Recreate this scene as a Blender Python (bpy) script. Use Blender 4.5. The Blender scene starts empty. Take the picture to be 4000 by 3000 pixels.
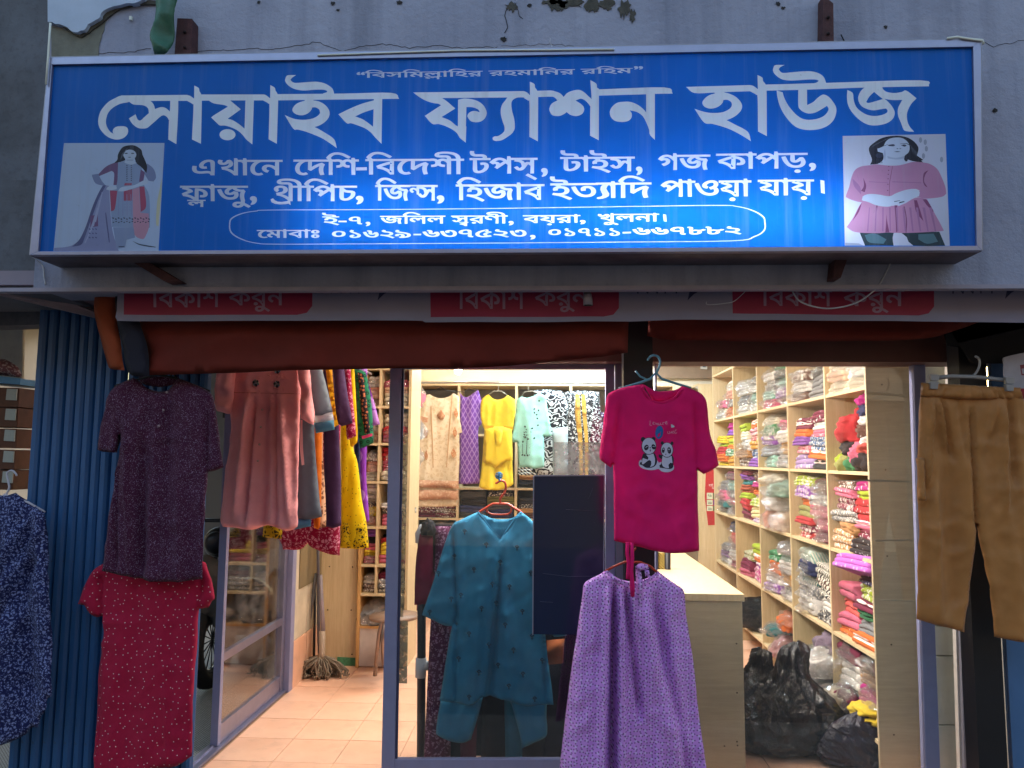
import bpy, bmesh, math, random
import numpy as np
from mathutils import Vector, Matrix, Euler, noise
from mathutils.geometry import delaunay_2d_cdt
R = math.radians
random.seed(7)
S = bpy.context.scene
COL = S.collection

# ---------------------------------------------------------------- camera, sky, sun, exposure
FPX = 2950.0
CAMH = 1.5
YAW, PITCH, ROLL = 2.85, 5.6, 0.45
cam = bpy.data.cameras.new('camera')
cam.lens = FPX / 4000 * 36
cam.sensor_width = 36
cam.clip_end = 500
cam.clip_start = 0.05
camo = bpy.data.objects.new('camera', cam)
COL.objects.link(camo)
CM = Matrix.Rotation(R(YAW), 3, 'Z') @ Matrix.Rotation(R(90 + PITCH), 3, 'X') @ Matrix.Rotation(R(ROLL), 3, 'Z')
camo.matrix_world = Matrix.Translation((0, 0, CAMH)) @ CM.to_4x4()
S.camera = camo

world = bpy.data.worlds.new("World")
S.world = world
world.use_nodes = True
wn = world.node_tree
sky = wn.nodes.new('ShaderNodeTexSky')
sky.sky_type = 'NISHITA'
sky.sun_disc = False
SUN_EL, SUN_AZ = 16, 25
sky.sun_elevation = R(SUN_EL)
sky.sun_rotation = R(SUN_AZ)
sky.air_density = 1.6
sky.dust_density = 1.5
sky.ozone_density = 2.0
wn.links.new(sky.outputs[0], wn.nodes['Background'].inputs[0])
wn.nodes['Background'].inputs[1].default_value = 0.15
sun = bpy.data.lights.new('sun', 'SUN')
sun.energy = 0.5
sun.angle = R(12)
sun.color = (1.0, 0.86, 0.72)
so = bpy.data.objects.new('sun', sun)
COL.objects.link(so)
el = R(SUN_EL)
az = R(SUN_AZ)
d = Vector((math.sin(az) * math.cos(el), math.cos(az) * math.cos(el), math.sin(el)))
so.rotation_euler = d.to_track_quat('Z', 'Y').to_euler()
so.location = (3, 12, 9)
S.view_settings.view_transform = 'Standard'
S.view_settings.look = 'None'
S.view_settings.gamma = 1
S.view_settings.use_curve_mapping = False
S.view_settings.exposure = 1.85
S.render.engine = 'CYCLES'
S.cycles.max_bounces = 10
S.cycles.transparent_max_bounces = 24

# ---------------------------------------------------------------- helpers
def P(px, py, y):
    """point of the vertical plane at depth y that the camera sees at photo pixel (px, py)"""
    v = CM @ Vector(((px - 2000) / FPX, -(py - 1500) / FPX, -1))
    t = y / v.y
    return Vector((v.x * t, y, CAMH + v.z * t))

def YonX(px, X):
    lo, hi = 1.0, 30.0
    for _ in range(50):
        m = (lo + hi) / 2
        if (P(px, 1790, m).x < X) == (X > 0): lo = m
        else: hi = m
    return (lo + hi) / 2

def lin(c):
    if isinstance(c, str):
        c = [int(c[i:i + 2], 16) / 255 for i in (0, 2, 4)]
        return tuple(((x + .055) / 1.055) ** 2.4 if x > .04045 else x / 12.92 for x in c) + (1,)
    return tuple(c[:3]) + (1,)

class NT:
    def __init__(s, name):
        s.m = bpy.data.materials.new(name)
        s.m.use_nodes = True
        s.t = s.m.node_tree
        s.b = s.t.nodes['Principled BSDF']
        s.out = s.t.nodes['Material Output']
        s.tc = None
    def co(s, which='Object', scale=(1, 1, 1), rot=(0, 0, 0), loc=(0, 0, 0)):
        if not s.tc: s.tc = s.t.nodes.new('ShaderNodeTexCoord')
        mp = s.t.nodes.new('ShaderNodeMapping')
        mp.inputs['Scale'].default_value = scale
        mp.inputs['Rotation'].default_value = rot
        mp.inputs['Location'].default_value = loc
        s.t.links.new(s.tc.outputs[which], mp.inputs[0])
        return mp.outputs[0]
    def n(s, typ, ins=None, **kw):
        nd = s.t.nodes.new(typ)
        for k, v in kw.items(): setattr(nd, k, v)
        for k, v in (ins or {}).items():
            if hasattr(v, 'is_linked') or isinstance(v, bpy.types.NodeSocket): s.t.links.new(v, nd.inputs[k])
            else: nd.inputs[k].default_value = v
        return nd
    def ramp(s, fac, stops, interp='LINEAR'):
        nd = s.t.nodes.new('ShaderNodeValToRGB')
        nd.color_ramp.interpolation = interp
        e = nd.color_ramp.elements
        while len(e) < len(stops): e.new(0.5)
        for i, (p, c) in enumerate(stops):
            e[i].position = p
            e[i].color = c if not isinstance(c, str) else lin(c)
        s.t.links.new(fac, nd.inputs[0])
        return nd.outputs[0]
    def noise(s, scale=5, detail=4, rough=.5, vec=None, dist=0):
        i = {'Scale': scale, 'Detail': detail, 'Roughness': rough, 'Distortion': dist}
        i['Vector'] = vec if vec is not None else s.co()
        return s.n('ShaderNodeTexNoise', i).outputs['Fac']
    def mix(s, fac, a, b, mode='MIX'):
        nd = s.n('ShaderNodeMix', data_type='RGBA', blend_type=mode)
        for k, v in ((0, fac), (6, a), (7, b)):
            if isinstance(v, bpy.types.NodeSocket): s.t.links.new(v, nd.inputs[k])
            else: nd.inputs[k].default_value = v if k == 0 else (lin(v) if isinstance(v, str) else v)
        return nd.outputs[2]
    def math(s, op, a, b=0.0, clamp=False):
        nd = s.n('ShaderNodeMath', operation=op, use_clamp=clamp)
        for k, v in ((0, a), (1, b)):
            if isinstance(v, bpy.types.NodeSocket): s.t.links.new(v, nd.inputs[k])
            else: nd.inputs[k].default_value = v
        return nd.outputs[0]
    def base(s, c):
        if isinstance(c, bpy.types.NodeSocket): s.t.links.new(c, s.b.inputs['Base Color'])
        else: s.b.inputs['Base Color'].default_value = lin(c)
        return s
    def rough(s, r, spec=None):
        if isinstance(r, bpy.types.NodeSocket): s.t.links.new(r, s.b.inputs['Roughness'])
        else: s.b.inputs['Roughness'].default_value = r
        if spec is not None: s.b.inputs['Specular IOR Level'].default_value = spec
        return s
    def bump(s, h, strength=.3, dist=.01):
        b = s.n('ShaderNodeBump', {'Height': h, 'Strength': strength, 'Distance': dist})
        s.t.links.new(b.outputs[0], s.b.inputs['Normal'])
        return s

GREY = lambda v: (v, v, v, 1)
MC = {}
def plain(name, col, rough=.6, metal=0, var=.12, scale=12, bump=.15, spec=.4):
    k = ('p', name)
    if k in MC: return MC[k]
    t = NT(name)
    c = lin(col)
    n1 = t.noise(scale, 5, .6)
    dark = tuple(x * (1 - var) for x in c[:3]) + (1,)
    lite = tuple(min(1, x * (1 + var)) for x in c[:3]) + (1,)
    t.base(t.ramp(n1, [(.3, dark), (.7, lite)])).rough(rough, spec)
    t.b.inputs['Metallic'].default_value = metal
    if bump: t.bump(t.noise(scale * 6, 3), bump, .004)
    MC[k] = t.m
    return t.m

def wood(name, c1, c2, rot=0):
    if name in MC: return MC[name]
    t = NT(name)
    v = t.co(scale=(40, 40, 2.2) if not rot else (3, 3, 40))
    w = t.noise(1.0, 5, .6, v, .6)
    f = t.noise(6.0, 3, .5, t.co(scale=(20, 20, 1.5) if not rot else (1.5, 1.5, 20)))
    c = t.mix(.35, t.ramp(w, [(.3, c1), (.7, c2)]), t.ramp(f, [(.35, c1), (.65, c2)]))
    c = t.mix(t.math('MULTIPLY', t.ramp(t.noise(3.5, 4, .7), [(.55, GREY(0)), (.8, GREY(1))]), .18), c, '8a7650')
    t.base(c).rough(.48, .4).bump(w, .06, .002)
    MC[name] = t.m
    return t.m

def fabric(c1, pat='solid', c2='ffffff', scale=1.0, rough=.85, sheen=.04, trans=0.0):
    k = ('f', c1, pat, c2, scale, trans, rough)
    if k in MC: return MC[k]
    t = NT('fabric_' + pat)
    base = lin(c1)
    if pat == 'solid':
        col = t.ramp(t.noise(9, 4), [(.3, tuple(x * .9 for x in base[:3]) + (1,)), (.7, tuple(min(1, x * 1.08) for x in base[:3]) + (1,))])
    elif pat == 'dots':
        v = t.n('ShaderNodeTexVoronoi', {'Vector': t.co(), 'Scale': 34 * scale, 'Randomness': .55})
        col = t.mix(t.ramp(v.outputs['Distance'], [(.17, GREY(1)), (.22, GREY(0))]), c1, c2)
    elif pat == 'tinydots':
        v = t.n('ShaderNodeTexVoronoi', {'Vector': t.co(rot=(R(90), 0, 0)), 'Scale': 26 * scale, 'Randomness': .85}, voronoi_dimensions='2D')
        col = t.mix(t.ramp(v.outputs['Distance'], [(.05, GREY(1)), (.085, GREY(0))]), c1, c2)
    elif pat == 'fleck':
        n1 = t.noise(1, 2, .5, t.co(scale=(330, 200, 170), rot=(0, .6, 0)))
        n2 = t.noise(1, 2, .5, t.co(scale=(150, 200, 300), rot=(0, -.7, 0), loc=(3, 1, 2)))
        m = t.math('MAXIMUM', t.ramp(n1, [(.60, GREY(0)), (.68, GREY(1))]), t.ramp(n2, [(.62, GREY(0)), (.7, GREY(1))]))
        col = t.mix(m, c1, c2)
    elif pat == 'ring':
        v = t.n('ShaderNodeTexVoronoi', {'Vector': t.co(rot=(R(90), 0, 0)), 'Scale': 26 * scale, 'Randomness': .6}, voronoi_dimensions='2D')
        col = t.mix(t.ramp(v.outputs['Distance'], [(.10, GREY(0)), (.14, GREY(1)), (.26, GREY(1)), (.3, GREY(0))]), c1, c2)
    elif pat == 'circles':
        v = t.n('ShaderNodeTexVoronoi', {'Vector': t.co(rot=(R(90), 0, 0)), 'Scale': 8 * scale, 'Randomness': .35}, voronoi_dimensions='2D')
        col = t.mix(t.ramp(v.outputs['Distance'], [(.38, GREY(1)), (.40, GREY(0))]), c1, c2)
    elif pat == 'print':
        v = t.n('ShaderNodeTexVoronoi', {'Vector': t.co(scale=(1, .6, 1.0)), 'Scale': 45 * scale, 'Randomness': 1}, feature='DISTANCE_TO_EDGE')
        n1 = t.noise(60 * scale, 2, .5)
        m = t.math('MULTIPLY', t.ramp(v.outputs['Distance'], [(.06, GREY(0)), (.12, GREY(1))]), t.ramp(n1, [(.48, GREY(0)), (.53, GREY(1))]))
        col = t.mix(m, c1, c2)
    elif pat == 'scroll':
        w = t.n('ShaderNodeTexWave', {'Vector': t.co(scale=(1, .1, 1)), 'Scale': 6 * scale, 'Distortion': 14, 'Detail': 1.2, 'Detail Scale': 2.2}, wave_type='RINGS')
        col = t.mix(t.ramp(w.outputs['Fac'], [(.60, GREY(0)), (.68, GREY(1))]), c1, c2)
    elif pat == 'lattice':
        a = t.n('ShaderNodeTexWave', {'Vector': t.co(scale=(1, 0, .55), rot=(0, R(0), 0)), 'Scale': 9 * scale, 'Distortion': 0}, bands_direction='DIAGONAL')
        b = t.n('ShaderNodeTexWave', {'Vector': t.co(scale=(-1, 0, .55)), 'Scale': 9 * scale, 'Distortion': 0}, bands_direction='DIAGONAL')
        m = t.math('MAXIMUM', t.ramp(a.outputs['Fac'], [(.86, GREY(0)), (.94, GREY(1))]), t.ramp(b.outputs['Fac'], [(.86, GREY(0)), (.94, GREY(1))]))
        col = t.mix(m, c1, c2)
    elif pat == 'stripes':
        a = t.n('ShaderNodeTexWave', {'Vector': t.co(), 'Scale': 22 * scale, 'Distortion': 3, 'Detail': 2}, bands_direction='DIAGONAL')
        col = t.mix(t.ramp(a.outputs['Fac'], [(.5, GREY(0)), (.56, GREY(1))]), c1, c2)
    elif pat == 'sprig':
        # rows of little three-legged sprigs
        uv = t.co(rot=(R(90), 0, 0))
        v = t.n('ShaderNodeTexVoronoi', {'Vector': uv, 'Scale': 46 * scale, 'Randomness': .35}, voronoi_dimensions='2D')
        ring = t.ramp(v.outputs['Distance'], [(.07, GREY(0)), (.10, GREY(1)), (.17, GREY(1)), (.21, GREY(0))])
        # three short legs round every ring: direction from the cell centre
        loc = t.n('ShaderNodeVectorMath', {0: t.n('ShaderNodeVectorMath', {0: uv, 1: (46 * scale,) * 3}, operation='MULTIPLY').outputs[0], 1: t.n('ShaderNodeVectorMath', {0: v.outputs['Position'], 1: (46 * scale,) * 3}, operation='MULTIPLY').outputs[0]}, operation='SUBTRACT')
        sx = t.n('ShaderNodeSeparateXYZ', {0: loc.outputs[0]})
        ang = t.math('ARCTAN2', sx.outputs[1], sx.outputs[0])
        rn = t.n('ShaderNodeSeparateColor', {0: v.outputs['Color']})
        tri = t.math('COSINE', t.math('MULTIPLY', t.math('ADD', ang, t.math('MULTIPLY', rn.outputs[0], 2.0)), 3.0))
        leg = t.math('MULTIPLY', t.ramp(tri, [(.55, GREY(0)), (.8, GREY(1))]), t.ramp(v.outputs['Distance'], [(.20, GREY(0)), (.24, GREY(1)), (.42, GREY(1)), (.48, GREY(0))]))
        col = t.mix(leg, c1, '2e1658')
        col = t.mix(ring, col, c2)
    elif pat == 'bands':
        col = t.mix(0.0, c1, c2)
    t.base(col).rough(rough, .25)
    t.b.inputs['Sheen Weight'].default_value = sheen
    fine = t.noise(420, 2, .5)
    cr = t.noise(14, 4, .6)
    t.bump(t.math('ADD', t.math('MULTIPLY', fine, .15), cr), .35, .006)
    if trans:
        tl = t.n('ShaderNodeBsdfTranslucent')
        t.t.links.new(col, tl.inputs[0])
        mx = t.n('ShaderNodeMixShader', {0: trans, 1: t.b.outputs[0], 2: tl.outputs[0]})
        t.t.links.new(mx.outputs[0], t.out.inputs[0])
    MC[k] = t.m
    return t.m

def link(o, parent=None):
    COL.objects.link(o)
    if parent is not None: o.parent = parent
    return o
def tag(o, label=None, cat=None, group=None, kind=None):
    if label: o['label'] = label
    if cat: o['category'] = cat
    if group: o['group'] = group
    if kind: o['kind'] = kind
    return o
def empty(name, loc, label=None, cat=None, group=None, rz=0):
    o = bpy.data.objects.new(name, None)
    o.empty_display_size = .1
    COL.objects.link(o)
    o.location = loc
    o.rotation_euler = (0, 0, rz)
    return tag(o, label, cat, group)

def mesh_obj(name, verts, faces, mat, parent=None, smooth=False, bevel=0, origin=None):
    vs = [Vector(v) for v in verts]
    if parent is not None:
        off = Vector(parent.location) if parent.parent is None else Vector(parent.location) + Vector(parent.parent.location)
        loc = Vector((0, 0, 0))
        vs = [v - off for v in vs]
    elif origin is not None:
        loc = Vector(origin)
        vs = [v - loc for v in vs]
    else:
        c = sum(vs, Vector()) / len(vs)
        c.z = min(v.z for v in vs)
        loc = c
        vs = [v - c for v in vs]
    me = bpy.data.meshes.new(name)
    me.from_pydata(vs, [], faces)
    me.update()
    if smooth:
        me.polygons.foreach_set('use_smooth', [True] * len(me.polygons))
    for m in (mat if isinstance(mat, list) else [mat]): me.materials.append(m)
    o = bpy.data.objects.new(name, me)
    o.location = loc
    link(o, parent)
    if bevel:
        b = o.modifiers.new('bevel', 'BEVEL'); b.width = bevel; b.segments = 2; b.limit_method = 'ANGLE'
    return o
BOXF = [(0, 3, 2, 1), (4, 5, 6, 7), (0, 1, 5, 4), (1, 2, 6, 5), (2, 3, 7, 6), (3, 0, 4, 7)]
def box(name, x0, x1, y0, y1, z0, z1, mat, parent=None, bevel=0):
    v = [(x0, y0, z0), (x1, y0, z0), (x1, y1, z0), (x0, y1, z0), (x0, y0, z1), (x1, y0, z1), (x1, y1, z1), (x0, y1, z1)]
    return mesh_obj(name, v, BOXF, mat, parent, bevel=bevel)
def pbox(name, px0, py0, px1, py1, y, dep, mat, parent=None, bevel=0):
    """box whose front face shows between two photo pixels at depth y"""
    a, b = P(px0, py0, y), P(px1, py1, y)
    return box(name, min(a.x, b.x), max(a.x, b.x), y, y + dep, min(a.z, b.z), max(a.z, b.z), mat, parent, bevel)
def hexa(name, front, back, mat, parent=None, bevel=0):
    """front/back: four points each, same order"""
    v = list(front) + list(back)
    f = [(0, 1, 2, 3), (7, 6, 5, 4), (0, 4, 5, 1), (1, 5, 6, 2), (2, 6, 7, 3), (3, 7, 4, 0)]
    o = mesh_obj(name, v, f, mat, parent, bevel=bevel)
    bm = bmesh.new(); bm.from_mesh(o.data); bmesh.ops.recalc_face_normals(bm, faces=bm.faces); bm.to_mesh(o.data); bm.free()
    return o
def pquad(name, quad, y, dep, mat, parent=None, bevel=0):
    fr = [P(x, z, y) for x, z in quad]
    return hexa(name, fr, [p + Vector((0, dep, 0)) for p in fr], mat, parent, bevel)

def tube(name, pts, r, mat, parent=None, seg=8, closed=False, rs=None):
    pts = [Vector(p) for p in pts]
    V, F = [], []
    n = len(pts)
    up = None
    for i, p in enumerate(pts):
        a = pts[max(0, i - 1)]; b = pts[min(n - 1, i + 1)]
        t = (b - a).normalized()
        if up is None:
            up = t.orthogonal().normalized()
        u = (up - t * up.dot(t)).normalized()
        up = u
        w = t.cross(u)
        rr = rs[i] if rs else r
        for k in range(seg):
            an = 2 * math.pi * k / seg
            V.append(p + (u * math.cos(an) + w * math.sin(an)) * rr)
    for i in range(n - 1):
        for k in range(seg):
            k2 = (k + 1) % seg
            F.append((i * seg + k, i * seg + k2, (i + 1) * seg + k2, (i + 1) * seg + k))
    F.append(tuple(range(seg))[::-1]); F.append(tuple((n - 1) * seg + k for k in range(seg)))
    return mesh_obj(name, V, F, mat, parent, smooth=True)

def cr(pts, sub=5, closed=True, corner=55):
    """smooth a traced outline: Catmull-Rom, sharp corners kept"""
    n = len(pts)
    p = [Vector((a, b)) for a, b in pts]
    sharp = []
    for i in range(n):
        a, b, c = p[i - 1], p[i], p[(i + 1) % n]
        u, v = b - a, c - b
        sharp.append(u.length < 1e-9 or v.length < 1e-9 or math.degrees(u.angle(v)) > corner)
    out = []
    for i in range(n if closed else n - 1):
        p1, p2 = p[i], p[(i + 1) % n]
        p0 = p[i - 1] if not sharp[i] else p1 - (p2 - p1)
        p3 = p[(i + 2) % n] if not sharp[(i + 1) % n] else p2 + (p2 - p1)
        s = sub if not (sharp[i] and sharp[(i + 1) % n]) else 1
        for k in range(s):
            t = k / s
            q = .5 * ((2 * p1) + (p2 - p0) * t + (2 * p0 - 5 * p1 + 4 * p2 - p3) * t * t + (3 * p1 - p0 - 3 * p2 + p3) * t ** 3)
            out.append((q.x, q.y))
    return out

def inside(loops, X, Y, rule='nonzero'):
    w = np.zeros(X.shape, int)
    for L in loops:
        L = np.asarray(L)
        x0, y0 = L[:, 0], L[:, 1]
        x1, y1 = np.roll(x0, -1), np.roll(y0, -1)
        for a, b, c, d_ in zip(x0, y0, x1, y1):
            if b == d_: continue
            cross = (c - a) * (Y - b) - (X - a) * (d_ - b)
            if b < d_: w += ((Y >= b) & (Y < d_) & (cross > 0))
            else: w -= ((Y >= d_) & (Y < b) & (cross < 0))
    return w != 0 if rule == 'nonzero' else (w % 2) != 0

def cdt(points, edges):
    r = delaunay_2d_cdt([Vector(p) for p in points], edges, [], 0, 1e-4)
    return r[0], r[2]

exec_parts = []
def resample(L, step):
    out = []
    n = len(L)
    for i in range(n):
        a, b = Vector(L[i]), Vector(L[(i + 1) % n])
        k = max(1, int(math.ceil((b - a).length / step)))
        for j in range(k): out.append(tuple(a.lerp(b, j / k)))
    return out

def segdist(X, Y, a, b):
    ax, ay = a; bx, by = b
    dx, dy = bx - ax, by - ay
    L2 = dx * dx + dy * dy + 1e-12
    t = np.clip(((X - ax) * dx + (Y - ay) * dy) / L2, 0, 1)
    return np.hypot(X - ax - t * dx, Y - ay - t * dy), t

def cloth(name, outline, y, mat, parent=None, res=.014, thick=.015, edge=.028, wave=(.010, 13, 1.2), top_still=.12,
          folds=(), seed=0, smooth=5, corner=50, depth_fn=None, sharp=1.0, label=None, cat=None, group=None, tilt=0.0):
    """a hanging piece of cloth: traced outline, puffed, folded, with a front and a back"""
    px = cr(outline, smooth, True, corner)
    w = [P(a, b, y) for a, b in px]
    L = resample([(p.x, p.z) for p in w], res)
    A = np.array(L)
    x0, z0 = A.min(0); x1, z1 = A.max(0)
    rng = random.Random(seed)
    gx, gz = [], []
    k = 0
    zz = z0
    while zz < z1:
        xx = x0 + (res / 2 if k % 2 else 0)
        while xx < x1:
            gx.append(xx + rng.uniform(-.1, .1) * res); gz.append(zz + rng.uniform(-.1, .1) * res)
            xx += res
        zz += res * .87; k += 1
    gx, gz = np.array(gx), np.array(gz)
    ok = inside([L], gx, gz)
    gx, gz = gx[ok], gz[ok]
    D = np.full(gx.shape, 9.)
    for i in range(len(L)):
        dd, _ = segdist(gx, gz, L[i], L[(i + 1) % len(L)])
        D = np.minimum(D, dd)
    ok = D > res * .55
    gx, gz, D = gx[ok], gz[ok], D[ok]
    nb = len(L)
    pts = L + list(zip(gx.tolist(), gz.tolist()))
    V, F = cdt(pts, [(i, (i + 1) % nb) for i in range(nb)])
    VX = np.array([v.x for v in V]); VZ = np.array([v.y for v in V])
    D = np.full(VX.shape, 9.)
    for i in range(nb):
        dd, _ = segdist(VX, VZ, L[i], L[(i + 1) % nb])
        D = np.minimum(D, dd)
    cx = np.array([sum(VX[j] for j in f) / 3 for f in F]); cz = np.array([sum(VZ[j] for j in f) / 3 for f in F])
    okf = inside([L], cx, cz)
    F = [f for f, o in zip(F, okf) if o]
    H = z1 - z0
    amp, fx, fz = wave
    amp *= 1.45
    fl = []
    for (a, b, c, d_, wd, dp) in folds:
        p, q = P(a, b, y), P(c, d_, y)
        fl.append(((p.x, p.z), (q.x, q.z), wd, dp * 1.25))
    FD = np.zeros(VX.shape)
    for i in range(len(VX)):
        r = (z1 - VZ[i]) / H
        rampv = min(1, max(0, r / top_still)) * (.45 + .55 * r)
        # folds fan out from the shoulders
        xc = (VX[i] - (x0 + x1) / 2) / (1 + .35 * r)
        n1 = noise.noise((xc * fx, VZ[i] * fz, seed * 3.7))
        n2 = noise.noise((xc * fx * 2.3, VZ[i] * fz * 1.6, seed * 3.7 + 9))
        n3 = noise.noise((VX[i] * 30, VZ[i] * 22, seed + 5))
        ridge = (1 - abs(n1) * 2.6) * sharp + n1 * (1.4 - sharp)
        FD[i] = amp * rampv * (ridge + .45 * n2) + amp * .16 * n3
        if y < 4.0 and res <= .016 and amp > 0:
            u_, v_ = VX[i] * 5.5 + VZ[i] * 3.2, VZ[i] * 7 - VX[i] * 3
            c1_ = 1 - abs(noise.noise((u_, v_, seed * 1.7 + 3))) * 4
            c2_ = 1 - abs(noise.noise((VX[i] * 12 - VZ[i] * 8, VZ[i] * 9, seed + 21))) * 4
            FD[i] += .0055 * max(-.6, c1_) + .0024 * max(-.6, c2_)
    for a, b, wd, dp in fl:
        dd, t = segdist(VX, VZ, a, b)
        FD += dp * np.exp(-(dd / wd) ** 2) * np.clip(np.minimum(t, 1 - t) * 6 + .35, 0, 1)
    if depth_fn is not None: FD += depth_fn(VX, VZ)
    q = 1 - np.minimum(D / edge, 1)
    puff = np.sqrt(np.maximum(0, 1 - q * q))
    isb = D < 1e-5
    verts, faces, back = [], [], {}
    used = sorted({j for f in F for j in f})
    idx = {}
    for j in used:
        idx[j] = len(verts)
        verts.append((VX[j], y - thick * puff[j] - FD[j] + tilt * (VZ[j] - z1), VZ[j]))
    for j in used:
        if isb[j]: back[j] = idx[j]
        else:
            back[j] = len(verts)
            verts.append((VX[j], y + thick * .5 * puff[j] + .004 - FD[j] * .8 + tilt * (VZ[j] - z1), VZ[j]))
    for f in F:
        a, b, c = f
        # front must face -Y
        ar = (VX[b] - VX[a]) * (VZ[c] - VZ[a]) - (VX[c] - VX[a]) * (VZ[b] - VZ[a])
        if ar < 0: b, c = c, b
        faces.append((idx[a], idx[b], idx[c]))
        if not (isb[a] and isb[b] and isb[c]): faces.append((back[a], back[c], back[b]))
    o = mesh_obj(name, verts, faces, mat, parent, smooth=True, origin=((x0 + x1) / 2, y, z1))
    from mathutils.bvhtree import BVHTree
    BV[o.name] = BVHTree.FromPolygons([Vector(v) for v in verts], faces)
    return tag(o, label, cat, group)
BV = {}
def on(o, px, py, off=.0015, fall=None):
    '''point on a garment's front seen at a photo pixel, lifted a little off the cloth'''
    q = P(px, py, 1.0) - Vector((0, 0, CAMH))
    h = BV[o.name].ray_cast(Vector((0, 0, CAMH)), q.normalized())
    if h[0] is None: return P(px, py, fall if fall else 3.5)
    return h[0] - q.normalized() * off

def ellipse(cx, cy, rx, ry, n=20, rot=0):
    c, s = math.cos(rot), math.sin(rot)
    return [(cx + rx * math.cos(t) * c - ry * math.sin(t) * s, cy + rx * math.cos(t) * s + ry * math.sin(t) * c) for t in [2 * math.pi * i / n for i in range(n)]]

# ---------------------------------------------------------------- materials of the setting
AL = plain('aluminium', '8f8fa8', .35, .75, .06, 20, .05)
ALD = plain('aluminium_dull', '8d8b96', .45, .5, .08, 20, .05)
ALB = plain('aluminium_blue', '8a8cae', .42, .25, .05, 18, .04)
BLACK = plain('black_paint', '17161c', .5, 0, .2, 8, .1)
RUST = plain('rusty_iron', '4b2f33', .8, .2, .35, 25, .4)
LAM = wood('laminate', 'c2aa80', 'd8c39c')
LAMG = wood('laminate_grey', 'a8987c', 'bba98a', rot=1)
LAMO = wood('laminate_orange', 'b98b50', 'cfa469')
WHITE = plain('white_paint', 'cfcfca', .6, 0, .06, 6, .08)

def wall_mat():
    t = NT('painted_concrete')
    n1 = t.noise(1.3, 5, .65); n2 = t.noise(28, 6, .7)
    streak = t.noise(1, 4, .6, t.co(scale=(7, 1, .45)))
    c = t.ramp(n1, [(.25, '84869c'), (.75, 'a2a3b8')])
    c = t.mix(t.math('MULTIPLY', t.ramp(streak, [(.46, GREY(0)), (.7, GREY(1))]), .5), c, '5f6274')
    c = t.mix(t.math('MULTIPLY', t.ramp(n2, [(.58, GREY(0)), (.7, GREY(1))]), .3), c, '686b7c')
    t.base(c).rough(.9, .2).bump(t.math('ADD', t.math('MULTIPLY', n2, .4), t.noise(4, 6, .7)), .7, .02)
    return t.m
WALLM = wall_mat()
def dark_wall_mat():  # base tones carry the shade of the left recess; spots are stains
    t = NT('shaded_stained_concrete')
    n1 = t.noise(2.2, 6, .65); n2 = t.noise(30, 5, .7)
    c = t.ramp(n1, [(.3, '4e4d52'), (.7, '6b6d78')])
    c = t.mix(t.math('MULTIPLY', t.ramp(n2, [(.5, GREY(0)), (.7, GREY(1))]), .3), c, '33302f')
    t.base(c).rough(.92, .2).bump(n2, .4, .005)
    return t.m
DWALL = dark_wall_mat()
SOFF = plain('soffit_paint', '8a7f8c', .9, 0, .1, 3, .2)
INW = plain('shop_wall_paint', 'd8cdb8', .8, 0, .06, 2, .1)
GW = plain('grey_wall_paint', '8d8f96', .85, 0, .08, 2, .12)
STEEL = plain('steel_rod', 'b9b9be', .3, .9, .05, 20, 0)
GROUT = plain('grout', 'a8836c', .9, 0, .1, 40, .1)
def tile_mat():
    t = NT('peach_floor_tile')
    n1 = t.noise(3, 5, .6); n2 = t.noise(9, 6, .75)
    c = t.ramp(n1, [(.3, 'dba88a'), (.7, 'e6b99c')])
    c = t.mix(t.math('MULTIPLY', t.ramp(n2, [(.5, GREY(0)), (.75, GREY(1))]), .4), c, '9c7866')
    t.base(c).rough(.32, .4).bump(n1, .05, .002)
    return t.m
TILE = tile_mat()
def film_mat(name='clear_plastic', tint='ffffff', dens=.30, milk=.10):
    t = NT(name)
    n1 = t.noise(22, 5, .65, None, 1.2)
    n2 = t.n('ShaderNodeTexVoronoi', {'Vector': t.co(), 'Scale': 26.0}, feature='DISTANCE_TO_EDGE').outputs['Distance']
    h = t.math('ADD', n1, t.math('MULTIPLY', n2, .8))
    bp = t.n('ShaderNodeBump', {'Height': h, 'Strength': 1.0, 'Distance': .05})
    gl = t.n('ShaderNodeBsdfGlossy', {'Color': lin(tint), 'Roughness': .12, 'Normal': bp.outputs[0]})
    df = t.n('ShaderNodeBsdfDiffuse', {'Color': lin(tint)})
    tr = t.n('ShaderNodeBsdfTransparent', {'Color': GREY(.96)})
    m1 = t.n('ShaderNodeMixShader', {0: milk, 1: gl.outputs[0], 2: df.outputs[0]})
    fac = t.ramp(t.math('ADD', n1, n2), [(.35, GREY(dens * .35)), (.75, GREY(dens * 1.7))])
    m2 = t.n('ShaderNodeMixShader', {0: fac, 1: tr.outputs[0], 2: m1.outputs[0]})
    t.t.links.new(m2.outputs[0], t.out.inputs[0])
    return t.m
FILM = film_mat()
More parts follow.
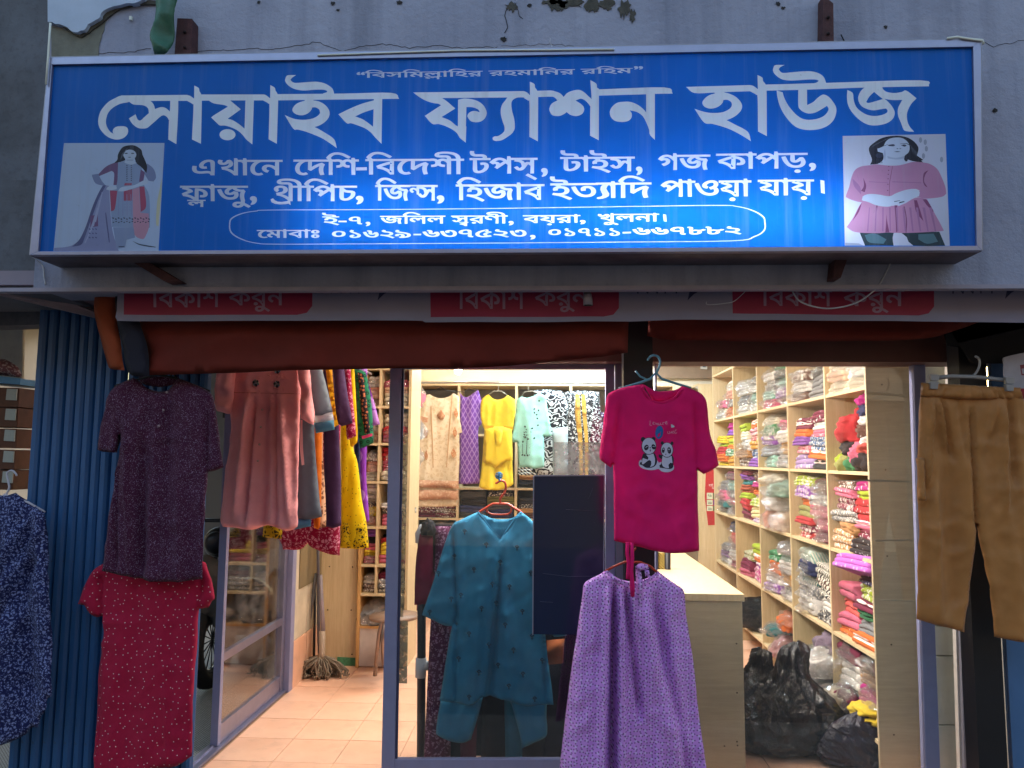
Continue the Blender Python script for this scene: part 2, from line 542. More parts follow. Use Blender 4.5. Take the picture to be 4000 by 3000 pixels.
def glass_mat(name, refl=.09, dirt=.03, tint=(.97, .98, .98, 1)):
    t = NT(name)
    gl = t.n('ShaderNodeBsdfGlossy', {'Color': GREY(1), 'Roughness': .015})
    df = t.n('ShaderNodeBsdfDiffuse', {'Color': GREY(.6)})
    tr = t.n('ShaderNodeBsdfTransparent', {'Color': tint})
    lw = t.n('ShaderNodeLayerWeight', {'Blend': .25})
    fac = t.math('ADD', t.math('MULTIPLY', lw.outputs['Fresnel'], .8), refl * .5, True)
    smudge = t.ramp(t.noise(5, 5, .7), [(.45, GREY(0)), (.8, GREY(dirt * 3))])
    m1 = t.n('ShaderNodeMixShader', {0: fac, 1: tr.outputs[0], 2: gl.outputs[0]})
    m2 = t.n('ShaderNodeMixShader', {0: smudge, 1: m1.outputs[0], 2: df.outputs[0]})
    t.t.links.new(m2.outputs[0], t.out.inputs[0])
    return t.m
GLASS = glass_mat('window_glass', .08, .012)

# ---------------------------------------------------------------- street, far side of the street, building shell
WY = 2.95          # front face of the upper wall
GY = 3.65          # plane of the shop glazing
def struct(o): return tag(o, kind='structure')
t_ = NT('asphalt'); t_.base(t_.ramp(t_.noise(90, 4), [(.3, GREY(.04)), (.7, GREY(.075))])).rough(.9)
ASPH = t_.m
struct(mesh_obj('road', [(-60, -60, -.32), (60, -60, -.32), (60, 2.2, -.32), (-60, 2.2, -.32)], [(0, 1, 2, 3)], ASPH))
struct(mesh_obj('ground', [(-150, -150, -.34), (150, -150, -.34), (150, 150, -.34), (-150, 150, -.34)], [(0, 1, 2, 3)], plain('packed_earth', '5b5148', .95, 0, .2, 3, .2)))
pav = box('pavement', -12, 12, 2.2, 3.42, -.32, -.18, plain('pavement_concrete', '77736e', .9, 0, .15, 6, .2)); struct(pav)

ob = empty('sky_block_building', (0, -8.5, -.32), 'unseen concrete building added across the street to block low sky light', 'building')  # unseen, added to cut the low frontal sky light under the slab
OPW = plain('opposite_render', '75706a', .9, 0, .12, .6, .1)
box('wall', -30, 30, -12, -8.5, -.32, 7.4, OPW, ob)
for wx in range(-24, 25, 4):
    box('window', wx - .6, wx + .6, -8.52, -8.49, 4.2, 5.6, plain('dark_window', '22252b', .2), ob)
    if wx % 8 == 0: box('shutter', wx - 1.3, wx + 1.3, -8.52, -8.49, -.2, 2.5, plain('grey_shutter', '565a60', .5, .3), ob)
sf = struct(box('shop_floor', -1.72, 2.2, 3.42, 8.2, -.18, -.004, GROUT))
tm = None
TS = .305
for i in range(12):
    for j in range(14):
        x = -1.66 + i * TS; yy = 3.52 + j * TS
        if tm is None:
            tm = box('tile', x, x + TS - .004, yy, yy + TS - .004, -.01, .002, TILE, sf, bevel=.0015)
            tl0 = (x, yy)
        else:
            c = tm.copy(); link(c, sf); c.location = tm.location + Vector((x - tl0[0], yy - tl0[1], random.uniform(-.0006, .0006)))
def tread_mat():
    t = NT('tread_paving')
    b = t.n('ShaderNodeTexBrick', {'Vector': t.co(rot=(0, 0, R(45))), 'Scale': 22.0, 'Mortar Size': .035, 'Color1': lin('7f8285'), 'Color2': lin('8c8f92'), 'Mortar': lin('4a4b4e')})
    b.offset = .5
    t.base(b.outputs[0]).rough(.6).bump(b.outputs[1], -.5, .004)
    return t.m
struct(box('side_floor', -6, -1.72, 3.42, 8.2, -.18, -.002, tread_mat()))

# upper wall, slab and soffit
zsl = P(2000, 1118, WY).z
w = tag(empty('building_facade', (0, WY, 0), 'grey lavender painted concrete upper wall behind the blue shop sign', 'wall'))
xL = P(188, 300, WY).x
box('wall', xL, 5, WY, WY + .25, zsl, 5.5, WALLM, w)
lip = box('plaster_lip', -5, 5, WY - .012, WY + .03, zsl - .018, zsl - .002, plain('lip_paint', '9a92a2', .9, 0, .12, 9, .3), w)
a = P(188, 300, WY)
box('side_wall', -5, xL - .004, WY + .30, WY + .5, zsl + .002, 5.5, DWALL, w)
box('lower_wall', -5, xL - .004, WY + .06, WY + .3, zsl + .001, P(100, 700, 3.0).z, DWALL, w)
box('soffit', -5, 5, WY + .03, GY, zsl + .02, zsl + .08, SOFF, w)
box('lintel', -1.75, 2.2, GY - .1, GY + .08, P(3000, 1424, GY).z, zsl + .02, plain('lintel_wood', '5c3a34', .6, 0, .15, 6, .1), w)
box('wall_above_lintel', -1.75, 2.2, GY, GY + .1, zsl + .08, 3.0, INW, w)

# peeled plaster at the top left corner
def relief(name, outline, y, dep, mat, parent=None, jag=0, label=None, cat=None, sub=3):
    L = cr(outline, sub, True, 40)
    rng = random.Random(3)
    if jag: L = [(a + rng.uniform(-jag, jag), b + rng.uniform(-jag, jag)) for a, b in L]
    n = len(L)
    fr = [P(a, b, y) for a, b in L]
    V, F = cdt([(p.x, p.z) for p in fr], [(i, (i + 1) % n) for i in range(n)])
    LL = [(p.x, p.z) for p in fr]
    cx = np.array([sum(V[j].x for j in f) / 3 for f in F]); cz = np.array([sum(V[j].y for j in f) / 3 for f in F])
    F = [f for f, o in zip(F, inside([LL], cx, cz)) if o]
    m = len(V)
    verts = [(v.x, y, v.y) for v in V] + [(v.x, y + dep, v.y) for v in V]
    faces = []
    for f in F:
        a, b, c = f
        ar = (V[b].x - V[a].x) * (V[c].y - V[a].y) - (V[c].x - V[a].x) * (V[b].y - V[a].y)
        if ar < 0: b, c = c, b
        faces.append((a, b, c)); faces.append((a + m, c + m, b + m))
    idx = {}
    for i in range(n): faces.append((i, i + m, (i + 1) % n + m, (i + 1) % n))
    o = mesh_obj(name, verts, faces, mat, parent)
    bm = bmesh.new(); bm.from_mesh(o.data); bmesh.ops.recalc_face_normals(bm, faces=bm.faces); bm.to_mesh(o.data); bm.free()
    return tag(o, label, cat)
relief('broken_plaster', [(187, -60), (187, 85), (232, 95), (262, 108), (290, 128), (325, 118), (345, 92), (385, 75), (398, 48), (440, 22), (520, 10), (560, -4), (620, -60)], WY - .028, .026, plain('pale_plaster', 'a9b4cc', .9, 0, .08, 5, .2), w, 3)
relief('broken_edge', [(230, 93), (262, 118), (298, 142), (325, 140), (360, 118), (405, 80), (450, 45), (520, 22), (610, 15), (660, 22), (620, 4), (560, 4), (500, 12), (430, 30), (390, 62), (380, 85), (340, 108), (315, 124), (290, 122), (260, 104)], WY - .010, .009, plain('raw_mortar', '4d4842', .95, 0, .35, 40, .7), w, 2.5)
relief('damp_stain', [(200, 100), (260, 118), (300, 145), (330, 142), (370, 115), (412, 80), (405, 120), (388, 170), (385, 215), (300, 222), (200, 225)], WY - .003, .002, plain('damp_render', '6f6d66', .95, 0, .2, 14, .4), w, 2)
def crack(pts, wd=.0022, name='crack'):
    rng = random.Random(len(pts))
    fine = []
    for (a, b), (c, d_) in zip(pts[:-1], pts[1:]):
        k = max(2, int(math.hypot(c - a, d_ - b) / 14))
        for i in range(k): fine.append((a + (c - a) * i / k + rng.uniform(-2, 2), b + (d_ - b) * i / k + rng.uniform(-4, 4)))
    tube(name, [P(a, b, WY - .0005) for a, b in fine], wd * .5, plain('crack_dark', '2c2b30', 1, 0, .1, 5, 0), w, 4)  # crack drawn as a thin dark tube on the wall
crack([(230, 222), (330, 215), (400, 208), (470, 205), (540, 198), (605, 188)])
crack([(750, 204), (860, 197), (960, 190), (1080, 192), (1180, 176), (1235, 163), (1340, 198), (1420, 180), (1510, 172), (1600, 186), (1720, 178), (1800, 190), (1960, 182)])
crack([(1960, 182), (2040, 178), (2120, 172), (2280, 182)], .0014)
crack([(3840, 165), (3880, 182), (3930, 172), (4020, 150)])
crack([(1990, 20), (1970, 60), (1985, 110), (1960, 140)], .004)
crack([(2010, 10), (2030, 60), (2055, 90)], .003)
rng = random.Random(11)
def stain(cx, cy, rx, ry, seed, col='4a4642', name='mould_stain'):
    r2 = random.Random(seed)
    n = 22
    L = [(cx + rx * math.cos(2 * math.pi * i / n) * r2.uniform(.55, 1.15), cy + ry * math.sin(2 * math.pi * i / n) * r2.uniform(.4, 1.25)) for i in range(n)]
    relief(name, L, WY - .004, .003, plain('mould_' + col, col, .95, 0, .35, 30, .8), w, 1.5, sub=2)
for i, (cx, cy, rx, ry) in enumerate([(2180, 18, 40, 30), (2230, 10, 60, 22), (2310, 22, 30, 34), (2370, 14, 34, 24), (2440, 30, 26, 44), (2470, 60, 14, 30), (2150, 6, 40, 14), (2000, 25, 26, 20)]):
    stain(cx, cy, rx, ry, i + 3)
for i, (cx, cy, r_) in enumerate([(1967, 152, 13), (3460, 105, 8), (3888, 432, 11), (2068, 20, 9), (1320, 38, 6), (1010, 8, 7), (1560, 8, 12), (1300, 12, 9), (3040, 14, 10), (3060, 30, 8)]):
    stain(cx, cy, r_, r_ * .8, 40 + i, '2f2c2e', 'pockmark')
# a curl of loose rendering and a nail
pbox('plaster_chip', 505, 62, 513, 76, WY - .014, .012, WHITE, w)

# brackets carrying the sign
for nm, q in (('sign_bracket', [(692, 70), (750, 72), (747, 222), (680, 222)]), ('sign_bracket', [(3215, -20), (3256, 12), (3258, 170), (3212, 170)])):
    o = pquad(nm, q, WY - .06, .058, RUST, None, .002)
    left = q[0][0] < 2000
    tag(o, 'rusty red iron bracket behind a green plastic scrap at the top of the sign' if left else 'rusty iron angle bracket alone above the right end of the sign', 'bracket', 'brackets holding the sign')
    for k in (.35, .75):
        cx = (q[0][0] + q[1][0]) / 2; cy = q[1][1] + (q[2][1] - q[1][1]) * k
        tube('bolt', [P(cx, cy, WY - .068), P(cx, cy, WY - .055)], .006, plain('dark_bolt', '2a2022', .6, .5, .1, 9, 0), o, 8)
gp = cloth('plastic_scrap', [(618, -60), (602, 150), (605, 180), (603, 212), (625, 222), (668, 220), (676, 170), (690, 70), (712, -60)], WY - .10, plain('green_netting', '2f5a48', .5, 0, .3, 12, .5), None, res=.012, wave=(.02, 16, 6), thick=.012, edge=.02, top_still=.01, seed=2,
           label='torn green plastic sheeting hanging beside the left bracket above the sign', cat='plastic scrap')

# ---------------------------------------------------------------- the sign
SY = 2.75
EM_HEAD = 0.635
_gc = {}
def glyph_loops(s):
    if s in _gc: return _gc[s]
    c = bpy.data.curves.new('lettering_source', 'FONT')
    c.body = s; c.fill_mode = 'NONE'; c.resolution_u = 4
    o = bpy.data.objects.new('lettering_source', c)
    COL.objects.link(o)
    bpy.context.view_layer.update()
    me = bpy.data.meshes.new_from_object(o)
    adj = {}
    for e in me.edges:
        a, b = e.vertices
        adj.setdefault(a, []).append(b); adj.setdefault(b, []).append(a)
    seen, loops = set(), []
    for st in range(len(me.vertices)):
        if st in seen or st not in adj: continue
        L = [st]; seen.add(st); prev, cur = None, st
        while True:
            nx = [v for v in adj[cur] if v != prev and v not in seen]
            if not nx: break
            prev, cur = cur, nx[0]
            seen.add(cur); L.append(cur)
        if len(L) > 2: loops.append([(me.vertices[i].co.x, me.vertices[i].co.y) for i in L])
    bpy.data.objects.remove(o); bpy.data.curves.remove(c); bpy.data.meshes.remove(me)
    # direction from the edges is lost: restore it, outer loops one way, counters the other
    out = []
    def area(L): return .5 * sum(L[i - 1][0] * L[i][1] - L[i][0] * L[i - 1][1] for i in range(len(L)))
    for i, L in enumerate(loops):
        out.append(L)
    _gc[s] = out
    return out
def advance(s):
    a = min(x for L in glyph_loops('|') for x, y in L)
    return min(x for x, y in max(glyph_loops(s + '|'), key=lambda L: max(x for x, y in L))) - a
def embolden(L, d):
    n = len(L); out = []
    ar = .5 * sum(L[i - 1][0] * L[i][1] - L[i][0] * L[i - 1][1] for i in range(n))
    for i in range(n):
        a, b, c = Vector(L[i - 1]), Vector(L[i]), Vector(L[(i + 1) % n])
        u, v = (b - a), (c - b)
        if u.length < 1e-9 or v.length < 1e-9: out.append(L[i]); continue
        u.normalize(); v.normalize()
        nn = Vector((u.y + v.y, -u.x - v.x))
        if nn.length < .3: nn = Vector((u.y, -u.x))
        nn.normalize()
        out.append((b.x + nn.x * d[0], b.y + nn.y * d[1]))
    return out
YAPH = [(.02, .63), (.16, .63), (.17, .56), (.12, .47), (.10, .38), (.14, .27), (.18, .17), (.17, .08), (.10, .02), (.02, -.02), (-.08, -.04), (-.11, -.01), (-.09, .02), (-.02, .04), (.04, .08), (.05, .15), (.02, .24), (-.01, .35), (.0, .46), (.05, .55)]
def word(segs, x0, x1, yh, yb, bold=.022, slope=0.0, extra=()):
    """letters set between two photo columns, head line at yh, foot at yb -> loops in photo pixels"""
    loops = []
    pen = 0.0
    for s in segs:
        if s == 'YA':
            loops.append([(x + pen + .12, y) for x, y in YAPH]); pen += .30
            loops.append([(pen - .32, .635), (pen + .05, .635), (pen + .05, .565), (pen - .32, .565)])
        elif isinstance(s, tuple):
            ch, dx, dy, sx, sy = s
            loops += [[(x * sx + pen + dx, y * sy + dy) for x, y in L] for L in glyph_loops(ch)]
        else:
            loops += [[(x + pen, y) for x, y in L] for L in glyph_loops(s)]
            pen += advance(s)
    for L in extra: loops.append(L)
    loops = [embolden_dir(L, loops, bold) for L in loops]
    mx0 = min(x for L in loops for x, y in L); mx1 = max(x for L in loops for x, y in L)
    kx = (x1 - x0) / (mx1 - mx0); ky = (yb - yh) / EM_HEAD
    return [[(x0 + (x - mx0) * kx, yb - y * ky + slope * (x - mx0) * kx) for x, y in L] for L in loops]
def embolden_dir(L, loops, b):
    ar = .5 * sum(L[i - 1][0] * L[i][1] - L[i][0] * L[i - 1][1] for i in range(len(L)))
    # a counter lies inside another loop of opposite direction: font winding is kept by the curve, so grow along it
    hole = ar > 0 if FONT_CW else ar < 0
    s = 1 if ar > 0 else -1
    if is_hole(L, loops): s = -s
    return embolden(L, (b * 1.25 * s, b * .55 * s))
FONT_CW = True
def is_hole(L, loops):
    x, y = L[0]
    c = 0
    for M in loops:
        if M is L: continue
        xs = [p[0] for p in M]; ys = [p[1] for p in M]
        if x < min(xs) or x > max(xs) or y < min(ys) or y > max(ys): continue
        a1 = abs(.5 * sum(L[i - 1][0] * L[i][1] - L[i][0] * L[i - 1][1] for i in range(len(L))))
        a2 = abs(.5 * sum(M[i - 1][0] * M[i][1] - M[i][0] * M[i - 1][1] for i in range(len(M))))
        if a2 < a1: continue
        sgn1 = sum(L[i - 1][0] * L[i][1] - L[i][0] * L[i - 1][1] for i in range(len(L))) > 0
        sgn2 = sum(M[i - 1][0] * M[i][1] - M[i][0] * M[i - 1][1] for i in range(len(M))) > 0
        if inside([M], np.array([x + 1e-5]), np.array([y + 1e-5]))[0]: c += 1
    return c % 2 == 1 and not touches(L, loops)
def touches(L, loops):
    # parts of one stroke overlap instead of nesting: some of the loop's points lie outside every bigger loop
    pts = L[::max(1, len(L) // 12)]
    X = np.array([p[0] for p in pts]); Y = np.array([p[1] for p in pts])
    for M in loops:
        if M is L or len(M) < 3: continue
        ins = inside([M], X, Y)
        if ins.all(): return False
    return True

class Sheet:
    """a flat print: layers of outlines in photo pixels, cut into one sheet without overlaps"""
    def __init__(s): s.layers = []
    def add(s, part, pos, neg=(), rule='nonzero', groups=None):
        s.layers.append((part, [list(map(tuple, L)) for L in pos], [list(map(tuple, L)) for L in neg], rule))
    def build(s, y, mats, parent, dy=0.0, surf=None):
        pts, edges, index = [], [], {}
        def pid(p):
            k = (round(p[0], 1), round(p[1], 1))
            if k not in index: index[k] = len(pts); pts.append(k)
            return index[k]
        for part, pos, neg, rule in s.layers:
            for L in pos + neg:
                ids = [pid(p) for p in L]
                for a, b in zip(ids, ids[1:] + ids[:1]):
                    if a != b: edges.append((a, b))
        edges = list({tuple(sorted(e)) for e in edges})
        V, F = cdt(pts, edges)
        vx = np.array([v.x for v in V]); vy = np.array([v.y for v in V])
        f = np.array([list(t)[:3] for t in F])
        cx = vx[f].mean(1); cy = vy[f].mean(1)
        lay = np.full(len(f), -1)
        for i, (part, pos, neg, rule) in enumerate(s.layers):
            al = np.array([p for L in pos for p in L])
            mk = np.where((cx >= al[:, 0].min()) & (cx <= al[:, 0].max()) & (cy >= al[:, 1].min()) & (cy <= al[:, 1].max()))[0]
            if not len(mk): continue
            X, Y = cx[mk], cy[mk]
            if rule == 'glyph':
                o = glyph_inside(pos, X, Y)
            else:
                o = np.zeros(len(mk), bool)
                for L in pos: o |= inside([L], X, Y)
            for L in neg: o &= ~inside([L], X, Y)
            lay[mk[o]] = i
        names = []
        for part, *_ in s.layers:
            if part not in names: names.append(part)
        res = {}
        for nme in names:
            ids = [i for i, l in enumerate(s.layers) if l[0] == nme]
            sel = f[np.isin(lay, ids)]
            if not len(sel): continue
            used = np.unique(sel)
            mp = {int(u): k for k, u in enumerate(used)}
            vs = [P(vx[u], vy[u], y) for u in used]
            if surf: vs = [surf(v) for v in vs]
            if dy: vs = [v + Vector((0, dy, 0)) for v in vs]
            fs = []
            for a, b, c in sel:
                ar = (vx[b] - vx[a]) * (vy[c] - vy[a]) - (vx[c] - vx[a]) * (vy[b] - vy[a])
                if abs(ar) < 1e-6: continue
                if ar > 0: b, c = c, b
                fs.append((mp[int(a)], mp[int(b)], mp[int(c)]))
            nm = nme.split('#')[0]
            res[nme] = mesh_obj(nm, vs, fs, mats[nm], parent)
        return res
def glyph_inside(loops, X, Y):
    """outer outlines of a word united, counters cut out"""
    holes = [L for L in loops if is_hole(L, loops)]
    o = np.zeros(X.shape, bool)
    for L in loops:
        if any(L is h for h in holes): continue
        own = inside([L], X, Y)
        for h in holes:
            hx, hy = np.array([h[0][0]]), np.array([h[0][1]])
            if inside([L], hx, hy)[0]: own &= ~inside([h], X, Y)
        o |= own
    return o

sign = empty('shop_sign', (P(2000, 600, SY).x, WY, P(2000, 985, SY).z), 'long blue light box shop sign with white lettering and two fashion pictures', 'sign')
def print_mat(name, col, var=.1, streak=.25, trans=.45, rough=.35):
    t = NT(name)
    c = lin(col)
    n1 = t.noise(2.5, 4, .6)
    st = t.noise(1, 5, .65, t.co(scale=(26, 1, .9)))
    sp = t.noise(45, 3, .6)
    col_ = t.ramp(n1, [(.3, tuple(x * (1 - var) for x in c[:3]) + (1,)), (.7, tuple(min(1, x * (1 + var)) for x in c[:3]) + (1,))])
    dirt = t.mix(.5, c, 'b9b6c0') if streak > 0 else c
    col_ = t.mix(t.math('MULTIPLY', t.ramp(st, [(.5, GREY(0)), (.72, GREY(1))]), streak), col_, 'a8a9bd')
    col_ = t.mix(t.math('MULTIPLY', t.ramp(sp, [(.66, GREY(0)), (.74, GREY(1))]), streak * .9), col_, '5d5a5a')
    t.base(col_).rough(rough, .18)
    tl = t.n('ShaderNodeBsdfTranslucent')
    t.t.links.new(col_, tl.inputs[0])
    mx = t.n('ShaderNodeMixShader', {0: trans, 1: t.b.outputs[0], 2: tl.outputs[0]})
    t.t.links.new(mx.outputs[0], t.out.inputs[0])
    return t.m
sh = Sheet()
sh.add('face_panel', [[(196, 250), (3806, 180), (3822, 962), (144, 984)]])
def G(o, pos, neg=(), sub=4):
    ox, oy, s = o
    f = lambda L: [(ox + a / s, oy + b / s) for a, b in cr(L, sub)]
    sh.add('title_lettering', [f(L) for L in pos], [f(L) for L in neg])
c1, c2, c3, c4 = (360, 270, 4.424), (840, 270, 4.424), (1280, 270, 4.424), (1600, 270, 4.424)
c5, c6, c7 = (2050, 270, 3.687), (2670, 240, 4.424), (3000, 240, 3.403)
G(c1, [[(490, 462), (400, 500), (290, 560), (200, 650), (140, 740), (108, 850), (105, 930), (125, 1010), (170, 1080), (240, 1150), (320, 1195), (420, 1218), (520, 1200), (590, 1150), (620, 1090), (615, 1030), (580, 995), (500, 985), (420, 995), (370, 1030), (355, 1075), (368, 1118), (310, 1080), (262, 1010), (238, 930), (245, 850), (270, 770), (320, 700), (400, 640), (500, 595), (640, 565), (700, 500), (600, 480)],
       [(495, 455), (1645, 445), (1645, 548), (1000, 550), (640, 566), (480, 520)],
       [(1765, 283), (1840, 325), (1855, 380), (1885, 438), (1895, 545), (1880, 1290), (1725, 1215), (1750, 670), (1735, 605), (1640, 548), (1640, 447), (1700, 465), (1762, 512)],
       [(640, 565), (690, 600), (740, 615), (860, 622), (930, 645), (970, 690), (980, 760), (900, 830), (850, 878), (815, 888), (780, 860), (750, 780), (635, 852), (690, 940), (760, 1000), (830, 1025), (940, 1020), (1020, 960), (1100, 890), (1180, 820), (1235, 797), (1290, 825), (1325, 880), (1400, 800), (1340, 732), (1290, 685), (1230, 658), (1170, 660), (1085, 690), (1070, 630), (1040, 580), (1000, 548), (900, 500)],
       [(1350, 500), (1488, 500), (1485, 760), (1455, 1297), (1315, 1215), (1328, 880), (1345, 700)]])
G(c2, [[(-240, 438), (850, 437), (850, 540), (-240, 545)],
       [(-113, 540), (-60, 575), (0, 597), (120, 615), (180, 628), (220, 650), (0, 785), (-68, 835), (0, 900), (80, 972), (160, 975), (260, 1000), (380, 1055), (470, 1130), (540, 1215), (645, 1302), (672, 500), (-100, 500)]],
  [[(262, 541), (525, 541), (510, 1028), (400, 940), (300, 880), (218, 858), (445, 695)]])
G(c2, [ellipse(215, 1133, 138, 96, 16)])
G(c2, [[(955, 275), (1030, 320), (1045, 370), (1080, 430), (1090, 540), (1068, 1290), (925, 1212), (940, 660), (920, 595), (830, 540), (830, 437), (880, 450), (952, 505)],
       [(1070, 432), (2212, 422), (3047, 410), (3182, 513), (2200, 525), (1070, 540)],
       [(1400, 103), (1330, 150), (1303, 185), (1330, 215), (1380, 237), (1500, 232), (1650, 220), (1760, 218), (1870, 238), (1960, 280), (2030, 340), (2058, 425), (2058, 450), (1860, 450), (1870, 420), (1930, 400), (1938, 378), (1900, 362), (1820, 355), (1700, 358), (1560, 370), (1450, 362), (1340, 330), (1260, 275), (1215, 215), (1215, 165), (1255, 107)],
       [(1550, 480), (1690, 480), (1700, 540), (1800, 560), (1890, 610), (1960, 690), (1980, 770), (1955, 850), (1890, 920), (1800, 975), (1720, 1000), (1800, 1040), (1900, 1100), (2055, 1210), (2105, 1365), (2000, 1290), (1850, 1195), (1700, 1130), (1550, 1075), (1430, 1045), (1350, 1028), (1205, 793), (1300, 835), (1400, 865), (1540, 875), (1680, 855), (1770, 810), (1815, 760), (1800, 700), (1740, 662), (1680, 662), (1660, 710), (1610, 760), (1540, 792), (1470, 797), (1390, 775), (1340, 725), (1345, 670), (1400, 605), (1470, 570), (1555, 545), (1530, 528)]])
G(c3, [[(798, 480), (942, 480), (930, 1290), (830, 1190), (740, 1090), (640, 1020), (500, 965), (400, 935), (325, 932), (185, 780), (400, 675), (600, 595), (798, 540)]], [[(793, 693), (785, 997), (700, 930), (600, 865), (475, 817), (620, 750)]])
G(c4, [[(62, 402), (1970, 380), (1970, 488), (1700, 490), (560, 500), (300, 480)],
       [(62, 402), (150, 470), (230, 520), (330, 565), (430, 590), (500, 600), (542, 625), (262, 808), (390, 945), (500, 950), (620, 985), (740, 1045), (820, 1110), (870, 1190), (970, 1270), (980, 990), (832, 990), (700, 890), (553, 828), (790, 680), (560, 500), (300, 440)],
       [(838, 530), (940, 508), (1060, 518), (1160, 545), (1250, 600), (1310, 680), (1332, 765), (1300, 850), (1230, 905), (1140, 918), (1060, 900), (1015, 850), (1000, 800), (1040, 745), (1120, 722), (1215, 745), (1180, 695), (1090, 660), (982, 655), (972, 1000), (835, 1000)],
       [(1700, 470), (1760, 470), (1960, 470), (1960, 488), (1850, 495), (1770, 550), (1760, 640), (1775, 740), (1805, 850), (1818, 960), (1812, 1040), (1770, 1110), (1700, 1165), (1600, 1225), (1500, 1243), (1440, 1225), (1432, 1190), (1460, 1165), (1530, 1155), (1590, 1120), (1635, 1070), (1640, 1000), (1610, 910), (1580, 800), (1575, 700), (1600, 610), (1650, 545)]])
G(c5, [[(72, 180), (138, 215), (148, 265), (180, 313), (192, 400), (188, 1040), (65, 975), (68, 500), (45, 452), (-20, 404), (-20, 316), (30, 335), (75, 378)],
       [(180, 313), (370, 308), (440, 322), (510, 350), (560, 400), (610, 345), (690, 310), (780, 298), (850, 330), (910, 385), (965, 445), (950, 545), (900, 480), (850, 440), (800, 427), (730, 452), (800, 495), (845, 540), (855, 590), (830, 640), (780, 668), (720, 676), (650, 655), (603, 618), (560, 650), (490, 676), (400, 665), (360, 610), (355, 560), (390, 495), (470, 450), (430, 410), (380, 397), (190, 402)],
       [(943, 157), (1030, 210), (1040, 265), (1070, 292), (1067, 380), (1065, 1025), (940, 958), (943, 540), (962, 440)],
       [(1060, 292), (2005, 263), (2130, 352), (1870, 357), (1748, 362), (1060, 382)],
       [(1748, 340), (1873, 340), (1873, 1020), (1802, 945), (1790, 870), (1750, 770), (1700, 680), (1620, 620), (1510, 592), (1540, 640), (1535, 700), (1490, 745), (1400, 762), (1300, 745), (1240, 690), (1225, 610), (1260, 540), (1330, 485), (1420, 470), (1520, 472), (1620, 510), (1700, 570), (1748, 622)]])
G(c6, [[(45, 440), (1155, 408), (1155, 515), (700, 530), (530, 538), (188, 545)],
       [(560, 500), (700, 500), (705, 535), (800, 560), (900, 610), (980, 690), (1013, 770), (990, 850), (920, 925), (840, 975), (745, 1015), (900, 1095), (1110, 1215), (1165, 1378), (1000, 1275), (850, 1195), (700, 1135), (500, 1080), (355, 1055), (190, 817), (300, 855), (430, 885), (580, 890), (700, 870), (800, 815), (835, 755), (820, 700), (760, 665), (690, 665), (670, 720), (610, 775), (530, 808), (440, 812), (360, 780), (325, 720), (350, 660), (430, 590), (550, 550), (520, 535)],
       [(1278, 235), (1360, 278), (1375, 340), (1420, 400), (1435, 505), (1440, 1290), (1287, 1210), (1280, 640), (1255, 575), (1150, 515), (1150, 408), (1210, 425), (1285, 480)]])
G(c7, [[(-36, 308), (780, 285), (2025, 250), (2140, 330), (1300, 347), (520, 375), (-34, 388)],
       [(222, 47), (165, 75), (142, 103), (170, 140), (215, 153), (350, 140), (500, 130), (600, 135), (690, 165), (745, 215), (773, 290), (773, 310), (555, 310), (560, 298), (640, 282), (675, 258), (640, 243), (550, 240), (400, 250), (280, 253), (180, 235), (100, 180), (68, 130), (72, 85), (100, 48)],
       [(115, 385), (195, 410), (215, 480), (260, 570), (320, 650), (390, 720), (470, 765), (570, 775), (680, 755), (760, 710), (805, 640), (785, 590), (720, 630), (640, 675), (560, 693), (490, 680), (430, 640), (403, 580), (403, 340), (518, 340), (520, 580), (600, 540), (670, 475), (735, 440), (800, 465), (860, 530), (905, 610), (905, 690), (870, 780), (800, 850), (700, 895), (580, 912), (470, 905), (370, 870), (280, 790), (200, 680), (150, 570), (125, 470)]])
G(c7, [[(1055, 380), (1100, 400), (1130, 430), (1140, 520), (1170, 600), (1230, 660), (1320, 710), (1420, 725), (1520, 710), (1580, 680), (1590, 650), (1570, 625), (1500, 635), (1400, 650), (1310, 630), (1240, 590), (1205, 530), (1200, 470), (1230, 400), (1295, 340), (1400, 320), (1520, 340), (1530, 370), (1580, 405), (1680, 420), (1780, 405), (1840, 388), (1975, 490), (1900, 570), (1850, 680), (1850, 780), (1880, 860), (1942, 935), (1860, 930), (1805, 910), (1770, 820), (1730, 720), (1730, 620), (1785, 512), (1650, 513), (1548, 497), (1590, 530), (1650, 600), (1685, 680), (1660, 760), (1580, 820), (1450, 850), (1330, 840), (1220, 780), (1120, 680), (1065, 580), (1050, 480)]],
  [[(1410, 405), (1345, 470), (1305, 540), (1340, 552), (1440, 525), (1528, 500), (1470, 455)]])
# smaller lines
ROP = [(-.02, .10), (.02, .02), (.12, -.04), (.25, -.05), (.40, -.02), (.48, .03), (.50, -.16), (.46, -.10), (.36, -.12), (.20, -.13), (.06, -.11), (-.04, -.04), (-.06, .06)]
W_ = lambda *a, **k: sh.add('small_lettering', word(*a, **k), rule='glyph')
W_(['“'], 1393, 1426, 284, 312, .03)
W_(['িবসিম', ('ল', 0, .0, 1, 1), ('ল', 0.02, -.27, .92, .55), 'লািহর'], 1424, 1886, 283, 304, .02, -.014)
W_(['রহমািনর'], 1908, 2246, 276, 296, .02, -.018)
W_(['রিহম'], 2268, 2472, 269, 289, .02, -.018)
W_(['”'], 2476, 2512, 262, 292, .03)
W_(['এখােন'], 750, 1104, 624, 684)
W_(['েদিশ'], 1146, 1402, 623, 683, slope=-.002)
sh.add('small_lettering', [[(1391, 654), (1433, 653), (1433, 665), (1391, 666)]])
W_(['িবেদশী'], 1427, 1813, 621, 681, slope=-.004)
W_(['টপস', ('্', -.12, 0, 1, 1)], 1834, 2100, 617, 678, slope=-.005)
W_([','], 2114, 2140, 590, 674)
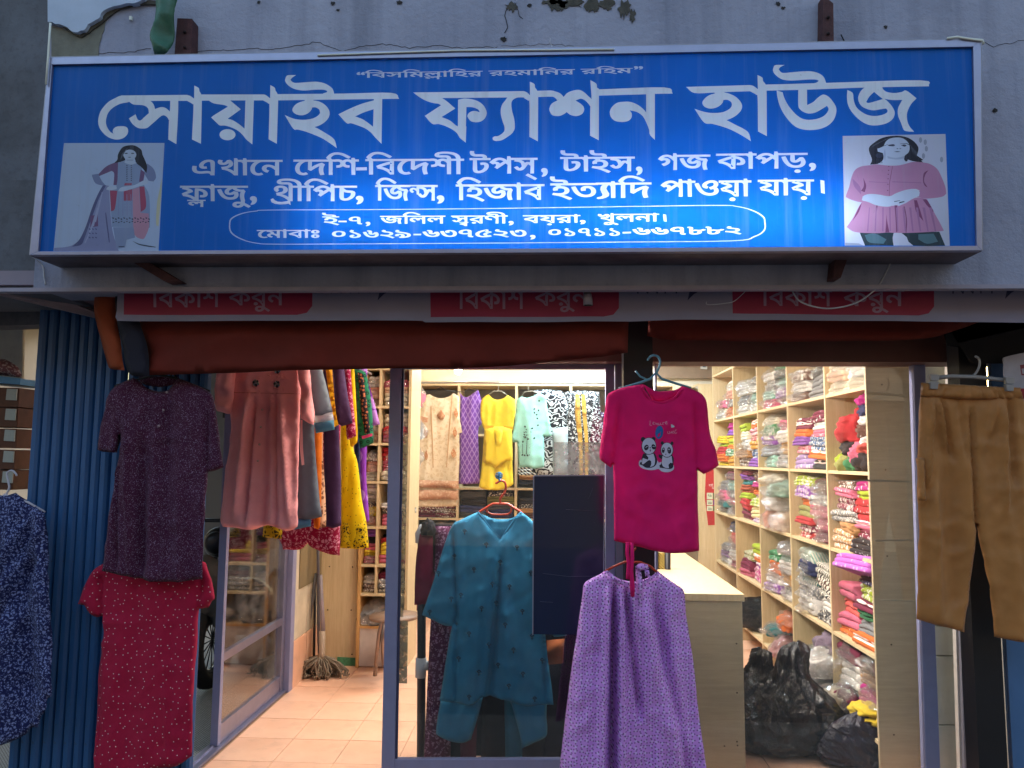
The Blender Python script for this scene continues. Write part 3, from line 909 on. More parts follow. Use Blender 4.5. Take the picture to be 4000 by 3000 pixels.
W_(['টাইস'], 2188, 2480, 613, 670, slope=-.006)
W_([','], 2484, 2510, 585, 668)
W_(['গজ'], 2570, 2775, 605, 664, slope=-.008)
W_(['কাপড়'], 2797, 3155, 600, 660, slope=-.01)
W_([','], 3160, 3188, 575, 653)
W_(['ফ', ('ল', -.62, -.24, .7, .45), 'াজ', 'ু'], 703, 980, 725, 785)
W_([','], 976, 1004, 700, 784)
W_(['থ', 'ীিপচ'], 1057, 1395, 725, 785, extra=[ROP])
W_([','], 1390, 1420, 700, 782)
W_(['িজ', ('ন', .0, .25, .62, .6), ' স'], 1465, 1710, 722, 783)
W_([','], 1706, 1736, 700, 780)
W_(['িহজাব'], 1780, 2127, 720, 781, slope=-.004)
W_(['ইত', 'YA', 'ািদ'], 2148, 2545, 716, 775, slope=-.010)
W_(['পাওয়া'], 2580, 2935, 706, 768, slope=-.006)
W_(['যায়'], 2960, 3180, 702, 763, slope=-.008)
sh.add('small_lettering', [[(3204, 703), (3220, 706), (3222, 757), (3207, 753)]])
W_(['ই'], 1258, 1326, 845, 876)
sh.add('small_lettering', [[(1322, 862), (1354, 862), (1354, 868), (1322, 868)]])
W_(['৭'], 1362, 1415, 846, 876)
W_([','], 1428, 1447, 832, 875)
W_(['জিলল'], 1484, 1740, 843, 874, slope=-.004)
W_(['স', ('ব', -.38, -.20, .55, .5), 'রণী'], 1762, 1984, 842, 873, slope=-.003)
W_([','], 1986, 2007, 830, 872)
W_(['বয়রা'], 2042, 2267, 841, 871, slope=-.006)
W_([','], 2265, 2288, 828, 868)
W_(['খ', 'ু', 'লনা'], 2335, 2575, 836, 866, slope=-.006)
sh.add('small_lettering', [[(2590, 837), (2602, 839), (2604, 866), (2593, 864)]])
W_(['েমাবাঃ'], 1003, 1248, 898, 929)
W_(['০১৬২৯'], 1297, 1605, 898, 929)
sh.add('small_lettering', [[(1615, 913), (1645, 913), (1645, 919), (1615, 919)]])
W_(['৬৩৭৫২৩'], 1650, 2057, 897, 927, slope=-.004)
W_([','], 2070, 2092, 882, 927)
W_(['০১৭১১'], 2142, 2422, 892, 922, slope=-.004)
sh.add('small_lettering', [[(2432, 906), (2465, 905), (2465, 911), (2432, 912)]])
W_(['৬৬৭৮৮২'], 2470, 2897, 888, 918, slope=-.01)
lo = [(1060, 819), (1500, 817), (2000, 812), (2400, 806), (2800, 801), (2880, 805), (2945, 822), (2983, 845), (2990, 865), (2988, 900), (2950, 925), (2860, 942), (2400, 947), (1900, 951), (1400, 954), (1080, 955), (1000, 951), (940, 935), (900, 908), (895, 870), (905, 850), (945, 832), (1000, 823)]
sh.add('border_line', [cr(lo, 5, True, 80)], [[(x + (1943 - x) * .0022 * 1.0 + (2.6 if x < 960 else (-2.6 if x > 2930 else 0)), y + (2.7 if y < 880 else -2.7)) for x, y in cr(lo, 5, True, 80)]])

# printed pictures
def FA(part, L, sub=4, o=(220, 540, 3.607)): sh.add(part, [[(o[0] + a / o[2], o[1] + b / o[2]) for a, b in cr(L, sub)]])
OB = (3270, 510, 3.529)
FA('picture_ground#a', [(107, 68), (1524, 66), (1440, 1590), (-40, 1588)], 1)
FA('pic_veil', [(660, 655), (740, 670), (760, 1000), (790, 1300), (850, 1500), (880, 1588), (-30, 1588), (-30, 1545), (150, 1530), (270, 1480), (370, 1370), (440, 1220), (510, 980), (590, 800)])
FA('pic_veil_dark', [(660, 655), (700, 665), (600, 850), (540, 1010), (470, 1200), (400, 1400), (350, 1500), (220, 1530), (330, 1420), (420, 1230), (500, 990), (580, 800)])
FA('pic_veil_dark', [(690, 1060), (705, 1070), (750, 1440), (740, 1460), (700, 1180)])
FA('pic_rose', [(480, 1090), (585, 1080), (590, 1240), (480, 1255)])
FA('pic_rose', [(820, 345), (870, 340), (860, 660), (805, 660), (815, 500), (780, 460), (600, 535), (590, 510), (700, 400)])
FA('pic_sleeve', [(500, 515), (590, 500), (640, 600), (690, 660), (650, 665), (560, 640), (520, 580)])
FA('pic_dress', [(870, 345), (980, 320), (1110, 325), (1200, 400), (1230, 640), (1310, 820), (1320, 1260), (785, 1250), (750, 730), (850, 660)])
FA('pic_rose', [(1190, 440), (1250, 480), (1225, 610), (1165, 615)])
FA('pic_red', [(755, 735), (860, 740), (825, 990), (770, 1030)])
FA('pic_red', [(965, 632), (1065, 632), (1060, 662), (955, 666)])
FA('pic_red', [(950, 735), (1070, 720), (1065, 880), (950, 880)])
FA('pic_red', [(1170, 680), (1240, 680), (1265, 960), (1190, 1040)])
FA('pic_pink', [(1075, 720), (1165, 690), (1185, 1050), (1300, 1060), (1305, 1250), (1245, 1400), (1200, 1418), (1120, 1380), (1085, 1260)])
FA('pic_sleeve', [(1280, 355), (1370, 430), (1405, 545), (1370, 610), (1300, 600), (1240, 480)])
FA('pic_skin', [(1240, 590), (1300, 600), (1290, 640), (1100, 700), (960, 745), (870, 745), (920, 690), (1100, 660)])
FA('pic_skin', [(740, 680), (850, 680), (850, 715), (760, 735), (700, 720)])
FA('pic_trouser', [(800, 1255), (960, 1255), (1090, 1255), (1110, 1400), (990, 1430), (970, 1540), (850, 1560)])
FA('pic_hair', [(870, 225), (930, 130), (1020, 100), (1110, 105), (1195, 160), (1215, 230), (1255, 320), (1280, 400), (1270, 490), (1200, 410), (1130, 350), (1100, 270), (960, 270), (975, 310), (900, 335), (815, 350), (860, 300)])
FA('pic_skin', ellipse(1035, 232, 92, 72, 16) + [])
FA('pic_skin', [(985, 280), (1085, 280), (1100, 320), (1130, 350), (1050, 372), (960, 345)])
for cx in (985, 1075): FA('pic_line', ellipse(cx, 213, 24, 8, 8), 1)
FA('pic_line', ellipse(1032, 268, 22, 5, 8), 1)
for k_ in range(6):
    FA('pic_hair_light', [(905 + k_ * 12, 290 - k_ * 24), (925 + k_ * 14, 215 - k_ * 14), (935 + k_ * 14, 215 - k_ * 14), (912 + k_ * 12, 300 - k_ * 24)])
    FA('pic_veil_light', [(640 - k_ * 34, 760 + k_ * 110), (655 - k_ * 34, 760 + k_ * 110), (560 - k_ * 30, 1180 + k_ * 60), (545 - k_ * 30, 1180 + k_ * 60)])
for k_ in range(4): FA('pic_veil', [(880 + k_ * 55, 790), (888 + k_ * 55, 790), (880 + k_ * 62, 1090), (868 + k_ * 62, 1090)])
FA('pic_skin_shade', [(985, 300), (1085, 300), (1080, 318), (1000, 318)])
for i in range(9):
    for sx in (0, 1): FA('pic_line', ellipse(995 + sx * 62, 385 + i * 26, 13, 6, 6, .5), 1)
for i in range(14):
    FA('pic_line', ellipse(800 + i * 39, 1125 + (i % 2) * 14, 15, 10, 6, .4), 1)
    FA('pic_line', ellipse(805 + i * 38, 1185 - (i % 2) * 12, 14, 8, 6, -.4), 1)
for i in range(12): FA('pic_veil', ellipse(970 + (i % 3) * 34, 890 + (i // 3) * 40, 11, 8, 6), 1)
for i in range(9): FA('pic_veil_dark', ellipse(470 + (i % 3) * 45, 1280 + (i // 3) * 60, 16, 9, 6, .6), 1)
FA('pic_line', [(1070, 1445), (1180, 1490), (1390, 1528), (1395, 1538), (1300, 1530), (1165, 1502)])
FA('pic_line', [(875, 1522), (960, 1520), (960, 1532), (880, 1534)], 1)
FA('pic_worn', [(1485, 560), (1480, 760), (1440, 1240), (1405, 1200), (1420, 900), (1460, 700)])
FB = lambda part, L, sub=4: FA(part, L, sub, OB)
FB('picture_ground#b', [(76, 74), (1494, 47), (1552, 1586), (106, 1586)], 1)
FB('pic_jeans', [(308, 1400), (785, 1400), (765, 1480), (778, 1586), (385, 1586)], 2)
FB('pic_jeans', [(870, 1400), (1410, 1395), (1490, 1586), (1050, 1586), (960, 1470)], 2)
FB('pic_jeans_light', [(380, 1440), (520, 1420), (680, 1500), (640, 1560), (440, 1540)])
FB('pic_jeans_light', [(1120, 1430), (1330, 1420), (1390, 1530), (1240, 1560), (1120, 1500)])
FB('pic_hair', [(455, 470), (480, 400), (445, 300), (440, 240), (480, 190), (600, 110), (740, 75), (860, 72), (980, 100), (1070, 160), (1120, 235), (1110, 310), (1095, 340), (1190, 405), (1160, 415), (1185, 438), (1060, 425), (975, 400), (945, 430), (740, 440), (560, 460)])
FB('pic_skin', [(640, 210), (690, 130), (790, 98), (900, 105), (975, 160), (1000, 230), (985, 300), (930, 350), (925, 400), (965, 440), (1010, 455), (800, 485), (700, 480), (560, 460), (620, 420), (640, 370), (630, 310), (560, 290), (555, 250), (600, 235)])
FB('pic_hair', [(630, 205), (700, 125), (780, 95), (700, 112), (600, 180), (560, 240), (600, 235)])
FB('pic_line', ellipse(580, 345, 52, 34, 12), 1)
for i in range(4):
    for j in range(3): FB('pic_line', ellipse(545 + i * 24, 395 + j * 24, 7, 9, 6), 1)
FB('pic_line', [(695, 200), (770, 188), (800, 200), (780, 216), (720, 214)])
FB('pic_line', [(880, 205), (925, 192), (960, 205), (930, 222)])
FB('pic_line', [(600, 222), (700, 190), (700, 194), (604, 230)], 1)
FB('pic_line', [(870, 180), (960, 176), (1025, 208), (1000, 228), (1010, 208), (955, 184), (872, 187)], 1)
for cx in (832, 872): FB('pic_line', ellipse(cx, 250, 14, 5, 8), 1)
FB('pic_line', [(780, 292), (830, 286), (880, 292), (830, 298)])
FB('pic_blouse', [(455, 478), (540, 465), (700, 482), (860, 478), (1050, 432), (1200, 442), (1290, 465), (1380, 530), (1440, 640), (1490, 770), (1505, 870), (1440, 915), (1240, 938), (1130, 920), (1060, 905), (1140, 830), (1080, 805), (960, 815), (820, 860), (720, 905), (560, 880), (420, 880), (360, 905), (340, 960), (420, 980), (400, 1000), (260, 975), (140, 930), (122, 895), (165, 780), (200, 640), (250, 540), (340, 492)])
FB('pic_blouse', [(330, 1000), (420, 985), (700, 1035), (900, 1020), (1080, 925), (1240, 945), (1310, 1080), (1400, 1240), (1465, 1365), (1450, 1385), (1240, 1400), (960, 1412), (780, 1410), (700, 1405), (540, 1415), (250, 1400), (130, 1330), (220, 1200)])
FB('pic_fold', [(1195, 590), (1260, 545), (1215, 610), (1200, 700), (1245, 780), (1210, 760), (1185, 700)])
FB('pic_fold', [(360, 650), (400, 760), (380, 850), (330, 830), (370, 760)])
FB('pic_fold', [(790, 1030), (830, 1030), (820, 1150), (845, 1380), (815, 1405), (805, 1200)])
FB('pic_fold', [(680, 1150), (690, 1250), (720, 1400), (665, 1405), (675, 1280)])
FB('pic_fold', [(915, 1050), (935, 1060), (965, 1250), (955, 1410), (945, 1410), (945, 1200)])
FB('pic_fold', [(1060, 960), (1100, 960), (1160, 1150), (1190, 1250), (1090, 1120)])
FB('pic_fold', [(1180, 950), (1240, 960), (1325, 1100), (1320, 1120), (1230, 1020)])
FB('pic_fold', [(500, 1020), (560, 1030), (520, 1250), (540, 1030)])
FB('pic_fold', [(300, 1060), (340, 1000), (300, 1120), (210, 1250)])
FB('pic_skin', [(350, 910), (420, 878), (540, 878), (720, 908), (820, 862), (960, 818), (1080, 812), (1140, 850), (1130, 905), (1060, 925), (960, 990), (850, 1040), (835, 1030), (860, 1000), (770, 1030), (690, 1050), (540, 1030), (430, 985), (350, 965)])
FB('pic_line', [(785, 975), (870, 960), (860, 968), (790, 985)])
FB('pic_line', [(860, 985), (925, 972), (930, 985), (850, 1005)], 1)
for k_ in range(9):
    FB('pic_hair_light', [(470 + k_ * 22, 240 - k_ * 14), (500 + k_ * 24, 205 - k_ * 12), (530 + k_ * 26, 175 - k_ * 9), (500 + k_ * 23, 212 - k_ * 12)])
for k_ in range(5): FB('pic_hair_light', [(1010 + k_ * 20, 190 + k_ * 22), (1030 + k_ * 18, 240 + k_ * 20), (1040 + k_ * 14, 320 + k_ * 14), (1022 + k_ * 18, 240 + k_ * 20)])
for (a_, b_) in (((210, 660), (330, 880)), ((1400, 620), (1440, 880)), ((1290, 560), (1330, 800)), ((260, 560), (300, 720))):
    FB('pic_fold_soft', [a_, (a_[0] + 26, (a_[1] + b_[1]) / 2), b_, (b_[0] - 16, (a_[1] + b_[1]) / 2)])
for k_ in range(10): FB('pic_fold_soft', [(440 + k_ * 92, 1060), (452 + k_ * 95, 1060), (430 + k_ * 104, 1390), (412 + k_ * 104, 1390)])
FB('pic_fold_soft', [(440, 700), (700, 716), (700, 722), (440, 710)], 1); FB('pic_fold_soft', [(760, 700), (1160, 716), (1160, 724), (760, 712)], 1)
FB('pic_skin_shade', [(690, 350), (800, 375), (930, 352), (925, 385), (820, 400), (700, 385)])
FB('pic_skin_shade', [(640, 330), (660, 250), (670, 330), (660, 420)])
for i, yy in enumerate((495, 548, 603, 665, 740, 825)): FB('pic_fold', ellipse(712 - i * 3, yy, 10, 7, 6), 1)
FB('pic_fold', [(762, 490), (768, 490), (725, 720), (722, 900), (717, 900), (718, 720)], 1)
for cx, cy in ((1150, 130), (1230, 250), (1190, 350), (1215, 160), (1440, 400)): FB('pic_worn_grey', ellipse(cx, cy, 22, 40, 8), 2)
FB('pic_worn_grey', [(110, 1545), (300, 1555), (360, 1586), (110, 1586)], 1)
pm = {'face_panel': print_mat('blue_print', '1268c8', .07, .12, .42), 'title_lettering': print_mat('white_print', 'dde2f0', .05, .3, .25), 'small_lettering': print_mat('white_print_clean', 'd2d8ea', .03, .3, .5),
      'border_line': print_mat('line_print', 'c0cdea', .03, .2, .5), 'picture_ground': print_mat('picture_print', 'b6c4e2', .05, .25, .4), 'picture_ground_pale': print_mat('picture_print_pale', 'c3c6da', .05, .25, .4)}
pc = {'pic_veil': '8d90b8', 'pic_veil_dark': '5b5c86', 'pic_rose': '77587f', 'pic_sleeve': '7f87ae', 'pic_dress': '8f9dbf', 'pic_red': 'a8506c', 'pic_pink': 'c08ea6', 'pic_skin': 'bcc6dc', 'pic_trouser': '8c98bc', 'pic_hair': '2d2d3a', 'pic_line': '3b3f55',
      'pic_worn': 'c9c2a8', 'pic_jeans': '35444e', 'pic_jeans_light': '567480', 'pic_blouse': 'b783a6', 'pic_fold': '80496f', 'pic_worn_grey': '9a9fb4', 'pic_hair_light': '5c6070', 'pic_fold_soft': 'a0709a', 'pic_skin_shade': 'a4aec8', 'pic_veil_light': 'a3a6c8'}
ren = {'pic_veil': 'printed_veil', 'pic_veil_dark': 'printed_veil_fold', 'pic_rose': 'printed_rose_panel', 'pic_sleeve': 'printed_sleeve', 'pic_dress': 'printed_dress', 'pic_red': 'printed_red_panel', 'pic_pink': 'printed_pink_panel', 'pic_skin': 'printed_skin', 'pic_trouser': 'printed_trousers', 'pic_hair': 'printed_hair', 'pic_line': 'printed_outline',
       'pic_worn': 'worn_patch', 'pic_jeans': 'printed_jeans', 'pic_jeans_light': 'printed_jeans_highlight', 'pic_blouse': 'printed_blouse', 'pic_fold': 'printed_fold', 'pic_worn_grey': 'stained_patch', 'pic_hair_light': 'printed_hair_strand', 'pic_fold_soft': 'printed_soft_fold', 'pic_skin_shade': 'printed_shade', 'pic_veil_light': 'printed_veil_highlight'}
sh.layers = [('%s#%d' % (ren.get(l[0], l[0]).split('#')[0] + ('_pale' if l[0].endswith('#b') else ''), i),) + l[1:] for i, l in enumerate(sh.layers)]
for k, c in pc.items(): pm[ren[k]] = print_mat(ren[k], c, .12, .18, .35)
sh.build(SY, pm, sign)
# box and frame
OUT = [(192, 224), (3832, 152), (3836, 978), (116, 996)]
INN = [(203, 252), (3802, 182), (3816, 960), (148, 982)]
for i in range(4):
    j = (i + 1) % 4
    pquad('frame_bar', [OUT[i], OUT[j], INN[j], INN[i]], SY - .012, .028, AL if i != 2 else AL, sign, .001)
BK = SY + .185
fo = [P(a, b, SY + .012) for a, b in OUT]
bk = [Vector((p.x, BK + .011, p.z)) for p in fo]
white_in = plain('box_inside', 'e2e2e2', .9, 0, .02, 3, 0)
def panel4(name, a, b, c, d, mat, th):
    n = (b - a).cross(c - a).normalized() * th
    return hexa(name, [a, b, c, d], [a + n, b + n, c + n, d + n], mat, sign)
panel4('top_cover', fo[0], fo[1], bk[1], bk[0], ALD, .003)
panel4('end_cover', fo[1], fo[2], bk[2], bk[1], ALD, .003)
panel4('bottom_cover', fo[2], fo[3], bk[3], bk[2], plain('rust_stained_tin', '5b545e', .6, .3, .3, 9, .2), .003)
panel4('end_cover', fo[3], fo[0], bk[0], bk[3], ALD, .003)
panel4('back_cover', *[p + Vector(((.004 if p.x < 0 else -.004), -.008, (-.004 if i_ < 2 else .004))) for i_, p in enumerate(bk)], white_in, .002)
# loose edging strips along the top
tube('edging_strip', [P(a, b, SY - .016) for a, b in [(1240, 216), (1500, 207), (1780, 198), (2020, 196), (2400, 193)]], .0035, WHITE, sign, 6)
tube('edging_strip', [P(a, b, SY - .016) for a, b in [(3700, 150), (3740, 145), (3780, 152), (3838, 158), (3842, 172)]], .005, WHITE, sign, 6)
tube('edging_strip', [P(a, b, SY - .02) for a, b in [(197, 90), (192, 160), (188, 225), (180, 330)]], .004, WHITE, sign, 6)
# lamps inside the light box
tubm = bpy.data.materials.new('lamp_glow'); tubm.use_nodes = True
tubm.node_tree.nodes['Principled BSDF'].inputs['Emission Color'].default_value = (.75, .88, 1, 1)
tubm.node_tree.nodes['Principled BSDF'].inputs['Emission Strength'].default_value = 2
for (xa, xb, e) in ((1250, 2300, 1.5), (2300, 3330, 2.3)):
    a, b = P(xa, 905, SY + .155), P(xb, 895, SY + .155)
    tube('lamp_tube', [a, b], .012, tubm, sign)
    L = bpy.data.lights.new('sign_lamp', 'AREA'); L.shape = 'RECTANGLE'; L.size = (b - a).length; L.size_y = .03
    L.energy = e; L.color = (.72, .88, 1.0)
    lo_ = bpy.data.objects.new('sign_lamp', L); COL.objects.link(lo_)
    lo_.location = (a + b) / 2 + Vector((0, -.016, 0)); lo_.rotation_euler = (R(90), 0, 0)

# wires and cables on the front
def wire(pts, r, mat, label, cat='wire', name='wire'):
    L = cr([(a, b) for a, b, _ in pts], 6, False, 80)
    ys = np.interp(np.linspace(0, len(pts) - 1, len(L)), range(len(pts)), [c for _, _, c in pts])
    return tag(tube(name, [P(a, b, c) for (a, b), c in zip(L, ys)], r, mat, None, 6), label, cat)
WIREW = plain('white_cable', 'a9a9b5', .5, 0, .05, 5, 0)
wire([(120, 995, 2.9), (165, 1035, WY - .01), (172, 1080, WY - .01), (180, 1118, WY - .01)], .0035, WIREW, 'pale cable running down the wall from the left end of the sign')
wire([(3480, 1025, WY - .012), (3450, 1085, WY - .01), (3420, 1130, WY), (3340, 1185, WY + .03), (3230, 1205, WY + .04), (3130, 1180, WY + .05), (3090, 1130, WY + .05)], .003, WIREW, 'white cable looping down in front of the right banner lettering')
wire([(2920, 1130, WY + .06), (2870, 1175, WY + .05), (2830, 1185, WY + .05), (2765, 1190, WY + .06), (2760, 1176, WY + .06)], .0015, WIREW, 'thin curled white thread between the middle and right banner panels', 'thread')
wire([(2150, 150, WY - .01), (2148, 165, WY - .012), (2156, 180, WY - .012), (2148, 196, SY)], .0014, WIREW, 'twisted white twine tying down the middle of the sign top', 'twine')
wire([(3285, 135, WY - .01), (3300, 165, WY - .012), (3310, 135, WY - .01)], .0025, BLACK, 'short black wire stub beside the right sign bracket')

# hidden bracket arms below the sign
for nm, q, lb in (('bracket_arm', [(495, 1010), (560, 1012), (700, 1095), (640, 1098)], 'rusty bracket arm under the left end of the sign'), ('bracket_arm', [(3265, 985), (3320, 985), (3285, 1085), (3255, 1085)], 'rusty bracket arm under the right end of the sign')):
    tag(pquad(nm, q, WY - .075, .07, RUST, None, .002), lb, 'bracket')

# ---------------------------------------------------------------- porch: banner, awning, beams
BY = 3.06
ban = empty('cloth_banner', (P(2300, 1250, BY).x, BY, P(2300, 1250, BY).z), 'long pale advertising banner with crimson panels and Bengali lettering, hung under the slab', 'banner')
def bsurf(v):
    return Vector((v.x, v.y - .010 * noise.noise((v.x * 2.2, 0, 1)) - .004 * noise.noise((v.x * 9, v.z * 6, 2)), v.z + .004 * noise.noise((v.x * 3, 4, 4))))
bs = Sheet()
def densify(L, st=40):
    out = []
    for i in range(len(L)):
        a, b = Vector(L[i]), Vector(L[(i + 1) % len(L)]); k = max(1, int((b - a).length / st))
        out += [tuple(a.lerp(b, j / k)) for j in range(k)]
    return out
bs.add('banner_cloth', [densify([(461, 1080), (457, 1215), (452, 1240), (460, 1255), (700, 1254), (1650, 1252), (1660, 1258), (2100, 1258), (2460, 1256), (2640, 1249), (3000, 1250), (3500, 1254), (4120, 1262), (4120, 1080)])])
for px_, wd in ((485, 735), (1680, 738), (2860, 788)):
    dy = {485: 0, 1680: 8, 2860: -4}[px_]
    bs.add('crimson_panel#%d' % px_, [densify([(px_, 1080), (px_ + (2 if px_ > 500 else -1), 1230 + dy - (2 if px_ > 2000 else 0)), (px_ + wd - 60, 1230 + dy + (6 if px_ > 2000 else 0)), (px_ + wd - 22, 1222 + dy + (6 if px_ > 2000 else 0)), (px_ + wd, 1195 + dy + (6 if px_ > 2000 else 0)), (px_ + wd, 1080)], 30)])
for x0, x1, y0, y1, sl in ((588, 862, 1136, 1199, 0), (890, 1112, 1136, 1198, 0), (1786, 2052, 1136, 1206, 0), (2085, 2300, 1136, 1200, -.01), (2972, 3252, 1134, 1194, .004), (3292, 3532, 1134, 1200, .004)):
    first = x0 in (588, 1786, 2972)
    bs.add('banner_lettering#%d' % x0, word(['িবকাশ'] if first else ['করুন'], x0, x1, y0 - 4, y1 - (0 if first else 6), .014, sl), rule='glyph')
for x0 in (1285, 2482, 3715):
    bs.add('banner_small_lettering#%d' % x0, word(['িবকাশ'], x0, x0 + 170, 1100, 1146, .006), rule='glyph')
for cx, cy in ((1490, 1138), (2700, 1138), (3940, 1132)):
    bs.add('origami_mark#%d' % cx, [[(cx - 18, cy - 30), (cx + 30, cy), (cx + 10, cy + 12), (cx - 14, cy + 36), (cx - 6, cy)]])
bmats = {'banner_cloth': plain('banner_vinyl', '837b90', .55, 0, .06, 3, .05), 'crimson_panel': plain('crimson_print', '860838', .5, 0, .08, 3, .05), 'banner_lettering': plain('banner_letter_print', '8e7089', .55, 0, .05, 3, 0),
         'banner_small_lettering': plain('dark_letter_print', '30304a', .55, 0, .05, 3, 0), 'origami_mark': plain('navy_print', '262748', .55, 0, .05, 3, 0)}
bs.layers = [('%s' % l[0],) + l[1:] for l in bs.layers]
bs.build(BY, bmats, ban, surf=bsurf)

AWN = plain('awning_cloth', '6a2016', .85, 0, .18, 4, .2)
AWD = plain('awning_dark_stripe', '1c1a2c', .85, 0, .1, 4, .2)
aw = empty('awning', (P(2300, 1300, 3.2).x, 3.2, P(2300, 1300, 3.2).z), 'rolled up rust red cloth awning slung under the shop slab', 'awning')
cloth('awning_cloth', [(560, 1150), (545, 1260), (575, 1360), (580, 1468), (900, 1458), (1200, 1447), (1530, 1441), (1900, 1436), (2300, 1400), (2450, 1380), (2460, 1150)], 3.16, AWN, aw, res=.03, wave=(.022, 2.2, 5.0), top_still=.01, thick=.006, edge=.015, seed=4, sharp=.8)
cloth('awning_cloth', [(2540, 1150), (2530, 1310), (2650, 1330), (3100, 1335), (3550, 1330), (3720, 1295), (3860, 1235), (3900, 1150)], 3.24, AWN, aw, res=.03, wave=(.022, 2.2, 5.0), top_still=.01, thick=.006, edge=.015, seed=8, sharp=.8)
cloth('awning_stripe', [(450, 1150), (462, 1260), (480, 1360), (490, 1440), (520, 1468), (585, 1470), (582, 1360), (548, 1250), (550, 1150)], 3.12, AWD, aw, res=.03, wave=(.012, 6, 3), thick=.008, edge=.02, seed=5)
cloth('awning_edge', [(372, 1130), (374, 1240), (392, 1330), (412, 1420), (430, 1440), (492, 1448), (478, 1350), (458, 1250), (456, 1130)], 3.14, plain('awning_rust_stripe', '8e3c1c', .85, 0, .15, 4, .2), aw, res=.03, wave=(.012, 6, 3), thick=.008, edge=.02, seed=6)
# beam and soffit at the left
bmw = plain('beam_paint', '9d8d94', .9, 0, .1, 7, .2)
o = hexa('side_beam', [P(-40, 1125, 3.02), P(375, 1222, 3.38), P(372, 1239, 3.38), P(-40, 1146, 3.02)], [P(-40, 1125, 3.02) + Vector((.1, .12, .03)), P(375, 1222, 3.38) + Vector((0, .12, .03)), P(372, 1239, 3.38) + Vector((0, .12, .0)), P(-40, 1146, 3.02) + Vector((.1, .12, 0))], bmw)
tag(o, 'narrow pale painted beam running down to the awning at the far left', 'beam')
o = hexa('side_soffit', [P(-200, 1100, 3.02), P(500, 1100, 3.02), P(500, 1225, 3.5), P(-200, 1120, 3.5)], [p + Vector((0, 0, .02)) for p in (P(-200, 1100, 3.02), P(500, 1100, 3.02), P(500, 1225, 3.5), P(-200, 1120, 3.5))], plain('pink_soffit', '7c626c', .9, 0, .08, 3, .1))
struct(o)
# wall above the neighbour's window at the far left
tag(pquad('neighbour_lintel', [(-120, 1130), (330, 1190), (330, 1262), (-120, 1276)], 3.55, .12, DWALL), 'dark lintel of the neighbouring stall above the blue slats', 'lintel')

# ---------------------------------------------------------------- blue slatted gate
gate = empty('folding_gate', (P(300, 2900, 3.45).x, 3.45, -.18), 'blue painted steel slat gate folded open at the left of the shop', 'gate')
t = NT('gate_blue_paint')
n1 = t.noise(3, 5, .6, t.co(scale=(1, 1, .4))); n2 = t.noise(40, 4, .7)
c = t.ramp(n1, [(.3, '234c7c'), (.7, '2f5f94')])
c = t.mix(t.math('MULTIPLY', t.ramp(n2, [(.62, GREY(0)), (.72, GREY(1))]), .6), c, '3f3a44')
t.base(c).rough(t.ramp(n1, [(.3, GREY(.3)), (.7, GREY(.5))]), .5).bump(n1, .5, .01)
BLUE = t.m
GYY = 3.42
x0 = P(92, 2000, GYY).x; x1 = P(760, 2000, GYY).x
step = .0495
k = 0; first = None
x = x0
ztop = P(300, 1110, GYY).z
while x < x1:
    pr = [(0, .03), (.004, .012), (.013, .0), (.032, .0), (.043, .010), (.0505, .028)]
    if first is None:
        Vv, Ff = [], []
        for z in (-.17, ztop):
            for a, b in pr: Vv.append((x + a, GYY + b, z))
            for a, b in pr[::-1]: Vv.append((x + a, GYY + b + .003, z))
        n = len(pr) * 2
        for i in range(n): Ff.append((i, (i + 1) % n, (i + 1) % n + n, i + n))
        first = mesh_obj('slat', Vv, Ff, BLUE, gate)
        fx0 = x
    else:
        c = first.copy(); link(c, gate)
        c.location = first.location + Vector((x - fx0, random.uniform(-.004, .004), 0))
        c.rotation_euler = (0, random.uniform(-.0025, .0025), 0)
    x += step; k += 1
box('back_strap', x0, x1, GYY + .034, GYY + .038, 1.70, 1.735, BLUE, gate)
box('back_strap', x0, x1, GYY + .034, GYY + .038, .7, .735, BLUE, gate)
box('back_strap', x0, x1, GYY + .034, GYY + .038, 1.1, 1.135, BLUE, gate)
wall_l = box('side_shop_wall', P(-200, 2000, 4.3).x, P(905, 2000, 7.2).x, 7.3, 7.4, -.1, 3.0, GW); tag(wall_l, 'grey painted rear wall of the side passage behind the coral dress', 'wall')
tag(box('passage_side_wall', -4.9, -4.8, 3.6, 7.3, -.1, 3.0, GW), 'grey left wall of the side passage, behind the blue gate', 'wall')
struct(box('passage_ceiling', -4.9, -1.72, 3.6, 7.4, 2.75, 2.8, GW))
pbox('pale_door_panel', 640, 1440, 800, 1700, 5.0, .04, WHITE, None); tag(bpy.data.objects['pale_door_panel'], 'pale panel glimpsed above the maroon dress shoulder', 'panel')
tag(pbox('wall_switch_box', 872, 1560, 905, 1632, 7.24, .05, plain('dark_box', '3c3d44', .6), None, .004), 'dark grey wall box beside the sleeve of the coral dress', 'switch box')

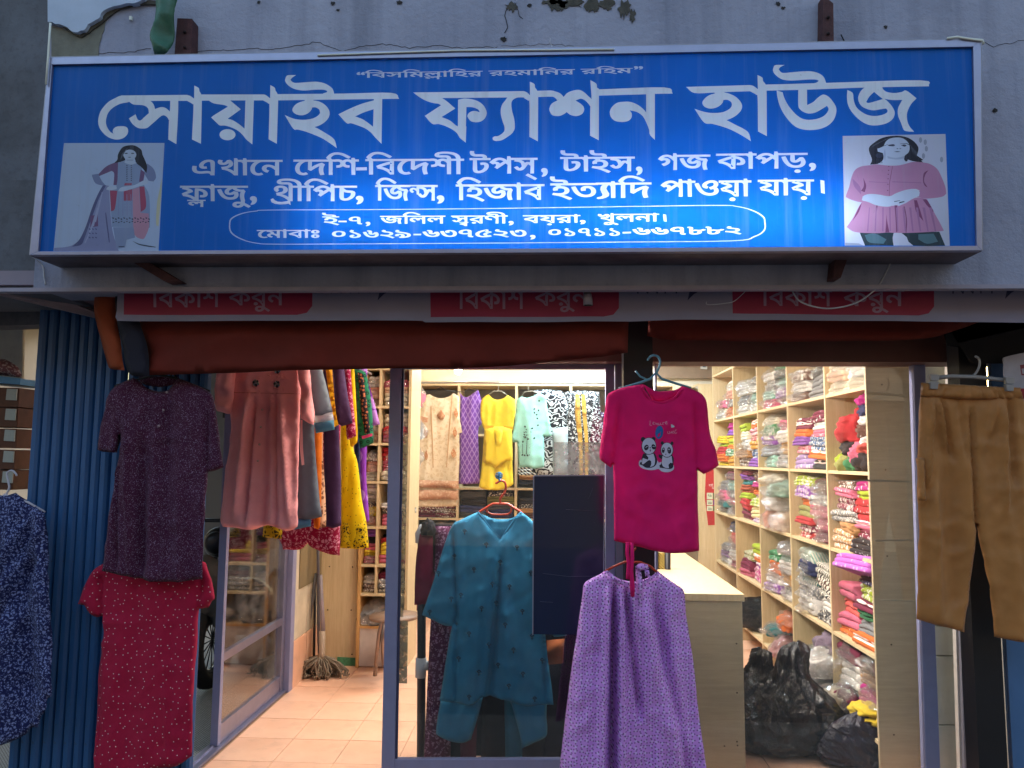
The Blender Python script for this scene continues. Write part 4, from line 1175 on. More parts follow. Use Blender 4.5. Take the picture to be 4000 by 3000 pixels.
# neighbour's stock at the far left edge
st = empty('stall_shelf', (P(30, 1500, 3.7).x, 3.7, P(30, 1500, 3.7).z), 'blue edged shelf of the neighbouring stall at the far left edge', 'shelf')
pquad('shelf_edge', [(-120, 1455), (80, 1478), (78, 1502), (-120, 1490)], 3.56, .3, plain('shelf_blue', '4f86b4', .5), st)
tag(pquad('stall_back_board', [(-140, 1279), (88, 1275), (85, 1480), (-140, 1470)], 4.3, .02, plain('board_white', '9b9c9a', .7)), 'pale board behind the neighbouring stall shelf', 'board')
for i, (ya, xb) in enumerate(((1512, 76), (1590, 72), (1672, 66), (1755, 60), (1835, 52))):
    b = empty('goods_box', P(20, ya + 70, 3.58), ['topmost', 'second', 'middle', 'fourth', 'lowest'][i] + ' brown box with white label in the far left stack', 'box', 'brown boxes stacked at the far left')
    pquad('carton', [(-90, ya), (xb, ya + 3), (xb - 4, ya + 79), (-90, ya + 76)], 3.58, .2, plain('box_brown', '57301f', .6, 0, .3, 14, .1), b, .003)
    pquad('label_card', [(27 - i * 4, ya + 6), (66 - i * 4, ya + 8), (63 - i * 4, ya + 52), (22 - i * 4, ya + 50)], 3.572, .006, plain('label_card', 'a3a49f', .7, 0, .05, 60, 0), b)
tag(cloth('cloth_bundle', [(-80, 1462), (-60, 1420), (0, 1402), (40, 1412), (75, 1440), (84, 1474), (0, 1466)], 3.6, fabric('7d5258', 'print', 'b9a0a0', 1.2), res=.02, thick=.06, edge=.06, wave=(.02, 14, 14), seed=9), 'red and white netted bundle on the blue shelf edge', 'bundle')

# ---------------------------------------------------------------- posts
o = box('steel_post', P(2440, 2000, 3.36).x, P(2556, 2000, 3.36).x, 3.36, 3.45, -.18, P(2500, 1120, 3.36).z, BLACK); tag(o, 'black steel post behind the pink t-shirt, between door and window', 'post')
o = box('steel_post', P(3795, 2400, 3.40).x, P(3905, 2400, 3.40).x, 3.40, 3.5, -.18, P(3850, 1120, 3.4).z, BLACK); tag(o, 'black steel post behind the khaki trousers at the right', 'post')
o = pquad('dark_blind', [(3680, 1235), (4200, 1235), (4200, 1420), (3790, 1420), (3700, 1350)], 3.34, .03, plain('dark_cloth', '15141a', .9), None); tag(o, 'dark bundled sheet under the slab above the khaki trousers', 'sheet')
bp = empty('blue_shutter', (P(4000, 2600, 3.45).x, 3.46, -.18), 'light blue steel shutter panel at the lower right edge', 'shutter')
SHB = plain('shutter_blue', '4f74a4', .4, .2, .08, 5, .05)
box('shutter_panel', P(3925, 2500, 3.46).x, 2.9, 3.46, 3.48, -.18, P(4000, 1420, 3.46).z, SHB, bp)
box('shutter_rib', P(3925, 2500, 3.46).x, P(3940, 2500, 3.46).x, 3.45, 3.459, -.18, P(4000, 1420, 3.46).z, SHB, bp)

# round-cornered signboard at the right edge
rs = empty('round_sign', P(4010, 1600, 3.3), 'white and red round cornered signboard cut off by the right edge of the frame', 'sign')
sb = Sheet()
sb.add('board_face', [cr([(3920, 1415), (3935, 1392), (4100, 1362), (4200, 1362), (4200, 1770), (4010, 1770), (3985, 1740), (3980, 1600), (3925, 1500)], 5)])
sb.add('board_red', [[(3984, 1518), (4200, 1510), (4200, 1750), (4006, 1766), (3990, 1740)]])
sb.add('board_mark', [[(3984, 1426), (4030, 1420), (4030, 1468), (3990, 1466)]], [[(3990, 1440), (4026, 1438), (4026, 1462), (3994, 1460)]])
sb.add('board_lettering', [[(3992, 1562), (4004, 1556), (4010, 1600), (3999, 1600)]])
sb.build(3.30, {'board_face': plain('board_face_paint', 'a09aa6', .5), 'board_red': plain('board_red_paint', '8d0f24', .5), 'board_mark': plain('board_mark_paint', '7c2f3c', .5), 'board_lettering': plain('board_letter_paint', 'a8a4b0', .5)}, rs)
pquad('board_core', [(3925, 1400), (4190, 1366), (4190, 1765), (4000, 1765), (3986, 1600), (3930, 1500)][:4], 3.304, .02, plain('board_face_paint', 'a09aa6', .5), rs)
# lamp socket under the slab
ls = empty('lamp_socket', P(2295, 1165, 3.0), 'empty pale lamp socket hanging in front of the banner middle', 'lamp socket')
tube('socket_cap', [P(2290, 1120, 3.0), P(2296, 1150, 3.0)], .014, plain('socket_brown', '3b2c2e', .5), ls, 12)
tube('socket_shell', [P(2296, 1150, 3.0), P(2297, 1192, 3.0)], .018, plain('socket_grey', '857c86', .5), ls, 14, rs=[.016, .0195])
tube('socket_mouth', [P(2297, 1192.5, 3.0), P(2297, 1194, 3.0)], .0165, BLACK, ls, 14)

# ---------------------------------------------------------------- shop interior shell
RW = 1.96
o = box('shop_back_wall', -1.72, 2.2, 7.72, 7.8, -.1, 2.85, INW); tag(o, 'warm cream painted back wall of the shop behind the hanging dresses', 'wall')
o = box('shop_side_wall', RW, RW + .1, GY + .05, 7.72, -.1, 2.85, INW); tag(o, 'cream painted right side wall of the shop behind the shelf unit', 'wall')
o = box('shop_side_wall', -1.80, -1.70, 5.02, 7.72, -.1, 2.85, INW); tag(o, 'cream painted left side wall of the shop beyond the open glass panel', 'wall')
struct(box('shop_ceiling', -1.8, 2.2, GY + .1, 7.8, 2.85, 2.9, INW))
o = box('transom_wall', -1.78, -1.70, GY + .1, 5.02, P(1100, 1400, 4.5).z + .1, 2.85, INW); tag(o, 'cream wall strip above the open glass side panel', 'wall')

def lamp(name, x, y, z, sx, sy, e, col, label, rot=(0, 0, 0)):
    e_ = empty(name, (x, y, z), label, 'lamp')
    m = bpy.data.materials.new('lamp_glow'); m.use_nodes = True
    b = m.node_tree.nodes['Principled BSDF']
    b.inputs['Emission Color'].default_value = tuple(col) + (1,); b.inputs['Emission Strength'].default_value = 12
    box('lamp_base', x - sx / 2, x + sx / 2, y - sy / 2, y + sy / 2, z + .012, z + .03, WHITE, e_)
    box('lamp_tube', x - sx / 2, x + sx / 2, y - sy / 2 + .01, y + sy / 2 - .01, z, z + .012, m, e_)
    L = bpy.data.lights.new(name, 'AREA'); L.shape = 'RECTANGLE'; L.size = sx; L.size_y = sy; L.energy = e; L.color = col
    lo2 = bpy.data.objects.new(name, L); COL.objects.link(lo2); lo2.location = (x, y, z - .006); lo2.rotation_euler = rot
WARM = (1.0, .89, .76)
lamp('tube_lamp', -.15, 3.84, 2.16, .9, .06, 32, (1.0, .93, .86), 'unseen tube lamp added behind the lintel to brighten the coral dress', (R(50), 0, R(-130)))  # hidden lamp, added and aimed to brighten the coral dress front
lamp('tube_lamp', .1, 4.5, 2.78, 1.2, .10, 11.8, WARM, 'warm tube lamp on the shop ceiling near the glass door')
lamp('tube_lamp', -.1, 5.9, 2.78, 1.2, .10, 11.8, WARM, 'warm tube lamp in the middle of the shop ceiling')
lamp('cool_tube_lamp', .45, 6.75, 2.70, .9, .08, 22, (.72, .90, 1.0), 'cool white tube lamp over the black and white printed fabrics')
# bulb on the back wall
bl = empty('wall_bulb', P(1790, 1446, 7.4), 'glowing warm bulb high on the back wall above the hanging dresses', 'lamp')
mg = bpy.data.materials.new('bulb_glow'); mg.use_nodes = True
mg.node_tree.nodes['Principled BSDF'].inputs['Emission Color'].default_value = (1, .85, .6, 1); mg.node_tree.nodes['Principled BSDF'].inputs['Emission Strength'].default_value = 25
c_ = P(1790, 1446, 7.4)
def sphere(name, c, rx, ry, rz, mat, parent=None, seg=16, rings=10):
    V, F = [], []
    for i in range(rings + 1):
        th = math.pi * i / rings
        for j in range(seg):
            ph = 2 * math.pi * j / seg
            V.append((c[0] + rx * math.sin(th) * math.cos(ph), c[1] + ry * math.sin(th) * math.sin(ph), c[2] + rz * math.cos(th)))
    for i in range(rings):
        for j in range(seg):
            F.append((i * seg + j, (i + 1) * seg + j, (i + 1) * seg + (j + 1) % seg, i * seg + (j + 1) % seg))
    o = mesh_obj(name, V, F, mat, parent, smooth=True)
    bm = bmesh.new(); bm.from_mesh(o.data); bmesh.ops.remove_doubles(bm, verts=bm.verts, dist=1e-5); bmesh.ops.recalc_face_normals(bm, faces=bm.faces); bm.to_mesh(o.data); bm.free()
    return o
sphere('bulb', c_, .035, .035, .045, mg, bl)
tube('bulb_holder', [c_ + Vector((0, .03, .03)), c_ + Vector((0, .3, .05))], .02, WHITE, bl)
pl_ = bpy.data.lights.new('wall_bulb', 'POINT'); pl_.energy = 2.4; pl_.color = (1, .82, .58); pl_.shadow_soft_size = .05
po = bpy.data.objects.new('wall_bulb', pl_); COL.objects.link(po); po.location = c_ + Vector((0, -.1, 0))

# ---------------------------------------------------------------- glazing
door = empty('sliding_door', (P(1950, 2990, GY).x, GY, 0), 'aluminium framed sliding glass door in the middle with the teal outfit behind it', 'door')
pquad('stile', [(1525, 1380), (1569, 1380), (1540, 3060), (1488, 3060)], GY, .04, ALB, door, .002)
pquad('stile', [(2366, 1380), (2400, 1380), (2404, 3060), (2366, 3060)], GY, .04, ALB, door, .002)
pquad('bottom_rail', [(1539, 2966), (2366, 2966), (2366, 3060), (1539, 3060)], GY + .004, .03, ALB, door, .002)
pquad('top_rail', [(1569, 1380), (2366, 1380), (2366, 1442), (1567, 1442)], GY + .004, .03, AL, door, .002)
pquad('rubber_seal', [(1569, 1442), (1578, 1442), (1552, 2966), (1540, 2966)], GY + .01, .012, plain('seal', '3a3c58', .7), door)
pquad('glass_pane', [(1566, 1440), (2368, 1440), (2368, 2970), (1538, 2970)], GY + .016, .005, GLASS, door)
o = pquad('door_jamb', [(2404, 1350), (2438, 1350), (2440, 3060), (2407, 3060)], GY - .02, .08, AL, None, .002); tag(o, 'aluminium jamb between the sliding door and the black post', 'jamb')
win = empty('shop_window', (P(3050, 2990, GY).x, GY, 0), 'large fixed glass window at the right in front of the stocked shelves', 'window')
pquad('frame_post', [(3567, 1380), (3613, 1380), (3676, 3060), (3619, 3060)], GY, .05, ALB, win, .002)
pquad('frame_post', [(2558, 1380), (2566, 1380), (2572, 3060), (2564, 3060)], GY, .05, ALB, win, .002)
pquad('glass_pane', [(2560, 1400), (3572, 1400), (3622, 3060), (2562, 3060)], GY + .016, .005, GLASS, win)
TAPE = plain('clear_tape', 'b5ab94', .35, 0, .05, 30, .1)
for q in ([(3228, 1876), (3440, 1873), (3560, 1880), (3560, 1885), (3440, 1879), (3228, 1882)][:4], [(3418, 2108), (3566, 2106), (3566, 2113), (3418, 2115)], [(3440, 2342), (3574, 2346), (3574, 2350), (3440, 2346)]):
    pquad('tape_strip', q, GY + .012, .0015, TAPE, win)
# film pieces stuck on the door glass
t = NT('frosted_film')
n1 = t.noise(9, 5, .7)
df = t.n('ShaderNodeBsdfDiffuse', {'Color': lin('c9c8c2')}); tr = t.n('ShaderNodeBsdfTransparent', {})
mx = t.n('ShaderNodeMixShader', {0: t.ramp(n1, [(.35, GREY(.25)), (.7, GREY(.62))]), 1: tr.outputs[0], 2: df.outputs[0]})
t.t.links.new(mx.outputs[0], t.out.inputs[0])
pquad('film_sheet', [(2163, 1727), (2364, 1727), (2364, 1853), (2164, 1852)], GY + .010, .002, t.m, door)
t = NT('dark_mirror_film'); t.base('1c2644').rough(.16, .5); t.b.inputs['Coat Weight'].default_value = .3
dp = empty('leaning_mirror', P(2225, 2480, GY - .02), 'dark navy mirror like panel propped on the door glass beside the teal outfit', 'mirror')
pquad('panel_sheet', [(2087, 1859), (2362, 1857), (2356, 2480), (2083, 2478)], GY - .012, .006, t.m, dp)
EDG = plain('panel_edge', '8d93a8', .3, .3, .05, 9, 0)
for q in ([(2085, 1856), (2364, 1854), (2364, 1859), (2085, 1861)], [(2082, 1861), (2087, 1861), (2083, 2480), (2079, 2480)], [(2359, 1859), (2363, 1859), (2358, 2480), (2354, 2480)]):
    pquad('edge_strip', q, GY - .015, .011, EDG, dp)
SCR = plain('scratch_mark', '4a5470', .6, 0, .05, 9, 0)
for pts_ in ([(2316, 1905), (2306, 1932), (2298, 1950)], [(2120, 2240), (2220, 2252), (2340, 2250)], [(2110, 2350), (2160, 2353)], [(2320, 2040), (2321, 2043)], [(2210, 1990), (2330, 1996)]):
    tube('scratch', [P(a, b, GY - .0128) for a, b in pts_], .0008, SCR, dp, 4)
# worn tape residue down the left of the pane
for q, nm in (([(1552, 1700), (1596, 1690), (1575, 2410), (1560, 2410)], 'tape'), ([(1556, 2425), (1594, 2425), (1590, 2670), (1552, 2668)], 'b')):
    t = film_mat('tape_residue', 'c8b48c', .45, .9) if nm == 'tape' else MC.setdefault('tr', film_mat('tape_residue', 'b8a888', .5, .9))
    pquad('tape_residue', q, GY + .024, .001, t, door)

# side panel standing open, perpendicular to the street
XP = -1.70
sp = empty('side_glass_panel', (XP, 4.45, 0), 'aluminium framed glass side panel receding into the shop beside the mop', 'glass panel')
ya, yb = YonX(892, XP), YonX(1132, XP)
zt = 2.3
box('stile', XP - .03, XP + .01, ya, ya + .035, .02, zt, ALB, sp, .002)
box('stile', XP - .03, XP + .01, yb - .05, yb, .02, zt, AL, sp, .002)
box('jamb', XP - .03, XP + .045, yb + .005, yb + .075, .0, zt, ALB, sp, .002)
box('bottom_rail', XP - .02, XP + .005, ya + .035, yb - .05, .02, .115, AL, sp, .002)
z1_ = 1.5 + (1790 - 2620) / 2950 * ya
box('middle_rail', XP - .02, XP + .005, ya + .035, yb - .05, .43, .475, AL, sp, .002)
box('glass_pane', XP - .008, XP - .004, ya + .03, yb - .04, .1, zt, glass_mat('side_glass', .22, .04), sp)
box('floor_track', XP - .05, XP + .03, 3.45, ya + 1.1, .003, .018, AL, sp, .002)
box('track_rib', XP - .015, XP - .005, 3.45, ya - .01, .018, .03, AL, sp)
SKT = TILE
pw = empty('pillar', (XP + .03, 5.25, 0), 'dirty white pillar wall with pink tiled skirting behind the mop', 'pillar')
box('pillar_face', XP, XP + .035, yb + .08, 5.62, .30, 2.85, plain('dirty_white', 'c4baa4', .8, 0, .18, 5, .2), pw)
for k in range(2): box('skirting_tile', XP, XP + .042, yb + .085 + k * .27, yb + .35 + k * .27, .0, .298, SKT, pw, .001)
pw2 = box('mirror_strip', XP + .036, XP + .042, yb + .16, 5.58, .62, 1.6, plain('dim_mirror', '8f8468', .2, .3, .05, 5, .0), pw)

# ---------------------------------------------------------------- cabinet and mop
cb = empty('cabinet', (P(1330, 2600, 5.55).x, 5.7, 0), 'tall pale wood laminate cabinet side behind the mop', 'cabinet')
pquad('side_board', [(1256, 1400), (1404, 1400), (1392, 2606), (1250, 2600)], 5.55, .03, LAM, cb, .002)
pquad('base_label', [(1318, 2566), (1388, 2570), (1387, 2604), (1314, 2600)], 5.543, .004, plain('green_label', '4c8a63', .7, 0, .3, 60, 0), cb)
for cx, cy in ((1287, 2213), (1377, 2215), (1280, 2382), (1372, 2383), (1375, 2556), (1285, 2050)):
    tube('screw_cap', [P(cx, cy, 5.549), P(cx, cy, 5.543)], .0055, plain('screw_dark', '4a3a26', .6), cb, 8)
mop = empty('mop', P(1262, 2640, 5.3), 'grey string mop standing upright against the cabinet', 'mop')
HM = plain('mop_handle', '6d6d78', .35, .5)
tube('handle', [P(1240, 1900, 5.35), P(1243, 2240, 5.35), P(1244, 2470, 5.32), P(1248, 2560, 5.3)], .011, HM, mop)
tube('plastic_sleeve', [P(1252, 2245, 5.30), P(1262, 2470, 5.28)], .017, plain('mop_tube', '8f8890', .4), mop, rs=[.013, .017])
tube('socket', [P(1259, 2465, 5.27), P(1258, 2550, 5.26), P(1254, 2572, 5.26)], .02, plain('mop_socket', 'a08e7a', .6), mop, rs=[.022, .022, .033])
STR = plain('mop_string', '7d7060', .95, 0, .35, 60, .6)
rg = random.Random(5)
for k in range(110):
    a = rg.uniform(0, 2 * math.pi); rr = rg.uniform(.03, .15)
    ox = math.cos(a) * rr * 1.15 + .012; oy = math.sin(a) * rr * .7
    c0 = P(1254, 2566, 5.26)
    top = c0 + Vector((ox * .12, oy * .12, rg.uniform(-.01, .01)))
    end = Vector((c0.x + ox + rg.uniform(-.02, .02), c0.y + oy, rg.uniform(.008, .03)))
    mid = top.lerp(end, .45) + Vector((ox * .25, oy * .25 - .01, rg.uniform(.0, .035)))
    q3 = top.lerp(end, .8) + Vector((ox * .30 + rg.uniform(-.02, .02), rg.uniform(-.02, .02), .004))
    q3.z = max(q3.z, .012)
    curl = end + Vector((rg.uniform(-.03, .03), rg.uniform(-.03, .03), 0))
    tube('mop_string', [top, mid, q3, end, curl], .0058, STR, mop, 5)
br = empty('dustpan_handle', P(1225, 2440, 5.35), 'second grey pole leaning beside the mop against the pillar', 'pole')
tube('pole', [P(1236, 2240, 5.36), P(1206, 2440, 5.36)], .013, plain('pole_grey', '7d8088', .4, .3), br)
tube('pole_rod', [P(1232, 2250, 5.4), P(1226, 2600, 5.38)], .009, BLACK, br)

# stool at the edge of the left cupboard
stl = empty('stool', P(1470, 2640, 5.1), 'steel legged stool half hidden behind the sliding door post', 'stool')
for pts in ([(1518, 2420), (1490, 2432), (1480, 2480), (1464, 2640)], [(1500, 2428), (1494, 2500), (1500, 2600)]):
    tube('leg', [P(a, b, 5.1) for a, b in pts], .014, plain('stool_steel', '8b7a70', .3, .7), stl)
tube('seat', [P(1540, 2414, 5.25), P(1540, 2402, 5.25)], .17, plain('stool_seat', '8a6f5c', .5), stl, 24)

# ---------------------------------------------------------------- shelf unit on the right wall
XF = P(3395, 2000, 3.86).x
BAYY = [3.86] + [YonX(p, XF) for p in (3228, 3080, 2962, 2868, 2788)]
LEV = [.15, .547, 1.005, 1.436, 1.866, 2.30]
su = empty('shelf_unit', (XF, 3.86, 0), 'tall laminate pigeonhole shelf unit along the right wall filled with folded cloth', 'shelf unit')
box('end_panel', XF, RW - .01, 3.86 - .018, 3.86, 0, 2.6, LAMG, su, .0015)
for (cx, cy) in ((3445, 1502), (3459, 1835), (3466, 2172), (3482, 2518), (3492, 2870)):
    tube('screw_cap', [P(cx, cy, 3.842), P(cx, cy, 3.837)], .004, plain('screw_dark', '4a3a26', .6), su, 8)
for i, yy in enumerate(BAYY[1:]):
    box('divider', XF, RW - .012, yy - .009, yy + .009, 0, 2.6, LAM, su, .001)
box('back_panel', RW - .008, RW - .001, 3.86, BAYY[-1], 0, 2.6, LAM, su)
for i in range(5):
    for z in [.02] + LEV + [2.58]:
        if z == .02 and i < 4: continue
        box('shelf_board', XF + .003, RW - .013, BAYY[i] + (.0095 if i else .0005), BAYY[i + 1] - .0095, z - .009, z + .009, LAM, su, .001)

def fold_proto(h, n, seed, dep=.25, ln=.26):
    rg = random.Random(seed)
    prof = [(dep, 0), (dep * .5, 0)]
    hh = h / n
    for k in range(n):
        off = rg.uniform(0, .016)
        for j in range(6):
            a = -math.pi / 2 + math.pi * j / 5
            prof.append((off + hh * .62 - math.cos(a) * hh * .62 * rg.uniform(.85, 1.1), k * hh + hh / 2 + math.sin(a) * hh * .48))
        if k < n - 1: prof.append((off + hh * 1.1, (k + 1) * hh))
    prof += [(dep * .35, h * 1.02), (dep * .7, h * .98), (dep, h * .95)]
    m = len(prof); K = 9
    V, F = [], []
    for i in range(K):
        t = i / (K - 1)
        yy = (t - .5) * ln
        for (u, v) in prof:
            e = (1 - abs(2 * t - 1) ** 6 * .12)
            dz = noise.noise((u * 14, yy * 11, seed)) * h * .22 * (v / h)
            V.append((u + noise.noise((yy * 13, v * 22, seed + 7)) * .012, yy, v * e + dz))
    for i in range(K - 1):
        for j in range(m - 1):
            F.append((i * m + j, (i + 1) * m + j, (i + 1) * m + j + 1, i * m + j + 1))
        F.append((i * m + m - 1, (i + 1) * m + m - 1, (i + 1) * m, i * m))
    F.append(tuple(range(m))); F.append(tuple((K - 1) * m + j for j in range(m))[::-1])
    me = bpy.data.meshes.new('folded_cloth'); me.from_pydata(V, [], F); me.update()
    bm = bmesh.new(); bm.from_mesh(me); bmesh.ops.recalc_face_normals(bm, faces=bm.faces); bm.to_mesh(me); bm.free()
    me.polygons.foreach_set('use_smooth', [True] * len(me.polygons))
    me.materials.append(None)
    return me
PROT = {}
for hi, h in enumerate((.028, .04, .055)):
    for s in range(5): PROT[(hi, s)] = (fold_proto(h, (2 if hi == 0 else 2 + (s % 2)) if hi < 2 else 3, 10 * hi + s), h)
def facet(p):
    d_, _ = noise.voronoi(p)
    return min(.5, d_[1] - d_[0])
def lump_proto(seed, amp=.35, spiky=1.0, sub=3, name='bundle'):
    bm = bmesh.new(); bmesh.ops.create_icosphere(bm, subdivisions=sub, radius=1)
    for v in bm.verts:
        p = v.co.copy()
        n1 = noise.noise(p * 1.6 + Vector((seed, 0, 0)))
        n2 = 1 - abs(noise.noise(p * 3.2 + Vector((0, seed, 0)))) * 3
        n3 = 1 - abs(noise.noise(p * 7 + Vector((0, 0, seed)))) * 3
        v.co = p * (1 + amp * n1 + amp * .25 * n2 * spiky + amp * .10 * n3 * spiky - (.34 if spiky > 2 else .30) * facet(p * (3.2 if spiky > 2 else 2.4) + Vector((seed, 1, 2))) - (0 if spiky > 2 else .12) * facet(Vector((p.x * 5, p.y * 5, p.z * 9)) + Vector((1, seed, 2))))
        if v.co.z < -.55: v.co.z = -.55 + (v.co.z + .55) * .1
        v.co.z += .55
    me = bpy.data.meshes.new(name); bm.to_mesh(me); bm.free()
    me.polygons.foreach_set('use_smooth', [spiky < 2] * len(me.polygons)); me.materials.append(None)
    return me
LUMP = [lump_proto(s * 3.1 + 1, sub=4) for s in range(5)]
WRAPM = [lump_proto(s * 2.7 + 20, .22, 2.2, 3, 'plastic_wrap') for s in range(4)]

CN = {'cream': 'd9cfb4', 'white': 'd9d6d0', 'grey': '77797c', 'dark grey': '3c3d42', 'black': '17161b', 'red': 'b01822', 'magenta': 'ac1470', 'pink': 'd0607e', 'rose': 'b8506a', 'salmon': 'd98a6c', 'orange': 'd9641c', 'tan': 'b5824c',
      'brown': '5a3a30', 'maroon': '6b1230', 'violet': '7c3fa0', 'lilac': 'a58bc4', 'navy': '1b2450', 'blue': '1d4a80', 'teal': '1c6a6a', 'green': '2f7a4a', 'lime': '9ab01c', 'yellow': 'd9b820', 'olive': '8a8c48', 'rust': '9c3a1c', 'purple grey': '6f5f72', 'peach': 'e0b090', 'mint': '8fc4b4', 'coral': 'd8504a', 'mustard': 'c88a24', 'turquoise': '2a8a9a'}
def mute(h, k=.2, to=(118, 104, 98)):
    return ''.join('%02x' % int(int(h[i:i + 2], 16) * (1 - k) + to[i // 2] * k) for i in (0, 2, 4))
CN = {k_: mute(v_) for k_, v_ in CN.items()}
PD = {'s': ('solid', '', 'ffffff'), 'd': ('dots', 'dotted', 'd8d4d0'), 'p': ('print', 'printed', 'dcd4c8'), 'r': ('ring', 'ring patterned', 'e8d8d0'), 't': ('stripes', 'striped', 'd8d0c0'), 'c': ('scroll', 'leaf patterned', 'e4b8d4')}
ORD = ['first', 'second', 'third', 'fourth', 'fifth', 'sixth', 'seventh', 'eighth', 'ninth', 'tenth', 'eleventh', 'twelfth']
def place(me, mat, loc, rz=0, sc=(1, 1, 1), name=None, rx=0, ry=0):
    o = bpy.data.objects.new(name or me.name.split('.')[0], me)
    COL.objects.link(o)
    o.material_slots[0].link = 'OBJECT'; o.material_slots[0].material = mat
    o.location = loc; o.rotation_euler = (rx, ry, rz); o.scale = sc
    return o
def wrap(o, sc, dz=0.0, mat=None):
    w_ = place(random.choice(WRAPM), mat or FILM, (.1, 0, dz), random.uniform(0, 6), sc, 'plastic_wrap')
    w_.parent = o
    return w_
rs_ = random.Random(21)
FAT = 1.55
GOODS = []
def stack(items, x, y, z, rz, where, lenscale=1.0, dscale=1.0, group='folded cloths on the shelves', hs=1.0, jx=.03, maxz=None, far=False):
    """items from the top down; words like 'red:d' or 'grey:s*' (* = in clear plastic)"""
    zz = z
    seq = list(reversed(items))
    built = []
    for k, it in enumerate(seq):
        c, p = it.rstrip('*').split(':')
        film = it.endswith('*')
        pat, word_, c2 = PD[p]
        hi = rs_.choice((0, 0, 1, 1, 2)) if not film else rs_.choice((1, 2))
        me, h = PROT[(hi, rs_.randrange(5))]
        h *= hs * FAT * rs_.uniform(.85, 1.2)
        if maxz and zz + h > maxz: break
        a = rz + rs_.uniform(-.13, .13)
        jit = rs_.uniform(-.004, jx)
        off = Vector((math.cos(rz) * jit, math.sin(rz) * jit, 0))
        o = place(me, fabric(CN[c], pat, c2, rs_.choice((.8, 1.1, 1.5))), (x + off.x, y + off.y + rs_.uniform(-.008, .008), zz), a, (dscale * rs_.uniform(.92, 1.04), lenscale * rs_.uniform(.9, 1.06), h / PROT[(hi, 0)][1]), 'folded_cloth', rs_.uniform(-.05, .05), rs_.uniform(-.05, .05))
        built.append((o, c, word_, film))
        if film: wrap(o, (.135, .14, .035))
        zz += h * .93
    n = len(built)
    for k, (o, c, word_, film) in enumerate(built):
        pos = n - 1 - k
        if far:
            GOODS.append(o); continue
        tag(o, f"{'plastic wrapped ' if film else ''}{c}{' ' + word_.replace(' ', '-') if word_ else ''} {'cloth' if film else 'folded cloth'}, {ORD[min(pos, 11)]} from top, {where}", 'folded cloth', group)
    return zz
def bundle(c, p, x, y, z, sx, sy, sz, where, film=False, mat=None, cat='cloth bundle', name='cloth_bundle', seed=None):
    pat, word_, c2 = PD[p]
    if x > XF - .1 and y < BAYY[-1]:
        m_ = max(sx, sy) * (.62 if y > BAYY[1] else 1.05)
        for i_ in range(5):
            if BAYY[i_] <= y <= BAYY[i_ + 1]:
                y = min(max(y, BAYY[i_] + m_ + .02), BAYY[i_ + 1] - m_ - .02) if BAYY[i_ + 1] - BAYY[i_] > 2 * m_ + .05 else (BAYY[i_] + BAYY[i_ + 1]) / 2
    me = LUMP[seed if seed is not None else rs_.randrange(5)]
    o = place(me, mat or fabric(CN[c], pat, c2), (x, y, z), rs_.uniform(0, 6), (sx, sy, sz), name)
    if film:
        w_ = place(rs_.choice(WRAPM), FILM, (0, 0, -.02), rs_.uniform(0, 6), (1.12, 1.12, 1.15), 'plastic_wrap'); w_.parent = o
    tag(o, f"{'plastic wrapped ' if film else 'crumpled '}{c}{' ' + word_ if word_ else ''} cloth bundle {where}", cat, 'cloth bundles on the shelves')
    return o
BN = ['nearest right bay', 'second right bay', 'third right bay', 'fourth right bay', 'farthest right bay']
LN = {5: 'top shelf', 4: 'second shelf', 3: 'third shelf', 2: 'fourth shelf', 1: 'fifth shelf', 0: 'bottom shelf'}
LZ = {5: 1.866, 4: 1.436, 3: 1.005, 2: .547, 1: .15, 0: .0}
def bay(i, lev, cols, **k):
    y0, y1 = BAYY[i] + .02, BAYY[i + 1] - .02
    n = len(cols)
    for c, items in enumerate(cols):
        yc = y1 - (y1 - y0) * (c + .5) / n          # columns listed from far to near
        side = '' if n == 1 else ('far stack, ' if c == 0 else ('near stack, ' if c == n - 1 else 'middle stack, '))
        stack(items.split(), XF + .012, yc, LZ[lev] + .0095, 0, f"{side}{LN[lev]}, {BN[i]}", lenscale=min(1.05, (y1 - y0) / n / .262), dscale=.98, maxz=LZ[lev] + .41, **k)
bay(0, 5, ['white:s* cream:s* peach:s* cream:s*', 'yellow:s* white:s* grey:s* white:s* cream:s*'])
bay(0, 3, ['white:p pink:r mustard:d dark|grey:p pink:d maroon:p grey:p tan:s tan:p'.replace('dark|grey', 'brown'), 'blue:d brown:p magenta:d lime:s red:d pink:r maroon:d black:d'], hs=1.15)
bay(0, 2, ['rose:s coral:s pink:s orange:d', 'magenta:c pink:p white:p navy:d lime:p maroon:r green:s grey:s orange:r'], hs=1.15)
bay(1, 5, ['brown:p* white:s* brown:s*', 'grey:s* black:s* grey:s grey:s'])
bay(1, 4, ['maroon:r orange:s purple|grey:s pink:p lilac:d'.replace('purple|grey', 'violet'), 'blue:t* pink:p orange:p red:p mustard:d brown:t maroon:d white:d pink:d blue:p orange:r black:r'], hs=1.0)
bay(1, 3, ['violet:p lime:p violet:p orange:s olive:s red:s maroon:p red:p', 'rust:r rust:s pink:s* brown:s* grey:p* rose:s* pink:s* maroon:s*'], hs=1.1)
bay(1, 2, ['turquoise:t mint:t* navy:s* teal:t* grey:p* white:p*', 'maroon:p olive:p lime:s black:t brown:t black:t white:p black:p'], hs=1.1)
bay(2, 5, ['white:s* grey:p* mint:s* pink:s*', 'green:s* black:s* mint:s* violet:p* maroon:p*'])
bay(2, 4, ['cream:s* green:p* violet:r* grey:s* mint:s*', 'brown:s* green:p* magenta:r* rose:s* white:p* mustard:s* grey:p*'])
